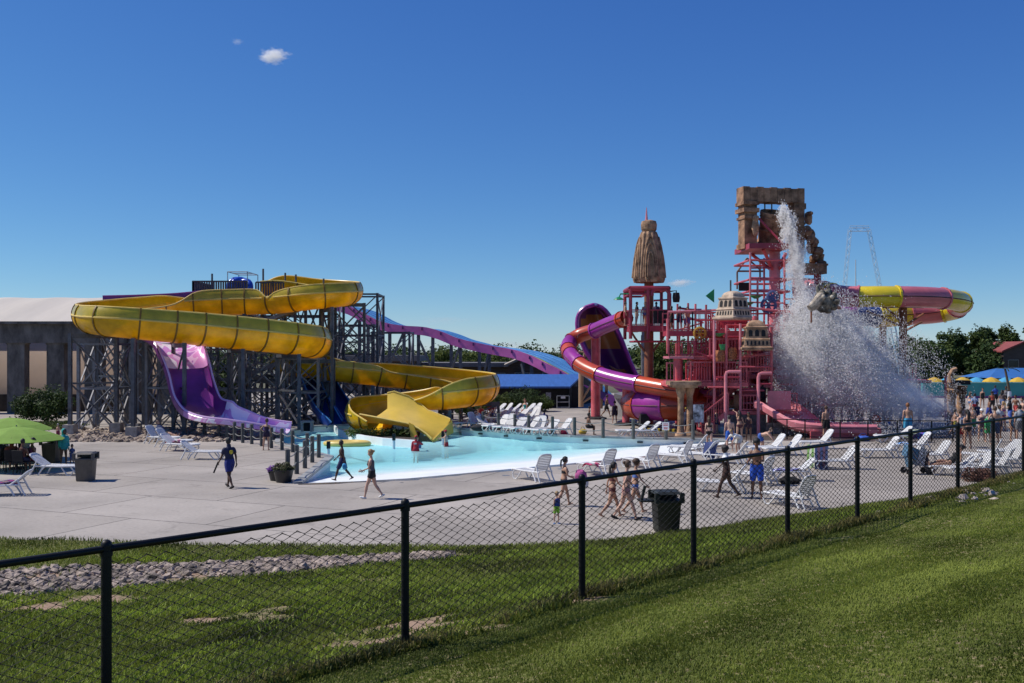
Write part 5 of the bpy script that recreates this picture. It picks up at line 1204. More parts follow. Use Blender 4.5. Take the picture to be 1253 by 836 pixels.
# ------------------------------------------------------------------ temple lanterns
def temple(name,label,px,pyb,pyt,Y,w_,m_,yaw):
    cx_=xx(px,Y); z0,z1=zz(pyb,Y),zz(pyt,Y); H=z1-z0
    t=root(name,label,'temple roof',(cx_,Y,z0),yaw,'temple shaped roofs on the play structure')
    mb=MB(); S_=lambda hw,z:[(-hw,-hw,z),(hw,-hw,z),(hw,hw,z),(-hw,hw,z)]
    pr=[(w_*.47,0),(w_*.5,.05*H),(w_*.5,.10*H),(w_*.43,.13*H),(w_*.395,.33*H),(w_*.42,.36*H),(w_*.37,.41*H),(w_*.33,.70*H),(w_*.36,.72*H),(w_*.36,.76*H),(w_*.29,.79*H)]
    V=[];Fc=[]
    for hw,z in pr: V+=S_(hw,z)
    for i in range(len(pr)-1):
        for j in range(4): Fc.append((i*4+j,i*4+(j+1)%4,(i+1)*4+(j+1)%4,(i+1)*4+j))
    Fc+=[(3,2,1,0),tuple(range((len(pr)-1)*4,len(pr)*4))]; mb.add(V,Fc); mb.build('body',m_,t)
    mb=MB(); mb.lathe([(w_*.30,.785*H),(w_*.29,.85*H),(w_*.23,.93*H),(w_*.12,.985*H),(.02,H)],(0,0,0),16,sq=.7,rz=0); mb.build('dome',m_,t,True)
    for q in range(4):
        a=q*math.pi/2; rm=Matrix.Rotation(a,3,'Z')
        for i in range(3):
            u=(i-1)*w_*.205; d=w_*.352; zc=.555*H; mb=MB(); hw=w_*.065; hh=.10*H
            poly=[(u-hw,-d-.05,zc-hh),(u+hw,-d-.05,zc-hh),(u+hw,-d-.02,zc+hh*.5)]+[(u+hw*math.cos(k*math.pi/6),-d+.0,zc+hh*.5+hw*math.sin(k*math.pi/6)) for k in range(1,6)]+[(u-hw,-d-.02,zc+hh*.5)]
            poly=[(p[0],-(w_*.37-(p[2]/H-.41)/.29*w_*.04)-.015,p[2]) for p in poly]
            mb.prism([rm@Vector(p) for p in poly],rm@Vector((0,.05,0))); mb.build('window',m_dark,t)
        mb=MB()
        for i in range(6):
            u=(i-2.5)*w_*.125; hw=w_*.03; zc=.23*H; hh=.055*H
            y=lambda z:-(w_*.43-(z/H-.13)/.20*w_*.035)-.015
            poly=[(u-hw,y(zc-hh),zc-hh),(u+hw,y(zc-hh),zc-hh),(u+hw,y(zc+hh),zc+hh),(u,y(zc+hh*1.5),zc+hh*1.5),(u-hw,y(zc+hh),zc+hh)]
            mb.prism([rm@Vector(p) for p in poly],rm@Vector((0,.05,0)))
        mb.build('slot_row',m_dark,t)
    return t
temple('temple_roof','upper pale temple shaped roof with dome on the pink structure, its right side dark',897,392,356,58.6,1.72,m_pale_st,R(33))
temple('temple_roof','lower tan temple shaped roof with dome left of the splash',924.5,429,391.5,56.6,1.72,m_stone,R(-6))
pipe(ps,[(xx(894,58.6),58.6,zz(358,58.6)),(xx(894,58.6),58.6,zz(343,58.6))],.05,'mast',m_stl)
mb=MB(); mb.box((xx(911,60.5),60.5,zz(351,60.5)),(.7,.1,.5)); mb.build('sign_board',m_dark,ps,False,True)
pipe(ps,[(xx(923,56.6),56.6,zz(392,56.6)),(xx(924,56.6),56.6,zz(387,56.6))],.13,'knob',m_pk)
# ------------------------------------------------------------------ bucket tower top
z12=zz(308,YB); x0,x1=xx(917,60),xx(966,60)
mb=MB(); mb.prism([Vector((x0,60,z12)),Vector((x1,60,z12)),Vector((x1,64,z12)),Vector((x0,64,z12))],(0,0,.32)); mb.build('bucket_platform',m_pkd,ps,False,True)
for s_ in ((-1,-1),(1,-1),(-1,1),(1,1)): pipe(ps,[(bx+s_[0]*1.1,YB+s_[1]*1.5,z12),(bx+s_[0]*.2,YB+s_[1]*.2,z12-1.1)],.11,'strut',m_pk)
fr(ps,x0,x1,60,64,[zz(345,YB),zz(359,YB),zz(322,YB)],m_pk,.07)
m_brass=mat('tan_steel',(.22,.15,.11),.5,.2,2)
for a,b in (((902,345),(902,333)),((902,333),(914,316)),((902,332),(935,332)),((914,316),(930,330)),((930,345),(930,318)),((902,354),(902,345)),((935,318),(950,334))): pipe(ps,[(xx(a[0],65),65,zz(a[1],65)),(xx(b[0],65),65,zz(b[1],65))],.06,'rear_frame',m_brass)
pt=root('bucket_arch','carved brown stone gateway high on the bucket tower, with a statue ledge','stone arch',(bx,YB,0),0)
ang=R(-12); ca,sa=math.cos(ang),-math.sin(ang)
def T2(u,v,z): return Vector((bx+u*ca-v*sa, YB+u*sa+v*ca, z))
def wbox(mb,u0,u1,v0,v1,z0,z1):
    c_=T2((u0+u1)/2,(v0+v1)/2,(z0+z1)/2); mb.box(c_,(u1-u0,v1-v0,z1-z0),-ang); return mb
k=YB/F
ul=lambda px:(px-948)*k/ca
def PZ(py): return zz(py,YB)
mb=MB(); n=9
for i in range(n):
    a=ul(903)+(ul(982)-ul(903))*i/n; b=ul(903)+(ul(982)-ul(903))*(i+1)/n
    wbox(mb,a+.012,b-.012,-.5,.5,PZ(249)+(.02 if i%2 else 0),PZ(231)-(.05 if i%2 else 0))
mb.build('lintel',m_stoned,pt,False,True)
mb=MB(); wbox(mb,ul(905),ul(921),-.45,.45,PZ(306),PZ(249)); wbox(mb,ul(902.5),ul(922.5),-.63,.63,PZ(262),PZ(257)); wbox(mb,ul(902.5),ul(922.5),-.63,.63,PZ(253),PZ(249)); wbox(mb,ul(904),ul(922),-.6,.6,PZ(270),PZ(267)); wbox(mb,ul(904),ul(922),-.6,.6,PZ(306),PZ(300)); mb.build('pier',m_stoned,pt,False,True)
mb=MB(); wbox(mb,ul(971),ul(983),-.38,.38,PZ(306),PZ(249)); wbox(mb,ul(969),ul(984.5),-.44,.44,PZ(256),PZ(249)); wbox(mb,ul(970),ul(984),-.42,.42,PZ(275),PZ(272)); mb.build('pier',m_stoned,pt,False,True)
mb=MB(); c_=T2(ul(917),-.62,PZ(280)); mb.sph(c_,(.22,.2,.62),10,9,.12,random.Random(3)); mb.sph(c_+Vector((.02,-.05,.5)),(.2,.18,.24),9,7,.1,random.Random(4)); mb.sph(c_+Vector((.1,-.12,.05)),(.1,.1,.3),8,6,.1,random.Random(5)); mb.build('relief_figure',m_stone,pt,True,True)
rg=random.Random(8); mb=MB()
for i in range(26):
    t=i/25; px=989+t*17+rg.uniform(-3,3); py=278+t*44+rg.uniform(-6,6)
    mb.sph(T2(ul(px),rg.uniform(-.4,.3),PZ(py)),(rg.uniform(.18,.34),rg.uniform(.2,.34),rg.uniform(.22,.4)),8,6,.2,rg)
mb.build('rock_statue',m_stoned,pt,True,True)
mb=MB(); mb.sph(T2(ul(988),-.4,PZ(267)),(.26,.24,.42),9,7,.15,rg); mb.sph(T2(ul(987),-.7,PZ(262)),(.18,.3,.14),8,6,.1,rg); mb.build('gargoyle',m_stoned,pt,True,True)
mb=MB(); wbox(mb,ul(978),ul(1010),-.6,.6,PZ(335),PZ(323)); wbox(mb,ul(977),ul(1011),-.66,.66,PZ(325),PZ(322.5)); mb.build('ledge',m_stoned,pt,False,True)
for px in (1002,1006): pipe(pt,[T2(ul(px),0,PZ(335)),T2(ul(px),0,PZ(352))],.14,'ledge_post',m_pkd)
pipe(pt,[T2(ul(1003.5),0,PZ(323)),T2(ul(1003.5),0,PZ(313))],.05,'finial',m_pk)
for px in (938,947): pipe(pt,[T2(ul(px),.3,PZ(249)),T2(ul(px),.3,PZ(258))],.045,'hanger',m_stl)
# tipping bucket
bk=root('tipping_bucket','huge dark weathered bucket tipping out its water under the stone arch','bucket',(xx(944.5,YB),YB,PZ(281)),0)
bk.rotation_euler=(R(20),R(5),0); bk.scale=(.9,.9,.92)
mb=MB(); n=28; prof=[(.70,-1.2),(.80,-1.15),(.84,-.9),(.88,0),(.93,.9),(.99,1.0),(.99,1.2),(.90,1.2),(.86,.9),(.78,-1.0)]; mb.lathe(prof,(0,0,0),n); mb.build('barrel',m_stoned,bk,False)
mb=MB()
for z_ in (-.9,.0,.85): mb.tube([(.90*math.cos(i*math.pi/12)*(1+.04*z_),.90*math.sin(i*math.pi/12)*(1+.04*z_),z_) for i in range(24)],.06,6,closed=True)
mb.build('hoop',m_stoned,bk,True)
mb=MB(); mb.lathe([(.55,0),(.55,.12),(.3,.16)],(0,0,-1.42),14); mb.build('valve',m_grn,bk)
pipe(ps,[T2(ul(921),-.7,PZ(270)),T2(ul(936),-1.3,PZ(292)),T2(ul(946),-1.8,PZ(307))],.07,'strut',m_pkd)
# ------------------------------------------------------------------ tube slides (coloured sections are parts)
m_seam=mat('seam_dark',(.10,.03,.04),.7,.2,2)
def tubeslide(name,label,nodes,rad,secs,pr=None,flm=None,ends=.0,step=.22,cat='water slide'):
    Sx,sx_=catmull(nodes,step); T,Sd,N=frames(Sx); t=pr or root(name,label,cat,(Sx[len(Sx)//2,0],Sx[len(Sx)//2,1],0))
    tot=sx_[-1]; pos=0; sm=sum(w for w,_ in secs)
    for w_,m_ in secs:
        i0=int(round(pos/sm*(len(Sx)-1))); pos+=w_; i1=int(round(pos/sm*(len(Sx)-1)))
        if i1<=i0: continue
        mb=MB(); mb.tube([Vector(Sx[i,:3]) for i in range(i0,i1+1)],rad,16,cap=False); mb.build('tube_section',m_,t,True,True)
        mb=MB(); d=Vector(T[i1]); c_=Vector(Sx[i1,:3]); mb.tube([c_-d*.06,c_+d*.06],rad+.06,16); mb.build('flange',m_,t,False,True)
        mb=MB()
        for sg in (-1,1): mb.tube([Vector(Sx[i,:3]+Sd[i]*sg*(rad-.008)) for i in range(i0,i1+1)],.035,5)
        mb.build('seam',m_seam,t,True,True)
    return t,Sx
m_or=mat('orange_red_gelcoat',(.46,.062,.022),.34,.14,.8,coat=.12); m_mg=mat('purple_magenta_gelcoat',(.30,.032,.26),.32,.14,.8,coat=.15)
m_pp=mat('pink_gelcoat',(.60,.16,.185),.32,.12,.8,coat=.35); m_yy=mat('lemon_gelcoat',(.68,.53,.02),.3,.1,.8,coat=.35); m_nb=mat('navy_gelcoat',(.02,.07,.26),.3,.1,.8,coat=.35)
rt,Sr=tubeslide('tube_slide','red and purple closed tube slide looping down left of the pink structure',[PX(767,388.5,65),PX(756,393,66),PX(742,398.5,67.3),PX(728,404.5,68.4),PX(712,409.5,69.2),PX(701,415.5,69.2),PX(695.5,422.5,68.6),PX(696,430,67.4),PX(703,440,66),PX(715,450,64.8),PX(735,459,63.5),PX(760,466,62.2),PX(790,471.5,60.8),PX(822,477,59.4),PX(850,480,58.6)],.51,[(1.2,m_or),(5.5,m_mg),(3.6,m_or),(2.6,m_mg),(1.6,m_or),(3,m_mg),(3.6,m_or),(5.6,m_mg),(7,m_or)])
for px,Y,pt_ in ((729,69.2,412),(766,63.4,476)):
    x=xx(px,Y); mb=MB(); mb.tube([(x,Y,-.05),(x,Y,zz(pt_,Y))],.33 if px==729 else .24,12); mb.build('support_post',m_pk,rt,True,True)
    mb=MB(); mb.lathe([(.8,-.02),(.75,.1),(.4,.18)],(x,Y,0),14); mb.build('post_foot',m_dark,rt,False,True)
rt2,_=tubeslide('tube_slide','wide orange and purple tube lying level behind the stone columns',[PX(800,484,67,),PX(784,489,66.0),PX(777,493,64.4),PX(781,495,62.6),PX(796,496,61.4),PX(815,496,60.6),PX(840,496,60.2),PX(864,497,60)],.95,[(2.6,m_or),(5.6,m_or),(2.6,m_mg),(3.6,m_or)])
for px in (788,846):
    x=xx(px,61); mb=MB(); mb.box((x,61.2,zz(515,61)*.5+.2),(.5,1.2,.9)); mb.build('cradle',m_dark,rt2,False,True)
# ------------------------------------------------------------------ half bowl wall
rowsp=[(373.3,725.5,729.5),(376,717,736),(380,711.5,741),(385,708,745),(390,706.5,748.5),(396,706,752),(403,706.5,755),(412,708.5,759),(420,712,762.5),(427,715,765),(434,719,768),(442,724,771),(452,732,775.5),(462,741,780),(472,752,785),(482,765,791),(492,779,798),(499,789,802)]
bw=root('bowl_wall','tall purple and orange half bowl slide wall rising behind the red tube','water slide',(xx(750,77),77,0))
nc=20; front=[];back=[];mi=[]
for py,a,b in rowsp:
    r_=[];q=[]
    for j in range(nc+1):
        s=-1+2*j/nc; px=a+(b-a)*(j/nc); Y=75.2+2.6*(1-s*s)+ (s+1)*.9
        p=P(px,py,Y); r_.append(p); q.append(P(px,py,Y+.22)+Vector((0,0,0)))
    front.append(r_); back.append(q)
m_dp=mat('deep_purple_gelcoat',(.105,.016,.15),.34,.12,.6,coat=.35); m_ob=mat('burnt_orange_gelcoat',(.46,.19,.05),.4,.12,.6,coat=.3)
mb=MB(); V=[p for r in front for p in r]; Fc=[];M_=[]
for i in range(len(front)-1):
    for j in range(nc):
        Fc.append((i*(nc+1)+j,(i+1)*(nc+1)+j,(i+1)*(nc+1)+j+1,i*(nc+1)+j+1))
        py=(rowsp[i][0]+rowsp[i+1][0])/2; s=-1+2*(j+.5)/nc
        o=(384<py<427 and abs(s)<.80-(.30 if py<388 else 0)) or (452<py<462 and s<.55)
        mb.mi=1 if o else 0; M_.append(mb.mi)
mb.add(V,Fc); mb.M=M_; mb.mi=0; mb.grid([r for r in back]); mb.build('wall',[m_dp,m_ob],bw,True,True)
mb=MB(); rim=[r[0] for r in front][::-1]+[r[-1] for r in front]; mb.tube(rim,.16,7); mb.build('rim',m_mg,bw,True,True)
m_cream=mat('cream_steel',(.42,.27,.16),.6,.12,1)
for a,b,r_ in (((711,440),(711,498),.2),((735,462),(735,500),.17),((711,492),(726,466),.09),((711,494),(735,478),.09),((742,470),(742,502),.12),((716,432),(711,452),.1)):
    mb=MB(); mb.tube([P(a[0],a[1],78.5),P(b[0],min(b[1],501),78.5)],r_,8); mb.build('leg',m_cream,bw,True,True)
for a,b in (((706,420),(722,420)),((706,430),(726,432)),((740,445),(772,462)),((770,452),(800,452))): 
    mb=MB(); mb.tube([P(a[0],a[1],78.4),P(b[0],b[1],78.4)],.07,6); mb.build('brace',m_cream,bw,True,True)
mb=MB(); mb.prism([P(712,470,79),P(760,487,77.5),P(790,500,76.5),P(752,500,77.5)],(0,.5,0)); mb.build('skirt',m_dp,bw,False,True)
# ------------------------------------------------------------------ pink and yellow tubes on the far right
r1,_=tubeslide('tube_slide','pink and yellow closed tube slide curving out to the far right',[PX(972,352,64.5),PX(990,353,64),PX(1008,357,63),PX(1024,361,61.5),PX(1040,363,60.6),PX(1080,363,60),PX(1120,363.5,60.2),PX(1150,365,60.8),PX(1170,368,62),PX(1178,371.5,63.8),PX(1172,376,65.4)],.64,[(1.9,m_pp),(.8,m_yy),(2.0,m_pp),(1.9,m_yy),(3.0,m_pp),(2.4,m_yy),(2.4,m_pp)])
r2,_=tubeslide('tube_slide','lower return run of the pink, yellow and purple tube slide',[PX(1172,376.5,65.6),PX(1160,380,66.6),PX(1140,383,67),PX(1110,385,66.8),PX(1080,387.5,66.2),PX(1056,386,65.8),PX(1030,387,65.4),PX(1000,392,65)],.72,[(1.2,m_yy),(2.3,m_pp),(2.4,m_yy),(1.5,m_nb),(2.6,m_mg)])
for px,Y,pt_,pr in ((1105,61.4,375,r1),(1080,66.2,398,r2),(1052,63.5,392,r2)):
    x=xx(px,Y); mb=MB(); mb.tube([(x,Y,-.05),(x,Y,zz(pt_,Y))],.24,10); mb.build('trunk_post',m_pole,pr,True,True)
for a,b,Y,pr in (((1105,396),(1080,372),61.4,r1),((1105,400),(1130,384),61.4,r1),((1104,400),(1060,380),61.6,r1),((1106,406),(1128,394),62,r2),((1080,376),(1130,376),61.2,r1),((1105,400),(1100,378),62.5,r2)):
    mb=MB(); mb.tube([P(*a,Y),P(*b,Y)],.07,6); mb.build('bracket',m_pole,pr,True,True)
for i,(px,py) in enumerate(((1003,369),)):
    t=root('monster_head','grey weathered stone monster head with pale snout jutting over the splash','sculpture',(xx(px,55.6),55.6,zz(py,55.6)))
    rg=random.Random(12); mb=MB(); mb.sph((.25,0,0),(.62,.6,.62),14,10,.12,rg)
    for k_ in range(9): a=k_*.7; mb.sph((.3+.5*math.cos(a),-.25+rg.uniform(-.1,.1),.5*math.sin(a)),(.2,.25,.2),8,6,.25,rg)
    for sx_ in (-.05,.55): mb.tube([(sx_,-.1,.45),(sx_-.12,-.15,.8),(sx_+.0,-.2,1.0)],[.15,.1,.02],7)
    mb.build('head',mat('grey_sculpture',(.17,.155,.125),.9,.6,4,bump=.8,bscale=16),t,True)
    mb=MB(); mb.tube([(0,-.3,.25),(-.3,-.5,.0),(-.62,-.6,-.3),(-.8,-.62,-.4)],[.3,.24,.2,.16],9); mb.tube([(-.1,-.35,-.1),(-.45,-.55,-.38),(-.68,-.6,-.5)],[.16,.14,.1],8); mb.build('snout',mat('pale_snout',(.38,.32,.25),.9,.4,4,bump=.6,bscale=16),t,True)
    for sx_ in (.02,.5):
        mb=MB(); mb.sph((sx_,-.6,.22),.12,8,6); mb.build('eye',mat('bone',(.50,.44,.34),.7,.2,3),t,True)
    mb=MB(); mb.tube([(-.62,-.5,-.35),(-.62,-.5,-1.2)],.05,6); mb.tube([(.9,.3,-.2),(1.6,1.5,-.3)],.1,6); mb.build('support',m_pole,t)
# ------------------------------------------------------------------ stone gateway at the right, red nets and posts
gw=root('stone_gateway','pair of carved tan stone columns with a broken arch beside the splash','gateway',(xx(1168,62),62,0))
for px,pt_ in ((1164,470),(1176,472)):
    Y=62 if px==1164 else 63; x=xx(px,Y); zt=zz(pt_,Y); mb=MB(); mb.lathe([(.36,-.03),(.36,.2),(.27,.3),(.25,zt*.6),(.27,zt*.82),(.36,zt*.86),(.30,zt*.9),(.40,zt)],(x,Y,0),14); mb.build('column',m_stone,gw,True,True)
    mb=MB()
    for i in range(8): a=i*math.pi/4; mb.sph((x+.3*math.cos(a),Y+.3*math.sin(a),zt*.84),(.09,.09,.16),6,5)
    mb.build('capital_leaves',m_stone,gw,True,True)
mb=MB(); mb.box((xx(1170,62.4),62.4,zz(468,62.4)),(1.3,1.1,.26)); mb.build('lintel',m_dark,gw,False,True)
mb=MB(); x=xx(1164,62); z=zz(466,62); mb.tube([(x-.05,62,z-.1),(x-.06,62,z+.35),(x+.08,62,z+.66),(x+.32,62,z+.72)],[.2,.18,.17,.14],9); mb.build('arch_stub',m_stone,gw,True,True)
rp_=root('red_climbing_frame','low red pipe frame with sloping rails right of the splash','play frame',(xx(1150,61),61,0))
for px,a,b in ((1157,460,515),(1140,482,505),(1128,492,512)): pipe(rp_,[(xx(px,61),61,max(0,zz(b,61))),(xx(px,61),61,zz(a,61))],.08,'post',m_pk)
pipe(rp_,[P(1134,484,61),P(1157,500,61)],.07,'rail',m_pk); pipe(rp_,[P(1134,492,61),P(1157,508,61)],.07,'rail',m_pk); pipe(rp_,[P(1120,505,61),P(1157,506,61)],.07,'rail',m_pk)
mb=MB(); mb.prism([P(1134,487,61.2),P(1158,503,61.2),P(1158,511,61.2),P(1134,511,61.2)],(0,.1,0)); mb.build('panel',m_pkd,rp_,False,True)
ps2=root('rear_play_frame','dark red rear frame and decks half hidden by the splash','play structure',(xx(1050,64),64,0))
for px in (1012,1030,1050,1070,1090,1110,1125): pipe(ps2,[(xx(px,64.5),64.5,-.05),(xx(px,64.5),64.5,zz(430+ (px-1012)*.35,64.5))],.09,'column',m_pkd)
for z in (1.4,2.9): deck(ps2,xx(1005,64),xx(1128,64),62.5,66,z,.2,m_pkd); 
for a,b in ((1008,1040),(1040,1075),(1075,1110)): panelrail(ps2,(xx(a,64),62.6,1.4),(xx(b,64),62.6,1.4),1,.2,m_pkd); panelrail(ps2,(xx(a,64),62.6,2.9),(xx(b,64),62.6,2.9),1,.2,m_pkd)
for px in (1010,1080): mb=MB(); mb.lathe([(.7,0),(.62,1.2),(.5,1.3)],(xx(px,61),61.5,0),12); mb.build('stone_drum',m_stoned,ps2,False,True)

# ------------------------------------------------------------------ the falling water
m_drop=bpy.data.materials.new('white_water'); m_drop.use_nodes=True; nt=m_drop.node_tree; N_=nt.nodes; N_.remove(N_['Principled BSDF'])
d_=N_.new('ShaderNodeBsdfDiffuse'); d_.inputs[0].default_value=(.97,.97,.98,1); tl_=N_.new('ShaderNodeBsdfTranslucent'); tl_.inputs[0].default_value=(.97,.97,.98,1); tp_=N_.new('ShaderNodeBsdfTransparent')
x1_=N_.new('ShaderNodeMixShader'); x1_.inputs[0].default_value=.5; nt.links.new(d_.outputs[0],x1_.inputs[1]); nt.links.new(tl_.outputs[0],x1_.inputs[2])
x2_=N_.new('ShaderNodeMixShader'); x2_.inputs[0].default_value=.3; nt.links.new(x1_.outputs[0],x2_.inputs[1]); nt.links.new(tp_.outputs[0],x2_.inputs[2]); nt.links.new(x2_.outputs[0],N_['Material Output'].inputs[0])
def drops(pos,r,name,label):
    n=len(pos); tet=np.array([(1,1,1),(-1,-1,1),(-1,1,-1),(1,-1,-1)],float)/1.73
    q=RNG.normal(size=(n,3,3)); u=q[:,0]/np.linalg.norm(q[:,0],axis=1)[:,None]; v=np.cross(u,q[:,1]); v/=np.linalg.norm(v,axis=1)[:,None]; w_=np.cross(u,v)
    M=np.stack([u,v,w_],1); V=np.einsum('ij,njk->nik',tet,M)*r[:,None,None]
    V[:,:,2]*=2.2
    V=(V+pos[:,None,:]).reshape(-1,3); b=np.arange(n)[:,None]*4
    T=np.concatenate([b+np.array(f) for f in ((0,1,2),(0,3,1),(0,2,3),(1,3,2))])
    return tag(npmesh(name,V,T,m_drop,None,True),label,'water',kind='stuff')
Wm=P(956,264,60.6); hitp=P(986,402,58.6)
g=np.random.default_rng(77); PA=[];RA=[]
# the jet from the bucket mouth
n=44000; t=g.uniform(0,1,n)**.8; T_f=1.02
sl=g.normal(size=(n,3)); x=Wm.x+(hitp.x-Wm.x)*t; y=Wm.y+(hitp.y-Wm.y)*t; z=Wm.z+.25*np.sin(np.minimum(t*6,np.pi))-(Wm.z-hitp.z)*t**1.75
sp_=.11+.50*t; lumps=.6+.5*np.sin(t*23+sl[:,0]*1.2)+.3*np.sin(t*51)
pos=np.stack([x+sl[:,0]*sp_*lumps*.85,y+sl[:,1]*sp_,z+sl[:,2]*.25],1); PA.append(pos); RA.append(g.uniform(.009,.03,n)*(1.1-.3*t))
# bursts thrown out from where it lands, each following its own arc
ns=3000
for i in range(ns):
    k=int(g.integers(40,190)); main=g.random()
    vx=g.normal(1.9,2.4) if main<.72 else g.uniform(2,9.5); vy=g.normal(-.4,1.6); vz=g.normal(.1,1.5)-max(0,vx-3)*.16
    st_=np.array([hitp.x,hitp.y,hitp.z])+g.normal(size=3)*np.array([.6,.5,.9])
    zf=st_[2]; tf=(vz+math.sqrt(max(.1,vz*vz+19.6*zf)))/9.8
    t=g.uniform(0,1,k)**.85*tf*g.uniform(.6,1.0)
    drag=1-.16*t
    pos=np.stack([st_[0]+vx*t*drag,st_[1]+vy*t*drag,st_[2]+vz*t-4.9*t*t],1)+g.normal(size=(k,3))*(.05+.16*t)[:,None]
    PA.append(pos); RA.append(g.uniform(.009,.031,k)*(1-.22*t/tf))
# fine spray filling the body of the splash and the churned foam at its foot
n=9000; u=g.normal(size=(n,3)); PA.append(np.stack([xx(1018,58)+u[:,0]*1.9+np.abs(u[:,2])*.5,58+u[:,1]*1.3,3.7+u[:,2]*1.75-u[:,0]*.55],1)); RA.append(g.uniform(.008,.026,n))
n=9000; u=g.normal(size=(n,3)); PA.append(np.stack([xx(1060,57)+u[:,0]*3.2,57+u[:,1]*1.5,np.abs(u[:,2])*.5],1)); RA.append(g.uniform(.01,.03,n))
pos=np.concatenate(PA); r=np.concatenate(RA); k=(pos[:,2]>.02)&(pos[:,0]>xx(940,58)); drops(pos[k],r[k],'splash_water','white water pouring from the tipped bucket and bursting over the structure')
def mist_mat(dn):
    m=bpy.data.materials.new('spray_mist'); m.use_nodes=True; nt=m.node_tree; N=nt.nodes; L=nt.links; N.remove(N['Principled BSDF'])
    tc=N.new('ShaderNodeTexCoord'); no=N.new('ShaderNodeTexNoise'); no.inputs['Scale'].default_value=3.4; no.inputs['Detail'].default_value=7; no.inputs['Roughness'].default_value=.72; L.new(tc.outputs['Object'],no.inputs['Vector'])
    ln=N.new('ShaderNodeVectorMath'); ln.operation='LENGTH'; L.new(tc.outputs['Object'],ln.inputs[0])
    a=N.new('ShaderNodeMapRange'); a.inputs[1].default_value=.1; a.inputs[2].default_value=1.0; a.inputs[3].default_value=.30; a.inputs[4].default_value=-.42; L.new(ln.outputs['Value'],a.inputs[0])
    ad=N.new('ShaderNodeMath'); L.new(a.outputs[0],ad.inputs[0]); L.new(no.outputs['Fac'],ad.inputs[1])
    mr=N.new('ShaderNodeMapRange'); mr.inputs[1].default_value=.34; mr.inputs[2].default_value=.8; mr.inputs[4].default_value=dn; L.new(ad.outputs[0],mr.inputs[0])
    v=N.new('ShaderNodeVolumeScatter'); v.inputs['Color'].default_value=(.97,.97,.98,1); v.inputs['Anisotropy'].default_value=.1; L.new(mr.outputs[0],v.inputs['Density']); L.new(v.outputs[0],N['Material Output'].inputs['Volume']); return m
for (px,py,Y,rx,ry,rz_,tl,ds) in ((1022,444,58.2,4.7,2.3,3.7,.40,'dense white spray in the heart of the splash'),(1090,485,57.6,5.6,2.3,2.1,.30,'thin grey mist drifting right from the foot of the splash')):
    mb=MB(); mb.sph((0,0,0),1,20,12); o=mb.build('mist',mist_mat(9.0 if rz_>3 else 2.6),None); p=P(px,py,Y); o.location=p; o.scale=(rx,ry,rz_); o.rotation_euler=(0,tl,0); tag(o,ds,'mist',kind='stuff')
# ================================================================== PEOPLE
SK={'pale':(.56,.34,.25),'tan':(.47,.27,.18),'brown':(.20,.10,.062),'dark':(.075,.038,.025)}
HR={'black':(.012,.010,.010),'brown':(.07,.035,.018),'blond':(.36,.23,.10),'ginger':(.25,.10,.035),'grey':(.25,.24,.23)}
def skin(k): return mat('skin_'+k,SK[k],.55,.10,5,spec=.35)
def cloth(c):
    n='cloth_%02d_%02d_%02d'%tuple(int(x*99) for x in c); return mat(n,c,.85,.12,9,bump=.15,bscale=40)
def unit(v): return Vector(v).normalized()
def dirv(pitch,out=0.0,side=1):
    """limb direction from hanging down: pitch forward, splay outwards (degrees)"""
    p,o=R(pitch),R(out)
    return Vector((math.sin(o)*side*math.cos(p)*1.0, math.sin(p), -math.cos(p)*math.cos(o))).normalized()
def loft(mb,pts,rx,ry,xa,n=10):
    pts=[Vector(p) for p in pts]; V=[];k=len(pts)
    for i,p in enumerate(pts):
        d=(pts[min(i+1,k-1)]-pts[max(i-1,0)]).normalized(); x=(Vector(xa)-d*Vector(xa).dot(d)).normalized(); y=d.cross(x)
        for j in range(n): a=2*math.pi*j/n; V.append(p+x*(rx[i]*math.cos(a))+y*(ry[i]*math.sin(a)))
    Fc=[(i*n+j,i*n+(j+1)%n,(i+1)*n+(j+1)%n,(i+1)*n+j) for i in range(k-1) for j in range(n)]
    d0=(pts[0]-pts[1]).normalized()*min(rx[0],ry[0])*.7; d1=(pts[-1]-pts[-2]).normalized()*min(rx[-1],ry[-1])*.7
    V+= [pts[0]+d0,pts[-1]+d1]; a,b=len(V)-2,len(V)-1
    Fc+=[(a,(j+1)%n,j) for j in range(n)]+[(b,(k-1)*n+j,(k-1)*n+(j+1)%n) for j in range(n)]
    mb.add(V,Fc)
DG=bpy.context.evaluated_depsgraph_get
def remesh(mb,vox,sm=4):
    me=bpy.data.meshes.new('t'); me.from_pydata([tuple(v) for v in mb.V],[],mb.F); o=bpy.data.objects.new('t',me); C.objects.link(o)
    m=o.modifiers.new('r','REMESH'); m.mode='VOXEL'; m.voxel_size=vox
    m=o.modifiers.new('s','SMOOTH'); m.factor=.5; m.iterations=sm
    dg=DG(); dg.update(); ev=o.evaluated_get(dg); r=bpy.data.meshes.new_from_object(ev); bpy.data.objects.remove(o); bpy.data.meshes.remove(me); return r
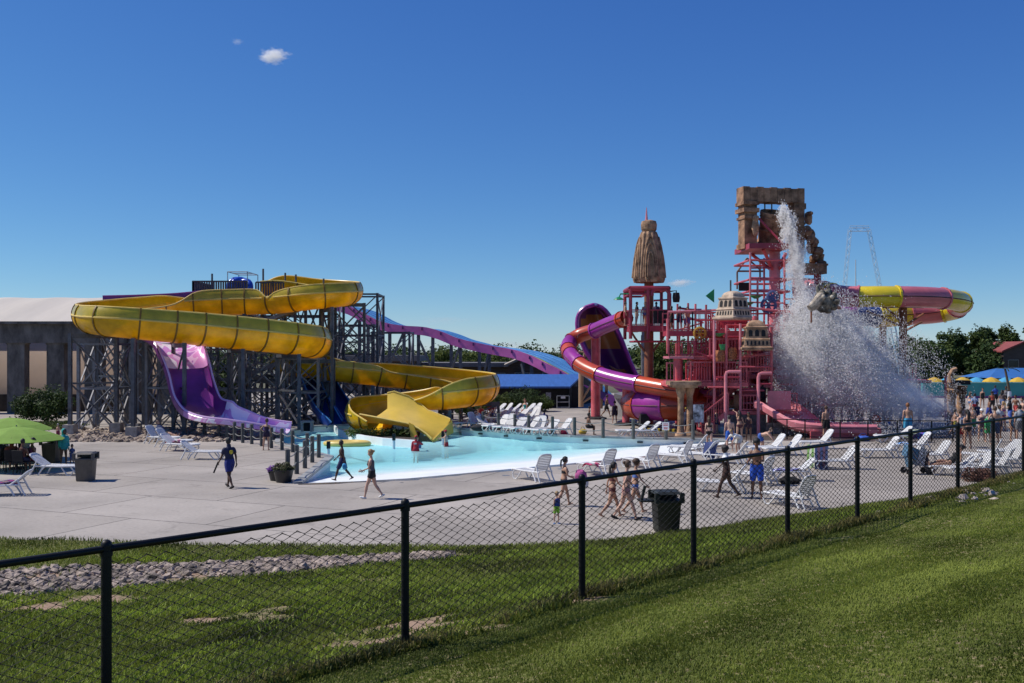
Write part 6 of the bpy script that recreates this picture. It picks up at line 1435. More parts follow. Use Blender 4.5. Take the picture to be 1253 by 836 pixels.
POSES={
 'stand':dict(la=(-4,9),lf=(10,6),ra=(4,9),rf=(14,6),lt=(2,4),ls=(-2,3),rt=(-2,4),rs=(-3,3),lean=1),
 'hip':dict(la=(-20,38),lf=(35,-48),ra=(5,9),rf=(16,5),lt=(0,7),ls=(-2,5),rt=(2,3),rs=(-8,2),lean=1),
 'walk':dict(la=(-26,8),lf=(-6,4),ra=(24,8),rf=(46,2),lt=(25,2),ls=(14,2),rt=(-17,2),rs=(-40,2),lean=4),
 'walk2':dict(la=(20,8),lf=(38,3),ra=(-22,8),rf=(0,4),lt=(-15,2),ls=(-34,2),rt=(23,2),rs=(16,2),lean=4),
 'carry':dict(la=(12,8),lf=(72,-4),ra=(10,10),rf=(64,-10),lt=(22,2),ls=(10,2),rt=(-15,2),rs=(-36,2),lean=3),
 'hold':dict(la=(18,6),lf=(95,-22),ra=(16,6),rf=(88,-22),lt=(1,4),ls=(-3,3),rt=(0,4),rs=(-2,3),lean=2),
 'reach':dict(la=(-6,10),lf=(8,6),ra=(62,16),rf=(80,8),lt=(3,4),ls=(-1,3),rt=(-4,4),rs=(-5,3),lean=3),
 'arms_up':dict(la=(150,16),lf=(120,-40),ra=(-5,10),rf=(8,6),lt=(3,5),ls=(-1,3),rt=(-3,4),rs=(-5,3),lean=0),
 'bend':dict(la=(40,8),lf=(30,2),ra=(48,8),rf=(36,2),lt=(22,4),ls=(-12,3),rt=(18,4),rs=(-10,3),lean=72),
 'sit':dict(la=(14,10),lf=(60,-8),ra=(12,10),rf=(56,-8),lt=(84,6),ls=(4,3),rt=(86,6),rs=(-6,3),lean=6),
 'recline':dict(la=(6,12),lf=(52,-6),ra=(10,12),rf=(46,-6),lt=(84,4),ls=(80,3),rt=(96,4),rs=(66,3),lean=-48),
 'lie':dict(la=(-4,14),lf=(14,4),ra=(-2,14),rf=(20,2),lt=(88,4),ls=(86,3),rt=(88,4),rs=(88,3),lean=-72),
}
NPEOPLE=[0]
def person(label,pos,h,yaw,pose='stand',sk='tan',hair='brown',hs='short',wear=(),child=False,group=None,cap=None,female=False,seat=None,look=0,turnarm=None,emblem=None):
    """wear: (kind, colour) with kind in shorts trunks tee tank bikini swimsuit dress jacket towel vest"""
    NPEOPLE[0]+=1; rs_=random.Random(NPEOPLE[0])
    ps_=dict(POSES[pose]); 
    if turnarm: ps_.update(turnarm)
    S=h/1.75; hd=1.25 if child else 1.0; b=.92 if female else 1.0
    pel=Vector((0,0,.95)); lean=R(ps_['lean']); up=Vector((0,math.sin(lean),math.cos(lean))); fw=Vector((0,math.cos(lean),-math.sin(lean))); X=Vector((1,0,0))
    sway=rs_.uniform(-.02,.02)
    sp=lambda t,f=0,x=0: pel+up*(t*.50)+fw*f+X*(x+sway*t)
    nb=sp(1.04,-.01); lean_h=max(-.35,min(.5,lean*.45)) if pose not in('lie',) else lean*.75
    hup=Vector((math.sin(R(look))*.0,math.sin(lean_h),math.cos(lean_h))); hfw=Vector((math.sin(R(look)),math.cos(R(look))*math.cos(lean_h),-math.sin(lean_h))).normalized(); hX=hfw.cross(hup).normalized(); hup=hX.cross(hfw)
    hc=nb+hup*.20*(.5+.5*hd)+hfw*.025
    mb=MB(); bones=[]
    hipw=.085 if not female else .092; sw=.175*b if not child else .165
    loft(mb,[sp(-.12),sp(.0),sp(.16),sp(.36),sp(.58,.015),sp(.80,.012),sp(.95),sp(1.02)],[.10,.155 if not female else .165,.158 if not female else .168,.125*b,.150*b,.168*b,.125*b,.06],[.085,.108,.115,.092,.112,.112,.075,.055],X,14)
    loft(mb,[nb-up*.06,nb+hup*.05,hc-hup*.06],[.062*b,.052*b,.052*b],[.062*b,.056*b,.056*b],X,10)
    loft(mb,[hc-hup*.105*hd+hfw*.022,hc-hup*.075*hd+hfw*.02,hc-hup*.02*hd+hfw*.008,hc+hup*.05*hd-hfw*.005,hc+hup*.10*hd-hfw*.01],[.040*hd,.060*hd,.073*hd,.076*hd,.052*hd],[.045*hd,.072*hd,.090*hd,.094*hd,.066*hd],hX,12)
    mb.sph(hc-hup*.022*hd+hfw*.10*hd,(.014*hd,.022*hd,.022*hd),6,5)              # nose
    for s in (-1,1): mb.sph(hc+hX*s*.077*hd-hup*.012*hd,(.012*hd,.02*hd,.03*hd),6,5)   # ears
    J={}
    if female and not child:
        for s in (-1,1): mb.sph(sp(.66,.085,s*.07),(.062,.055,.06),8,6)
    for s,pre in ((-1,'l'),(1,'r')):
        sh=sp(.93,0,s*sw); ua=dirv(*ps_[pre+'a'],side=s); fa=dirv(*ps_[pre+'f'],side=s)
        # arms hang from the shoulders of a leaning trunk but keep to gravity
        el=sh+ua*.285; wr=el+fa*.245; J[pre+'wr']=wr; J[pre+'fa']=fa; J[pre+'el']=el; J[pre+'sh']=sh
        m_=.82 if female else (.8 if child else 1)
        loft(mb,[sh-X*s*.03+up*.0,sh+ua*.06,el-ua*.10,el],[.052*m_,.055*m_,.046*m_,.038*m_],[.055*m_,.056*m_,.047*m_,.039*m_],X,9)
        loft(mb,[el,el+fa*.07,wr-fa*.05,wr],[.038*m_,.041*m_,.029*m_,.026*m_],[.037*m_,.039*m_,.024*m_,.021*m_],X,9)
        hx=fa.cross(Vector((s,0,.01))); hx=hx.normalized() if hx.length>.01 else Vector((0,1,0))
        loft(mb,[wr-fa*.01,wr+fa*.045,wr+fa*.095],[.026,.040,.040],[.018,.017,.015],hx,8)
        J[pre+'hand']=(wr+fa*.09,fa,hx,Vector((s,0,0)))
        bones.append(('arm',sh,el,.05)); bones.append(('fore',el,wr+fa*.1,.035))
        hp=pel+X*s*hipw-Vector((0,0,.03)); th=dirv(*ps_[pre+'t'],side=s); shn=dirv(*ps_[pre+'s'],side=s)
        kn=hp+th*.425; an=kn+shn*.40; m_=1.0 if not child else .92
        J[pre+'kn']=kn; J[pre+'an']=an
        loft(mb,[hp+Vector((0,0,.04)),hp+th*.08,hp+th*.25,kn],[.088*m_,.090*m_,.072*m_,.055*m_],[.092*m_,.094*m_,.076*m_,.057*m_],X,11)
        loft(mb,[kn,kn+shn*.09,kn+shn*.16,kn+shn*.30,an],[.055*m_,.054*m_,.055*m_,.038*m_,.036*m_],[.056*m_,.060*m_,.061*m_,.040*m_,.038*m_],X,10)
        fd=Vector((0,shn.z*-1,shn.y)).normalized() if abs(shn.x)<.99 else Vector((0,1,0))
        if pose in ('stand','hip','walk','walk2','carry','hold','reach','arms_up','bend'): 
            pt_=ps_[pre+'s'][0]; tilt=max(-.75,min(.35,R(pt_+5)*.8)) if pose in ('walk','walk2','carry') else 0
            fd=Vector((s*.12,math.cos(tilt),math.sin(tilt))).normalized()
        fn_=fd.cross(X); ft=an+shn*.055
        loft(mb,[ft-fd*.055,ft+fd*.0,ft+fd*.09,ft+fd*.175],[.032,.036,.044,.034],[.030,.040,.026,.016],X,8)
        J[pre+'ft']=ft
        bones.append(('thigh',hp,kn,.075)); bones.append(('shin',kn,an,.045)); bones.append(('foot',ft-fd*.05,ft+fd*.17,.035))
    bones.append(('torso',sp(-.1),sp(1.0),.125)); bones.append(('neck',nb,hc-hup*.08,.055)); bones.append(('head',hc-hup*.05*hd,hc+hup*.05*hd,.08*hd))
    me=remesh(mb,.021 if not child else .024)
    n=len(me.vertices); co=np.empty(n*3,np.float32); me.vertices.foreach_get('co',co); co=co.reshape(-1,3)
    nf=len(me.polygons); tot=np.empty(nf,np.int32); me.polygons.foreach_get('loop_total',tot); q4=np.empty(len(me.loops),np.int32); me.loops.foreach_get('vertex_index',q4)
    faces=q4.reshape(-1,4) if (tot==4).all() else None
    if faces is None: faces=np.array([list(p.vertices)[:4] if len(p.vertices)>=4 else list(p.vertices)+[p.vertices[-1]] for p in me.polygons])
    nor=np.empty(n*3,np.float32); me.vertices.foreach_get('normal',nor); nor=nor.reshape(-1,3)
    fc=co[faces].mean(1)
    best=np.full(len(fc),9.);lab=np.zeros(len(fc),int);par=np.zeros(len(fc))
    for i,(k_,a,c_,r_) in enumerate(bones):
        a=np.array(a);ab=np.array(c_)-a; t=np.clip(((fc-a)@ab)/(ab@ab),0,1); d=np.linalg.norm(fc-(a+t[:,None]*ab),axis=1)-r_
        m_=d<best; best[m_]=d[m_]; lab[m_]=i; par[m_]=t[m_]
    kinds=np.array([b_[0] for b_ in bones])[lab]
    T_=root('person',label,'person',pos,yaw,group)
    # lowest point to the ground / seat
    if seat is None: z0=float(co[:,2].min())*S
    else: z0=float((pel.z-.115)*S)-seat
    def place(V): V=np.asarray(V,float)*S; V[:,2]-=z0; return V
    # hands with five fingers each, joined to the body mesh
    fm=MB()
    for pre,s in (('l',-1),('r',1)):
        w0,fa,hx,sx_=J[pre+'hand']; nrm=fa.cross(hx).normalized()
        if nrm.dot(X)*s<0: nrm=-nrm
        inn=-nrm
        for k_,(o_,ln) in enumerate(((-.030,.062),(-.010,.074),(.010,.070),(.029,.054))):
            p0=w0-fa*.012+hx*o_; p1=p0+fa*ln*.5+inn*ln*.12; p2=p1+fa*ln*.38+inn*ln*.34; p3=p2+fa*ln*.12+inn*ln*.3
            fm.tube([p0,p1,p2,p3],[.0095,.0088,.008,.006],6)
        p0=w0-fa*.075+hx*.030; p1=p0+hx*.026+fa*.028; p2=p1+fa*.032+hx*.006+inn*.008; fm.tube([p0,p1,p2],[.011,.0095,.007],6)
    V=np.concatenate([co,np.array([tuple(v) for v in fm.V])]); 
    FL=[tuple(f) for f in faces]+[tuple(i+n for i in f) for f in fm.F]
    ob=newmesh('body',place(V),FL,skin(sk),T_,True)
    for s in (-1,1):
        e=MB(); e.sph(Vector((0,0,0)),.0115*hd,7,5); ec=hc+hX*s*.031*hd+hup*.012*hd+hfw*.084*hd
        e.V=[v+ec for v in e.V]; newmesh('eye',place([tuple(v) for v in e.V]),e.F,mat('eye_dark',(.02,.015,.012),.2,.1,1),T_,True)
    e=MB(); mc=hc-hup*.062*hd+hfw*.088*hd; e.tube([mc-hX*.024*hd,mc+hfw*.006,mc+hX*.024*hd],[.005,.008,.005],6); newmesh('mouth',place([tuple(v) for v in e.V]),e.F,mat('lip_'+sk,tuple(c*.6 for c in (SK[sk][0]*1.1,SK[sk][1]*.7,SK[sk][2]*.75)),.5,.05,1),T_,True)
    def shell(mask,off,name,m_,flare=0.0,thick=True):
        idx=np.nonzero(mask)[0]
        if len(idx)<4: return
        used=np.unique(faces[idx]); mp=-np.ones(n,int); mp[used]=np.arange(len(used))
        Vo=co[used]+nor[used]*off
        if flare: 
            zt=Vo[:,2].max(); zb=Vo[:,2].min(); t=((zt-Vo[:,2])/max(.01,zt-zb))[:,None]; c0=Vo.mean(0); dv=Vo-c0; dv[:,2]=0; Vo=Vo+dv*flare*t
        Fo=mp[faces[idx]]
        return newmesh(name,place(Vo),[tuple(f) for f in Fo],m_,T_,True)
    tz=par
    tor=kinds=='torso'; thg=kinds=='thigh'; arm=kinds=='arm'; head=kinds=='head'; shn_=kinds=='shin'
    for kd,colr in wear:
        m_=cloth(colr)
        if kd=='shorts': shell((tor&(tz<.26))|(thg&(tz<.72)),.022,'shorts',m_,.05)
        elif kd=='trunks': shell((tor&(tz<.24))|(thg&(tz<.88)),.026,'swim_shorts',m_,.07)
        elif kd=='short_shorts': shell((tor&(tz<.27))|(thg&(tz<.34)),.016,'shorts',m_,.03)
        elif kd=='tee': shell((tor&(tz>.10))|(arm&(tz<.62)),.022,'t_shirt',m_)
        elif kd=='tank': shell(tor&(tz>.14)&(tz<.9),.016,'tank_top',m_)
        elif kd=='bikini': shell((tor&(tz<.17))|(thg&(tz<.10)),.008,'bikini_bottom',m_); shell(tor&(tz>.56)&(tz<.73),.008,'bikini_top',m_)
        elif kd=='swimsuit': shell((tor&(tz<.80))|(thg&(tz<.08)),.008,'swimsuit',m_)
        elif kd=='dress': shell((tor&(tz<.86))|(thg&(tz<.62)),.03,'dress',m_,.12)
        elif kd=='jacket': shell(tor|(thg&(tz<.35))|arm|((kinds=='fore')&(tz<.8)),.034,'jacket',m_,.06)
        elif kd=='vest': shell(tor&(tz>.2)&(tz<.95),.05,'swim_vest',m_)
        elif kd=='rash': shell((tor&(tz>.12))|arm|((kinds=='fore')&(tz<.75)),.012,'swim_top',m_)
        elif kd=='shoulder_towel': shell((tor&(tz>.72))|(arm&(tz<.45))|(kinds=='neck'),.03,'towel',m_)
        elif kd=='hood': shell(tor|arm|(thg&(tz<.2))|(kinds=='fore')&(tz<.6)|(kinds=='neck')|(head&((fc-np.array(hc))@np.array(hfw)<.05)),.04,'hooded_towel',m_,.1)
        elif kd=='shoes': shell(kinds=='foot',.012,'shoe',m_)
    if emblem:
        c0=sp(.70); mk_=(np.abs(co[:,0]-c0.x)<.07)&(np.abs(co[:,2]-c0.z)<.09); yb=float(co[mk_,1].min())-.036
        e=MB()
        if emblem=='disc': e.lathe([(.075,0),(.075,.006)],(0,0,0),14); e.V=[Vector((v.x+c0.x,yb-v.z,v.y+c0.z)) for v in e.V]; col_=(.62,.50,.05)
        else:
            for k_,(w_,zz_) in enumerate(((.20,.05),(.16,.0))):
                n_=5
                for q_ in range(n_): e.box((c0.x+w_*((q_+.5)/n_-.5),yb,c0.z+zz_),(w_/n_*.7,.006,.035))
            col_=(.75,.75,.75)
        newmesh('back_print',place([tuple(v) for v in e.V]),e.F,cloth(col_),T_)
    rel=fc-np.array(hc); hz=rel@np.array(hup); hy=rel@np.array(hfw)
    if hs!='none' and not any(k_=='hood' for k_,_ in wear):
        hm=mat('hair_'+hair,HR[hair],.6,.25,20,bump=.4,bscale=60,stretch=(1,1,.3))
        mk=head&((hz>.055*hd)|((hy<.015*hd)&(hz>-.06*hd)))|((kinds=='neck')&(hy<-.03)&(hz>-.12*hd)&(hs in('long','bun','pony')))
        shell(mk,.016 if hs=='short' else .022,'hair',hm)
        bk=hc-hfw*.10*hd
        if hs=='afro':
            e=MB(); e.sph(hc+hup*.05*hd-hfw*.015,(.115*hd,.125*hd,.105*hd),12,9,.06,rs_); newmesh('curls',place([tuple(v) for v in e.V]),e.F,hm,T_,True)
        if hs in('long','pony','bun'):
            e=MB()
            if hs=='long': loft(e,[bk+hup*.03,bk-hup*.08-hfw*.02,bk-up*.24-hfw*.01,bk-up*.38+hfw*.0],[.07,.085,.08,.045],[.035,.04,.035,.02],hX,10)
            elif hs=='pony': loft(e,[bk+hup*.03,bk-hfw*.05+hup*.0,bk-hfw*.06-up*.14,bk-hfw*.035-up*.29],[.03,.036,.034,.012],[.03,.036,.032,.012],hX,8)
            else: e.sph(bk+hup*.06*hd-hfw*.01,(.05,.05,.048),9,7)
            newmesh('hair_tail' if hs!='bun' else 'hair_bun',place([tuple(v) for v in e.V]),e.F,hm,T_,True)
    if cap:
        m_=cloth(cap); shell(head&(hz>.045*hd),.026,'cap',m_)
        e=MB(); loft(e,[hc+hup*.055*hd+hfw*.07*hd,hc+hup*.05*hd+hfw*.165*hd],[.075*hd,.05*hd],[.012,.008],hX,8); newmesh('cap_peak',place([tuple(v) for v in e.V]),e.F,m_,T_,True)
    bpy.data.meshes.remove(me)
    rz=Matrix.Rotation(yaw,3,'Z')
    def wpt(v): v=Vector(v)*S; v.z-=z0; return rz@v+Vector(pos)
    return T_,{k_:(wpt(v[0]) if k_.endswith('hand') else wpt(v)) for k_,v in J.items() if not k_.endswith('fa')}
def at(px,py,z=0.0): return G(px,py,z)
def hgt(px_h,y): return px_h*y/F
def pp(label,px,py,ph,face,**k):
    """px,py: feet; ph: height in picture px; face: compass of the picture, 0 away, 90 right, 180 towards us, 270 left"""
    p=at(px,py,k.pop('z',0.0)); lo,hi=(.85,1.35) if k.get('child') else (1.48,1.9)
    h=max(lo,min(hi,hgt(ph,p.y)))
    return person(label,p,h,R(-face),**k)
navy=(.018,.022,.06); blk=(.012,.012,.014); roy=(.02,.06,.42); red=(.42,.02,.03); wht=(.75,.75,.75); grey=(.20,.20,.21); teal=(.03,.34,.36); pink=(.6,.12,.26)
T,J=pp('person in navy t-shirt and blue shorts seen from behind, holding a dark stick',281,597,62,-48,pose='walk2',sk='dark',hair='black',wear=(('tee',navy),('shorts',(.015,.025,.17)),('shoes',blk)),emblem='disc')
o=MB().tube([J['lhand']+Vector((0,0,.05)),J['lhand']+Vector((-.16,.02,-.32))],.03,7).build('baton',cloth(blk),None,True,loc=J['lhand']); tag(o,'short dark baton in the hand of the walking person in blue','baton')
o=MB(); p=P(0,0,1); 
T,J=pp('slim person in dark swim shorts walking left across the pool beach with blue bag',419,588,47,272,pose='walk',sk='dark',hair='black',wear=(('trunks',(.02,.022,.08)),),child=False)
o=MB(); o.sph((0,0,-.12),(.09,.07,.12),9,7,.1); o=o.build('swim_bag',cloth((.05,.30,.55)),None,True); o.location=J['lhand']; tag(o,'small light blue bag in the hand of the person on the beach edge','bag')
pp('woman with fair hair bun, grey top and black shorts walking left on deck',455,610,60,272,pose='carry',sk='pale',hair='blond',hs='bun',female=True,wear=(('tank',(.10,.10,.115)),('short_shorts',blk),('shoes',wht)))
pp('lifeguard in red jacket and red cap standing in the pool with back turned',509,569.6,34,15,pose='reach',sk='tan',hair='brown',wear=(('jacket',(.36,.015,.03)),),cap=red,emblem='text',z=-1.08)
pp('lifeguard in red shorts and red cap standing in the pool, arm held out left',546,561,32,285,pose='reach',sk='pale',hair='brown',wear=(('shorts',red),('tank',(.55,.42,.36))),cap=red,z=-1.0)
T,J=pp('woman in black bikini with dark ponytail carrying a pink towel past the loungers',690,619,60,75,pose='carry',sk='tan',hair='black',hs='pony',female=True,wear=(('bikini',blk),))
def bundle(name,label,p,col1,col2,r=(.2,.14,.22)):
    t=root(name,label,'towel',p); mb=MB(); mb.sph((0,0,0),r,12,9,.14,random.Random(int(p.x*100))); mb.build('cloth_roll',cloth(col1),t,True); mb=MB(); mb.sph((.06,-.03,-r[2]*.95),(r[0]*.8,r[1],r[2]*.7),10,8,.16,random.Random(3)); mb.build('towel_end',cloth(col2),t,True); return t
bundle('rolled_towel','pink and white bundled towel in the arms of the ponytailed woman',J['rhand']+Vector((.16,-.02,.08)),(.48,.10,.28),(.62,.62,.64))
pp('toddler in navy swim vest and lime shorts beside the fence',681,641,38,150,pose='stand',sk='pale',hair='blond',wear=(('vest',(.02,.05,.22)),('shorts',(.25,.55,.05)),('shoes',(.05,.2,.5))),child=True)
pp('girl in brown swimsuit with dark hair, leftmost of three girls by the bin',749,633,68,82,pose='walk',sk='tan',hair='black',hs='long',female=True,wear=(('bikini',(.12,.03,.03)),))
pp('girl in floral pink bikini, middle of the three girls by the bin',766,636,73,88,pose='walk2',sk='pale',hair='brown',hs='bun',female=True,wear=(('bikini',(.45,.22,.20)),('shoes',blk)))
pp('girl in blue bikini with curly brown hair, rightmost of three girls by the bin',777,628,67,85,pose='walk',sk='tan',hair='brown',hs='afro',female=True,wear=(('bikini',(.12,.22,.55)),))
pp('girl in dark swimsuit with white towel over her shoulders walking left by the fence',889,609,64,285,pose='walk',sk='dark',hair='black',hs='afro',female=True,wear=(('swimsuit',(.03,.015,.012)),('shoulder_towel',(.7,.72,.74)),('short_shorts',(.05,.02,.015))))
pp('boy in bright blue swim shorts with dark curly hair beside the front lounger',926,610,72,205,pose='hold',sk='brown',hair='black',hs='afro',wear=(('trunks',(.02,.09,.52)),))
pp('girl with long brown hair seen from behind at the right tip of the pool',868,549,40,10,pose='walk',sk='pale',hair='brown',hs='long',female=True,wear=(('bikini',blk),))
pp('boy in blue striped swim shorts seen from behind at the pool tip',893,552,43,5,pose='stand',sk='pale',hair='black',wear=(('trunks',(.03,.12,.50)),))
pp('woman in navy swimsuit reaching left by the play structure railing',877,531,31,280,pose='reach',sk='tan',hair='black',hs='bun',female=True,wear=(('dress',navy),))
pp('girl with long dark hair standing behind the bent white figure',905,541,38,350,pose='arms_up',sk='tan',hair='black',hs='long',female=True,wear=(('bikini',(.1,.03,.04)),))
pp('girl in dark patterned swimsuit right of the long haired girl',916,541,36,200,pose='hold',sk='brown',hair='black',hs='bun',female=True,wear=(('swimsuit',(.05,.02,.03)),))
pp('person in white shirt bending over a lounger at the pool tip',905,556,30,240,pose='bend',sk='pale',hair='blond',wear=(('tee',(.72,.70,.66)),('shorts',(.6,.58,.54))))
pp('shirtless person bending down beside the person in white',930,553,30,120,pose='bend',sk='pale',hair='brown',wear=(('shorts',(.05,.12,.4)),))
pp('person in black shorts leaning beside the left stone column',832,531,31,70,pose='hold',sk='tan',hair='black',wear=(('shorts',blk),))
pp('person in yellow cap and navy clothes by the right stone column',840,532,33,40,pose='stand',sk='pale',hair='brown',wear=(('tee',navy),('shorts',navy)),cap=(.55,.42,.06))
pp('person in black shorts standing at the black railing before the pink slide',1011,538,41,350,pose='reach',sk='tan',hair='brown',wear=(('shorts',blk),('tank',(.36,.20,.14))))
pp('person in turquoise shorts wading inside the splash',1041,527,33,20,pose='stand',sk='tan',hair='brown',wear=(('trunks',(.05,.42,.46)),))
pp('small child in blue swim vest by the orange post',1087,531,17,160,pose='stand',sk='pale',hair='blond',wear=(('vest',(.03,.12,.4)),('shorts',navy)),child=True)
pp('man with bare back and cyan swim shorts standing by the railing',1111,537,44,8,pose='stand',sk='tan',hair='ginger',wear=(('trunks',(.05,.32,.52)),))
crowd=[(1172,519,29,190,'stand','tan','brown','short',(('trunks',(.25,.05,.05)),),'boy in maroon shorts left of the stone columns'),
 (1187,505,26,60,'walk','pale','brown','long',(('bikini',(.1,.2,.4)),),'girl in blue bikini beyond the red shorts'),
 (1222,536,40,160,'hold','brown','black','short',(('tee',(.5,.5,.5)),('shorts',navy)),'person in white t-shirt between the shirtless man and the man in black'),
 (1252,524,38,270,'walk','pale','brown','short',(('trunks',(.1,.3,.1)),),'boy in green shorts cut by the right edge'),
 (1196,522,30,200,'stand','tan','black','bun',(('dress',(.05,.05,.10)),),'woman in dark dress in the middle of the crowd'),
 (1214,505,26,20,'stand','brown','black','short',(('tank',(.4,.08,.05)),('shorts',blk)),'person in orange red tank top by the crowd'),
 (1176,547,45,330,'reach','pale','brown','short',(('tank',wht),('shorts',red)),'person in white tank top and red shorts with grey backpack'),
 (1184,549,47,350,'stand','tan','black','long',(('bikini',blk),),'woman in black bikini with long black hair seen from behind'),
 (1193,512,31,10,'walk','brown','black','short',(('tee',(.25,.32,.5)),('shorts',red)),'person in pale blue t-shirt and red shorts behind the crowd'),
 (1201,540,39,190,'hold','pale','grey','bun',(('swimsuit',(.12,.06,.10)),),'woman in white cap and patterned swimsuit facing us'),
 (1218,544,47,5,'hip','tan','brown','short',(('trunks',(.03,.06,.14)),),'broad shirtless man in dark swim shorts seen from behind'),
 (1236,524,43,300,'hold','tan','brown','short',(('tee',blk),('trunks',(.12,.2,.6))),'man in black t-shirt and blue white swim shorts'),
 (1248,541,46,10,'stand','pale','black','short',(('tee',(.27,.30,.34)),('shorts',grey)),'man in grey t-shirt at the right edge'),
 (1202,499,24,180,'stand','tan','black','bun',(('swimsuit',blk),),'woman in black swimsuit before the teal wall'),
 (1218,497,25,0,'stand','brown','black','short',(('tee',(.03,.08,.35)),('shorts',blk)),'person in blue t-shirt before the teal wall'),
 (1226,504,27,60,'walk','tan','black','long',(('tee',(.1,.07,.07)),('shorts',(.1,.15,.3))),'person in brown top and blue shorts beyond the man in black'),
 (1231,499,26,200,'stand','dark','black','short',(('tank',grey),('shorts',blk)),'person in grey tank top by the white post'),
 (1209,541,30,170,'stand','pale','brown','short',(('rash',(.05,.35,.12)),('trunks',(.05,.35,.12))),'child in green swim top between the crowd'),
 (1180,527,30,20,'walk2','tan','brown','short',(('trunks',teal),),'boy in teal swim shorts between the stone columns and the crowd'),
 (1243,512,29,240,'walk','brown','black','short',(('trunks',(.4,.05,.05)),),'boy in dark red shorts at the far right'),
 (1228,528,36,330,'stand','pale','blond','pony',(('bikini',(.3,.05,.2)),),'girl in plum bikini beside the man in black'),
 (1190,533,35,180,'hold','tan','brown','short',(('trunks',(.03,.2,.1)),),'boy in dark green shorts in the middle of the crowd'),
 (1168,533,31,100,'walk','tan','black','short',(('trunks',(.5,.4,.05)),),'boy in yellow shorts in front of the stone columns'),
 (1240,540,37,180,'stand','tan','black','long',(('swimsuit',(.02,.12,.25)),),'woman in blue swimsuit next to the man in grey'),
 (1210,515,29,90,'walk2','brown','black','short',(('trunks',(.03,.06,.3)),),'boy in blue shorts walking right behind the crowd')]
for px,py,ph,fa,po,sk_,hr,hs_,we,lb in crowd:
    pp(lb,px,py,ph,fa,pose=po,sk=sk_,hair=hr,hs=hs_,wear=we,female=hs_ in('long','bun','pony'),group='people crowding beside the splash',cap=wht if 'white cap' in lb else None)
p=at(1176,547); o=root('backpack','grey backpack worn by the person in white tank top','bag',(p.x-.02,p.y-.22,.98)); MB().box((0,0,.17),(.30,.17,.42),taper=.8).build('bag_body',cloth((.25,.26,.28)),o); MB().box((0,-.10,.08),(.22,.06,.2)).build('pocket',cloth((.18,.19,.2)),o)
# centre far
pp('person walking by the pink support post in dark clothes',742,510,27,100,pose='walk',sk='brown',hair='black',wear=(('tank',(.12,.06,.05)),('shorts',blk)))
pp('woman in dark dress seen from behind near the grey shed',752,519,28,0,pose='stand',sk='tan',hair='black',hs='bun',female=True,wear=(('dress',(.03,.02,.04)),))
pp('child in dark blue shorts at the foot of the pink support post',721,517,19,90,pose='stand',sk='brown',hair='black',wear=(('trunks',navy),),child=True)
pp('woman in navy swimsuit standing by the rope posts at the left pool edge',326,551,36,5,pose='hip',sk='tan',hair='brown',hs='bun',female=True,wear=(('swimsuit',(.02,.012,.04)),('short_shorts',(.02,.012,.04))))
# on the platforms
zf_=zz(399,SY)
for i,(px,fa,we,ds) in enumerate(((764.5,100,(('trunks',(.3,.03,.05)),),'boy in red shorts at the tube entrance on the spire platform'),(779,95,(('trunks',(.4,.33,.25)),('tee',blk)),'person in black shirt queueing on the spire platform'),(789,180,(('bikini',(.1,.1,.3)),),'girl in blue bikini beside the brown pole on the spire platform'),(803,10,(('tee',(.1,.06,.12)),('shorts',blk)),'person in dark clothes behind the black panel on the spire platform'))):
    person(ds,Vector((xx(px,63.6),63.6 if i else 63.4,zf_)),1.5,R(-fa),'stand' if i!=1 else 'hip',('tan','pale','tan','brown')[i],'black',wear=we,group='people on the spire platform')
for i,(px,fa,we,ds) in enumerate(((822,300,(('tee',blk),('shorts',blk)),'person in black at the left end of the pink bridge'),(832,20,(('tank',(.08,.04,.05)),('shorts',navy)),'person in dark tank top in the middle of the pink bridge'),(841,170,(('trunks',(.15,.1,.25)),),'boy in purple shorts on the pink bridge by the ochre wheel'))):
    person(ds,Vector((xx(px,60.6),60.6,L4)),1.5,R(-fa),('hip','stand','walk')[i],('brown','tan','tan')[i],'black',wear=we,group='people on the pink bridge')
person('girl in pink swimsuit standing beside the pink vessel on the lower deck',Vector((xx(844,57.5),57.6,L2)),1.5,R(190),'hold','pale','brown','long',wear=(('swimsuit',(.5,.1,.15)),),female=True)
person('person in black on the stone walled deck under the pink hoop',Vector((xx(933,57.6),57.6,L1)),1.62,R(200),'stand','brown','black',wear=(('tee',blk),('shorts',blk)))
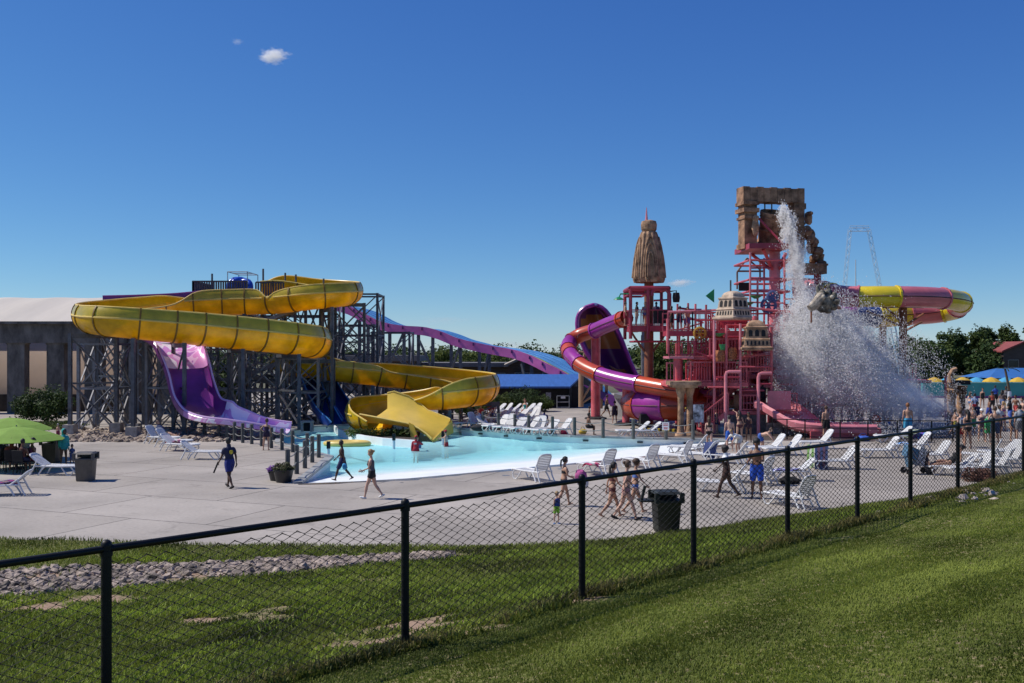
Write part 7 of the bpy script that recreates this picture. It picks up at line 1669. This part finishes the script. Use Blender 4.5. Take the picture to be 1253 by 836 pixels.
# ================================================================== FURNITURE
m_res=mat('white_resin',(.68,.68,.68),.5,.07,3,spec=.4); m_dres=mat('pale_resin',(.62,.63,.66),.5,.06,3)
LG='white slatted sun loungers on the deck'
def lounger_mesh(back):
    """a low chaise, head end at +x; back angle in degrees"""
    t=root('sun_lounger','x','sun lounger',(0,0,0))
    zs=.36; L0=-1.0; Lb=.28; b=R({40:38,55:50,68:62}[back]); bl=.70
    mb=MB()
    for s in (-.30,.30): mb.tube([(L0,s,zs-.03),(L0+.05,s,zs),(-.3,s,zs-.015),(Lb+.30,s,zs)],.032,7)
    mb.tube([(L0,-.30,zs-.03),(L0-.03,0,zs-.03),(L0,.30,zs-.03)],.032,7); mb.build('frame',m_res,t,True)
    mb=MB()
    for i in range(13): x=L0+.06+i*.097; mb.box((x,0,zs-.005-.012*math.sin(i/12*math.pi)),(.070,.56,.016))
    mb.build('seat',m_res,t)
    P0=Vector((Lb,0,zs)); d=Vector((math.cos(b),0,math.sin(b))); nn=Vector((-math.sin(b),0,math.cos(b)))
    mb=MB()
    for s in (-.285,.285): mb.tube([P0+Vector((0,s,0)),P0+d*bl*.5+Vector((0,s,0))-nn*.02,P0+d*(bl-.08)+Vector((0,s*.96,0)),P0+d*bl+Vector((0,s*.7,0))],.03,7)
    mb.tube([P0+d*bl+Vector((0,-.2,0)),P0+d*(bl+.02),P0+d*bl+Vector((0,.2,0))],.03,7)
    for i in range(9):
        c=P0+d*(.06+i*.074); w_=.54 if i<7 else .50-.05*(i-7)
        mb.bar(c+Vector((0,-w_/2,0)),c+Vector((0,w_/2,0)),.056,.016,up=nn)
    mb.build('backrest',m_res,t)
    for s in (-.30,.30):
        mb=MB(); mb.tube([(L0+.16,s,zs-.02),(L0+.06,s*1.06,.19),(L0+.16,s*1.1,.02),(L0+.30,s*1.06,.02),(L0+.46,s*1.02,.2),(L0+.56,s,zs-.02)],.026,7); mb.build('leg',m_res,t,True)
        q=P0+d*(bl*.42); mb=MB(); mb.tube([(Lb-.12,s,zs+.02),(Lb+.05,s*1.08,.2),(Lb+.16,s*1.12,.01)],.03,7); mb.build('leg',m_res,t,True)
        mb=MB(); mb.tube([q+Vector((0,s,0)),(q.x+.16,s*1.1,.18),(q.x+.26,s*1.14,.01)],.028,7); mb.build('prop_leg',m_res,t,True)
    return t
PROTO={b:lounger_mesh(b) for b in (40,55,68)}
used=set()
def lounger(px,py,yaw,back,label,z=0,loc=None,sc_=1.0,group=LG):
    """px,py: middle of its feet; yaw: direction of its head end, 0 right, 90 away"""
    o=PROTO[back]; p=loc or at(px,py,z)
    if back not in used:
        used.add(back); o.location=p; o.rotation_euler=(0,0,R(yaw)); o.scale=(sc_,)*3; o['label']=label; o['group']=group; return o
    return dup(o,p,R(yaw),label,sc_,group)
A=[(655,588,-52,68,'white lounger alone at the pool beach left of the ponytailed woman'),
 (735,580,-50,68,'white lounger with red towel behind the three girls'),
 (788,573,-50,68,'white lounger behind the girl in blue bikini'),
 (829,567,-36,68,'white lounger left of the blue towel at the beach edge'),
 (858,565,-36,55,'white lounger with a blue towel over its back'),
 (893,567,-25,55,'white lounger behind the boy in blue shorts'),
 (940,556,10,55,'left of the pair of white loungers beside the bending people'),(960,557,10,55,'right of the pair of white loungers beside the bending people'),
 (884,602,-20,55,'white lounger behind the girl with the white towel'),(925,592,-45,68,'white lounger half hidden by the boy in blue shorts'),
 (972,620,-55,68,'large white lounger standing nearest the fence'),(968,588,0,40,'white lounger piled with blue and white towels'),
 (1024,574,4,55,'white lounger right of the striped towel lounger'),(1078,560,2,55,'white lounger in front of the black railing'),(1118,553,2,55,'white lounger with a blue towel on its foot end'),
 (1095,541,0,40,'white lounger just behind the black railing'),
 (1168,581,-4,40,'white lounger of the sunbather in the dark cap'),(1190,583,4,55,'white lounger right of the sunbather'),
 (1215,580,-10,68,'white lounger with tall back by the last fence posts'),(1232,572,-4,68,'white lounger behind the last fence post'),(1250,560,0,55,'white lounger cut by the right edge'),
 (1140,566,6,55,'white lounger in the open between the stroller and the crowd'),(1206,566,-30,68,'white lounger turned with its back to the fence near the crowd'),(1226,561,10,40,'low white lounger right below the crowd'),(1000,549,8,55,'white lounger standing alone before the black railing left of the inflatable'),(845,556,-20,55,'white lounger at the beach edge behind the blue towel'),
 (66,581,176,40,'pale lounger in the shade of the front green parasol'),(4,606,10,40,'lounger with purple towel cut by the left edge'),
 (196,543,160,55,'rear white lounger left of the drop slide, someone reclining on it'),(218,552,160,40,'middle white lounger left of the rope posts, pink towel on it'),(246,562,176,40,'front white lounger left of the rope posts'),
 (210,547,165,55,'white lounger between the rear and middle ones at left')]
for a in A: lounger(*a)
# the crowded rows beyond the pool
rg=random.Random(4); k=0
names_r=['leftmost','second','third','fourth','fifth','sixth','seventh','eighth','ninth','tenth','eleventh','twelfth']
front=[(572,524),(585,525),(598,526),(609,527),(620,528),(632,529),(645,530.5),(657,531),(669,532),(684,532.5),(776,534),(790,534.5)]
for i,(px,py) in enumerate(front): lounger(px,py,rg.choice([rg.uniform(120,170),rg.uniform(20,60)]) if i<10 else 8,(55,68,40)[i%3] if i<10 else 40,'white lounger in the row against the far pool posts, %s from the left'%names_r[i] if i<10 else ('white lounger before the yellow kerb, left one' if i==10 else 'white lounger before the yellow kerb, right one'))
for i in range(9):
    px=578+i*9.2+rg.uniform(-1.5,1.5); py=515.5+(i%2)*2.5+rg.uniform(-.5,.5); lounger(px,py,rg.uniform(10,60),(40,55,68)[i%3],'white lounger in the second row beyond the pool posts, %s from the left'%names_r[i])
for i in range(6):
    px=606+i*9.0; lounger(px,507.5+(i%2)*1.5,rg.uniform(10,40),(40,55)[i%2],'white lounger in the rear row before the shrubs, %s from the left'%names_r[i])
# towels, bags
def towel(label,px,py,z,size,col1,col2,yaw=0,tilt=0,stripes=5,name='towel'):
    p=at(px,py); p.z=z; t=root(name,label,'towel',p,R(yaw)); ny=10;nx=8; w_,l_=size
    for s in range(2):
        V=[];Fc=[]
        m=MB()
        for q in range(stripes):
            if q%2!=s: continue
            rows=[]
            for i in range(nx+1):
                x=-l_/2+l_*i/nx; rows.append([Vector((x*math.cos(R(tilt)),-w_/2+w_*(q+j/2)/stripes,x*math.sin(R(tilt))+.03*math.sin(i*1.1+q)+(-.10 if i in(0,nx) else 0))) for j in range(3)])
            m.grid(rows); m.grid([[v-Vector((0,0,.012)) for v in r] for r in rows][::-1])
        m.build('stripe' if s else 'cloth',cloth(col2 if s else col1),t,True)
    return t
towel('green and white striped towel hanging over a chair back by the fence',997,572,.55,(.6,.95),(.20,.38,.10),(.55,.58,.45),68,62,7)
towel('dark blue towel hanging beside the striped towel',1005,574,.55,(.5,1.0),(.03,.05,.14),(.10,.05,.09),72,66,5)
towel('blue and white patterned towel spread on the lounger by the fence',962,588,.42,(.62,1.1),(.16,.16,.50),(.6,.6,.68),0,3,6)
towel('pale blue towel on the foot of the lounger before the railing',1105,553,.42,(.6,.7),(.18,.35,.68),(.5,.6,.75),2,0,3)
towel('navy towel draped over the lounger back at the beach edge',869,566,.62,(.55,.75),(.03,.05,.16),(.05,.08,.22),60,55,3)
towel('red towel on the lounger behind the three girls',724,581,.42,(.55,.6),(.55,.03,.12),(.6,.1,.2),-22,0,3)
towel('pink towel lying on the middle lounger at left',213,551,.46,(.6,.7),(.6,.12,.24),(.7,.3,.4),0,0,3)
towel('purple towel on the lounger at the left edge',3,605,.42,(.6,.9),(.10,.03,.22),(.3,.02,.10),10,0,3)
towel('purple and blue towel heap on the lounger by the pool railing',1127,541,.40,(.6,.7),(.15,.05,.40),(.05,.25,.5),20,20,5)
towel('pale green blanket draped on the lounger behind the railing',1117,541,.5,(.8,.8),(.42,.50,.40),(.38,.46,.36),0,25,3)
for lb,px,py,r_,c_ in (('blue beach bag by the bending people',926,552,(.22,.16,.2),(.03,.15,.5)),('yellow bag beside the seated person beyond the pool',713,531,(.25,.16,.16),(.6,.42,.05)),('red bag on the deck beyond the pool',690,532,(.2,.14,.16),(.5,.04,.1)),('blue inflatable lying before the pink slide end',1056,540,(.45,.25,.16),(.04,.12,.5)),('dark bag under the patterned towel lounger',966,592,(.4,.2,.14),(.015,.015,.018)),('dark heap of bags under the left rear lounger',586,527,(.5,.22,.2),(.02,.02,.025))):
    p=at(px,py); p.z=r_[2]*.8; o=root('beach_bag',lb,'bag',p); mb=MB(); mb.sph((0,0,0),r_,12,9,.1,random.Random(px)); mb.build('bag_body',cloth(c_),o,True); mb=MB(); mb.tube([(-r_[0]*.5,0,r_[2]*.8),(-r_[0]*.2,0,r_[2]*1.7),(r_[0]*.2,0,r_[2]*1.7),(r_[0]*.5,0,r_[2]*.8)],.018,6); mb.build('handle',cloth(tuple(x*.6 for x in c_)),o,True)
# sunbather and seated people
def seated(label,px,py,h,fa,pose,seat,**k):
    p=at(px,py); return person(label,p,h,R(-fa),pose,seat=seat,**k)
seated('woman in dark cap and dark swimsuit reclining on a lounger reading',1163,581,1.68,270,'recline',.40,sk='tan',hair='black',hs='bun',female=True,wear=(('swimsuit',blk),),cap=(.03,.03,.035))
seated('child with black hair sitting by the folded blue stroller',1133,580,1.1,120,'sit',.22,sk='tan',hair='black',wear=(('tee',(.04,.03,.05)),('shorts',navy)),child=True)
seated('person in dark blue top lying back on the rear lounger left of the slide',201,542,1.7,110,'recline',.40,sk='tan',hair='brown',wear=(('tee',(.04,.06,.14)),('shorts',blk)))
seated('person in navy shirt seated on a lounger beyond the pool',666,528,1.6,20,'sit',.42,sk='dark',hair='black',hs='afro',wear=(('tee',(.03,.03,.12)),('shorts',wht)))
seated('boy in black shorts sitting on the deck edge beyond the pool',719,533,1.55,75,'sit',.42,sk='brown',hair='black',wear=(('trunks',blk),))
seated('person in red top seated among the loungers under the blue roof',601,516,1.6,200,'sit',.42,sk='tan',hair='brown',wear=(('tee',(.40,.03,.06)),('shorts',(.05,.1,.3))))
seated('woman in turquoise seated on a lounger before the shrubs',643,510,1.6,210,'sit',.42,sk='pale',hair='ginger',hs='long',female=True,wear=(('swimsuit',(.03,.35,.38)),))
seated('person in blue shorts seated at the left of the pool row',588,518,1.6,160,'sit',.42,sk='tan',hair='black',wear=(('trunks',(.03,.1,.4)),('tank',red)))
# folded stroller with star cover
st_=root('stroller','folded blue stroller with starry cover by the fence post','stroller',at(1122,580))
m_nv=mat('star_cloth',(.03,.04,.22),.8,.9,14,col2=(.5,.5,.62)); m_sb=cloth((.07,.16,.26))
m=MB(); m.grid([[Vector((-.35,-.25,.25)),Vector((-.5,-.25,.75)),Vector((-.42,-.25,1.05))],[Vector((-.3,.28,.25)),Vector((-.42,.28,.75)),Vector((-.3,.28,1.05))]]); m.prism([Vector((-.5,-.26,.7)),Vector((-.1,-.26,.55)),Vector((.0,-.26,.95)),Vector((-.4,-.26,1.12))],(0,.5,0)); m.build('cover',m_sb,st_)
m=MB(); m.prism([Vector((-.12,-.2,.35)),Vector((.2,-.2,.3)),Vector((.3,-.2,.95)),Vector((.08,-.2,1.08))],(0,.4,0)); m.build('seat',m_nv,st_)
for x,y in ((-.4,-.3),(-.4,.3),(.35,-.26),(.35,.26)):
    m=MB(); m.tube([(x,y-.02,.12),(x,y+.02,.12)],.12,12); m.build('wheel',m_dark,st_)
m=MB()
for y in (-.28,.28): m.tube([(-.4,y,.12),(.15,y,.6),(.42,y,1.1)],.02,6); m.tube([(.35,y,.12),(-.1,y,.6),(-.3,y,.95)],.02,6)
m.build('frame',m_stl2,st_,True)
# ---- litter bins
def bin_(label,p,yaw,col,s=1.0,knock=False):
    m_=mat('bin_'+'%02d'%int(col[0]*1000),col,.55,.15,4); t=root('litter_bin',label,'bin',p,yaw,'litter bins on the deck'); t.scale=(s,)*3
    m=MB(); m.lathe([(.34,0),(.36,.05),(.41,.86),(.43,.90)],(0,0,0),24,sq=.55); m.build('bin_body',m_,t,True)
    m=MB(); V=[]
    for a,b in ((-.42,-.06),(.42,.06)): pass
    for q in range(4):
        a=q*math.pi/2; rm=Matrix.Rotation(a,3,'Z'); m.box(rm@Vector((.38,.38,1.03)),(.12,.12,.30),a)
    m.box((0,0,.925),(.86,.86,.06)); m.box((0,0,1.17),(.80,.80,.07),taper=.8); m.box((0,.40,1.05),(.7,.04,.25)); m.build('hood',m_,t)
    return t
bin_('grey brown litter bin standing in the open at left',at(105,588),R(8),(.105,.095,.085),.86)
bin_('dark litter bin behind the hooded child at left',at(64,566),R(-5),(.035,.037,.032),.86)
t=bin_('black green litter bin with raised flap right behind the fence',at(815,650),R(7),(.018,.022,.018),.88)
m=MB(); m.box((-.62,0,.93),(.42,.5,.05)); m.box((-.72,-.1,1.16),(.07,.1,.42),rot=(0,.25,0)); m.build('flap',mat('bin_flap',(.02,.022,.02),.5,.1,3),t)
# ---- green parasols and the shaded group under them
m_lime=mat('lime_canvas',(.33,.52,.10),.8,.06,1.5,transl=.4)
for lb,px,py,pyb,rad,h in (('front lime green parasol at the left edge',20,527,574,1.85,2.35),('rear lime green parasol at the left edge',12,516,563,1.75,2.35)):
    p=at(px,pyb); z=P(px,py-5,p.y).z; parasol('parasol',lb,p.x,p.y,0,rad,z,m_lime,8,'lime green parasols')
tb=root('picnic_table','dark round table under the front green parasol','table',at(20,574))
m=MB(); m.lathe([(.7,.70),(.72,.73),(.7,.75)],(0,0,0),20); m.build('tabletop',m_dark,tb); m=MB(); m.lathe([(.3,0),(.3,.04),(.05,.1),(.05,.7)],(0,0,0),12); m.build('pedestal',m_dark,tb)
def chair(label,p,yaw):
    t=root('patio_chair',label,'chair',p,yaw,'dark chairs under the green parasols'); m=MB(); m.box((0,0,.44),(.46,.46,.04)); m.build('seat',m_dark,t); m=MB(); m.box((0,-.23,.70),(.44,.04,.44),rot=(.15,0,0)); m.build('backrest',m_dark,t)
    for x in (-.2,.2):
        for y in (-.2,.2): m=MB(); m.tube([(x,y,0),(x*.95,y*.95,.44)],.018,6); m.build('leg',m_dark,t)
    return t
seats=[(2,577,60,'leftmost'),(14,579,20,'second from the left'),(26,580,-10,'in the middle'),(38,578,-50,'right of the middle'),(8,568,120,'behind the table at left'),(32,567,-130,'behind the table at right')]
wr_=[(('tee',(.02,.03,.08)),('shorts',blk)),(('tee',(.16,.03,.02)),('shorts',blk)),(('tank',(.14,.05,.03)),('shorts',navy)),(('dress',(.16,.03,.09)),),(('tee',(.3,.33,.4)),('shorts',navy)),(('tee',(.32,.36,.42)),('shorts',blk))]
for (px,py,ya,ds),we in zip(seats,wr_):
    p=at(px,py); chair('dark patio chair under the parasols, '+ds,p,R(ya)); c_=[k_ for k_,v in we][0]
    person('seated person %s at the green parasols in %s'%(ds,{(('tee',(.02,.03,.08)))[1]:'navy'}.get(we[0][1],{'tee':'pale t-shirt' if we[0][1][0]>.25 else 'dark t-shirt','tank':'rust tank top','dress':'plum dress'}[c_])),p,1.62,R(ya),'sit',('dark','brown','brown','brown','tan','tan')[seats.index((px,py,ya,ds))],'black',wear=we,seat=.46,group='people under the green parasols')
pp('woman wrapped in teal and green hooded towel walking near the bins',78,570,39,120,pose='stand',sk='brown',hair='black',wear=(('hood',(.03,.34,.32)),))
pp('small child in blue beside the person in the teal towel',88,570,20,170,pose='stand',sk='brown',hair='black',wear=(('tee',(.06,.09,.22)),('shorts',(.12,.14,.3))),child=True)
pp('bare backed boy in red shorts by the shrub at far left',71,539,20,10,pose='stand',sk='tan',hair='grey',wear=(('trunks',(.2,.03,.06)),),child=True)
# ---- flower pots
for lb,px,py,s,fc_ in (('left black tub full of purple flowers at the pool corner',338,588,.8,(.30,.10,.45)),('right black tub of mixed dark flowers at the pool corner',347,590,1.0,(.10,.10,.04))):
    p=at(px,py); t=root('flower_tub',lb,'planter',p,0,'flower tubs by the pool corner'); m=MB(); m.lathe([(.26*s,0),(.27*s,.03),(.36*s,.42*s),(.38*s,.42*s),(.38*s,.46*s),(.33*s,.46*s),(.31*s,.40*s)],(0,0,0),18); m.build('tub',mat('black_tub',(.022,.02,.02),.5,.1,2),t,True)
    crown('flowers',t,[(0,0,.52*s,.40*s,.40*s,.16*s)],900,.07,mat('petal_%d'%px,fc_,.7,.4,7,transl=.2),px); crown('leaves',t,[(0,0,.46*s,.36*s,.36*s,.12*s)],600,.08,m_leafs[1],px+1)
# ---- rope posts
m_post=mat('grey_timber_post',(.085,.088,.085),.85,.3,4,stretch=(3,3,.6)); m_rope=mat('grey_rope',(.22,.22,.21),.9,.2,20)
def ropefence(name,label,pts,h,r=.09,ropes=(.42,.8)):
    t=root(name,label,'rope fence',(pts[0].x,pts[0].y,0))
    for p in pts:
        m=MB(); m.tube([p,p+Vector((0,0,h))],r,9); m.tube([p+Vector((0,0,h)),p+Vector((0,0,h+.02))],[r,r*.6],9); m.build('post',m_post,t,True,True)
    for i,(a,b) in enumerate(zip(pts,pts[1:])):
        for q in ropes:
            m=MB(); m.tube([a.lerp(b,k_/6)+Vector((0,0,h*q-.10*math.sin(k_/6*math.pi))) for k_ in range(7)],.022,6); m.build('rope',m_rope,t,True,True)
    return t
ropefence('rope_fence','timber posts with ropes from the drop slide along the left pool edge',[at(q[0],q[1]) for q in ((250,535),(268,537),(278,538.5),(287,540),(297,542),(308,543.5),(320,546),(332,548.5),(345,550.5),(358,553.5),(376,557.5),(390,560))],1.0)
ropefence('rope_fence','short row of timber posts with ropes behind the flower tubs',[at(q[0],q[1]) for q in ((382,566),(373,573),(363,580),(352,587))],1.1)
pts=[at(q[0],q[1]-1.2) for q in ((549,522),(563,523.3),(578,525),(591,526.5),(610,529),(630,530.5),(647,532.3),(676,534.3),(703,535.5),(738,537),(775,538.2),(815,539),(848,539.6))]
ropefence('rope_fence','grey posts with ropes along the far edge of the pool',pts,1.05,.095)
# sign on the post
o=root('warning_sign','small white warning sign with red lettering on a far pool post','sign',at(814,538)+Vector((0,-.14,.62))); m=MB(); m.box((0,0,.1),(.36,.03,.42)); m.build('board',MATS['white_board'],o); m=MB()
for z_ in (.22,.14,.02,-.04): m.box((0,-.018,z_),(.26 if z_>.1 else .2,.006,.035))
m.build('lettering',mat('sign_red',(.5,.03,.04),.6,.05,1),o)
# ---- black railing on the right, yellow and black kerb
rl=root('black_railing','black two bar railing before the pink slide and splash','railing',at(1050,541))
pts=[at(q[0],q[1]) for q in ((945,537),(963,537.5),(985,538),(1012,538.6),(1028,539),(1062,539.4),(1098,539.8),(1140,540),(1166,540.3))]
for p in pts: m=MB(); m.tube([p,p+Vector((0,0,1.06))],.035,7); m.build('post',m_blk,rl,False,True)
for z_ in (1.06,.62,.16):
    m=MB(); m.tube([p+Vector((0,0,z_)) for p in pts],.028 if z_>1 else .02,7); m.build('rail',m_blk,rl,False,True)
kb=root('striped_kerb','low yellow and black striped kerb behind the far pool posts','kerb',at(800,527))
a,b=at(772,526.5),at(838,528.5)
for i in range(22):
    m=MB(); p=a.lerp(b,(i+.5)/22); m.box((p.x,p.y,.07),((b-a).length/22-.005,.28,.14),math.atan2(b.y-a.y,b.x-a.x)); m.build('kerb_block',mat('kerb_yellow',(.62,.45,.03),.6,.1,2) if i%2 else m_dark,kb,False,True)
# orange upright float, swim ring, pool stakes, island wall
fl=root('orange_float','upright orange foam rescue float standing behind the railing','float',at(1072,529)); m=MB(); m.lathe([(.1,0),(.24,.1),(.30,.45),(.28,.75),(.2,.95),(.10,1.02)],(0,0,0),12); m.build('float_body',mat('safety_orange',(.75,.11,.02),.5,.08,2),fl,True); m=MB(); m.tube([(0,0,1.0),(.1,0,1.12),(.15,0,.9)],.02,6); m.build('strap',m_dark,fl,True)
rafttube('raft','yellow two person raft ring floating by the white island wall',Vector((P(444,535,59).x,53.4,WZ+.12)),.62,.2,mat('raft_yellow',(.75,.55,.16),.4,.1,2),(0,0,0)).scale=(1.6,.9,.8)
isl=root('pool_island','low white curved wall enclosing dark soil under the yellow run-out','pool island',(P(470,530,56).x,56.5,0))
ring_=[]; 
for px,py in ((408,521),(414,526),(428,530.5),(446,534),(468,537),(490,538.5),(510,540)): q=G(px,py,.02); ring_.append(Vector((q.x,q.y,.02)))
m=MB(); m.grid([[Vector((p.x,p.y,-1.3)),Vector((p.x,p.y,.05)),Vector((p.x+.02,p.y+.28,.05)),Vector((p.x+.02,p.y+.28,-.35))] for p in ring_]); m.build('wall',m_pool,isl,False,True)
q=[Vector((p.x,p.y+.2,-.12)) for p in ring_]; m=MB(); m.add(q+[Vector((-5.6,61.4,-.12)),Vector((-10.6,61.4,-.12))],[tuple(range(len(q)+2))]); m.build('soil',mat('island_soil',(.05,.042,.035),.95,.4,2),isl,False,True)
o=crown('island_weeds',None,[(P(462,520,57).x+i*.45,56.3+.3*math.sin(i),.1,.4,.25,.3) for i in range(-3,5)],1600,.12,m_leafs[0],5); tag(o,'rough weeds growing on the pool island under the yellow slide','weeds',kind='stuff')
for px,py,ds in ((482,549,'left blue grey stake standing in the pool by the lifeguards'),(542,545,'blue grey stake in the pool left of the lifeguard in shorts'),(402,560,'dark low stake at the pool wall corner')):
    p=G(px,py,WZ); t=root('pool_stake',ds,'stake',(p.x,p.y,WZ-.7),0,'stakes in the pool'); m=MB(); m.tube([(0,0,0),(0,0,1.25)],.07,8); m.build('pole',m_pale,t); m=MB(); m.box((0,0,1.3),(.16,.16,.34)); m.build('head',m_dark,t)
sg=root('pump_house_box','pale stone box with dark opening beside the drop slide end','box',at(376,528)); sg.scale=(.5,.6,.55); m=MB(); m.box((-.55,0,.5),(.25,.8,1)); m.box((.55,0,.5),(.25,.8,1)); m.box((0,0,1.05),(1.4,.85,.2)); m.build('box_frame',m_ftg,sg); m=MB(); m.box((0,.2,.5),(.86,.3,.95)); m.build('opening',m_dark,sg)
wp=root('white_post','plain white post before the teal wall','post',at(1234,499)); m=MB(); m.lathe([(.22,0),(.22,1.3),(.2,1.36)],(0,0,0),14); m.build('post_body',m_res,wp,True)
pm=root('small_palm','thin brown palm trunk with sparse fronds before the blue canopy','palm',(P(1236,470,98).x,98,0)); m=MB(); m.tube([(0,0,0),(-.2,0,1.5),(-.5,0,3.0)],[.16,.13,.1],8); m.build('trunk',m_bark,pm,True)
for i in range(7):
    a=i*.9; m=MB(); m.grid([[Vector((-.5+math.cos(a)*t*1.4,math.sin(a)*t*1.4-.12,3.0+.45*t-.7*t*t)),Vector((-.5+math.cos(a)*t*1.4,math.sin(a)*t*1.4+.12*(1-t),3.0+.45*t-.7*t*t-.05))] for t in (0,.25,.5,.75,1)]); m.build('frond',m_leafs[0],pm)
sh2=root('dry_shrub','dry reddish twiggy shrub at the foot of the fence on the right','shrub',hit(1196,589)); crown('twigs',sh2,[(0,0,.2,.55,.4,.3),(.5,.3,.18,.4,.3,.25)],1500,.09,mat('dry_leaf',(.16,.07,.045),.8,.4,2),17)
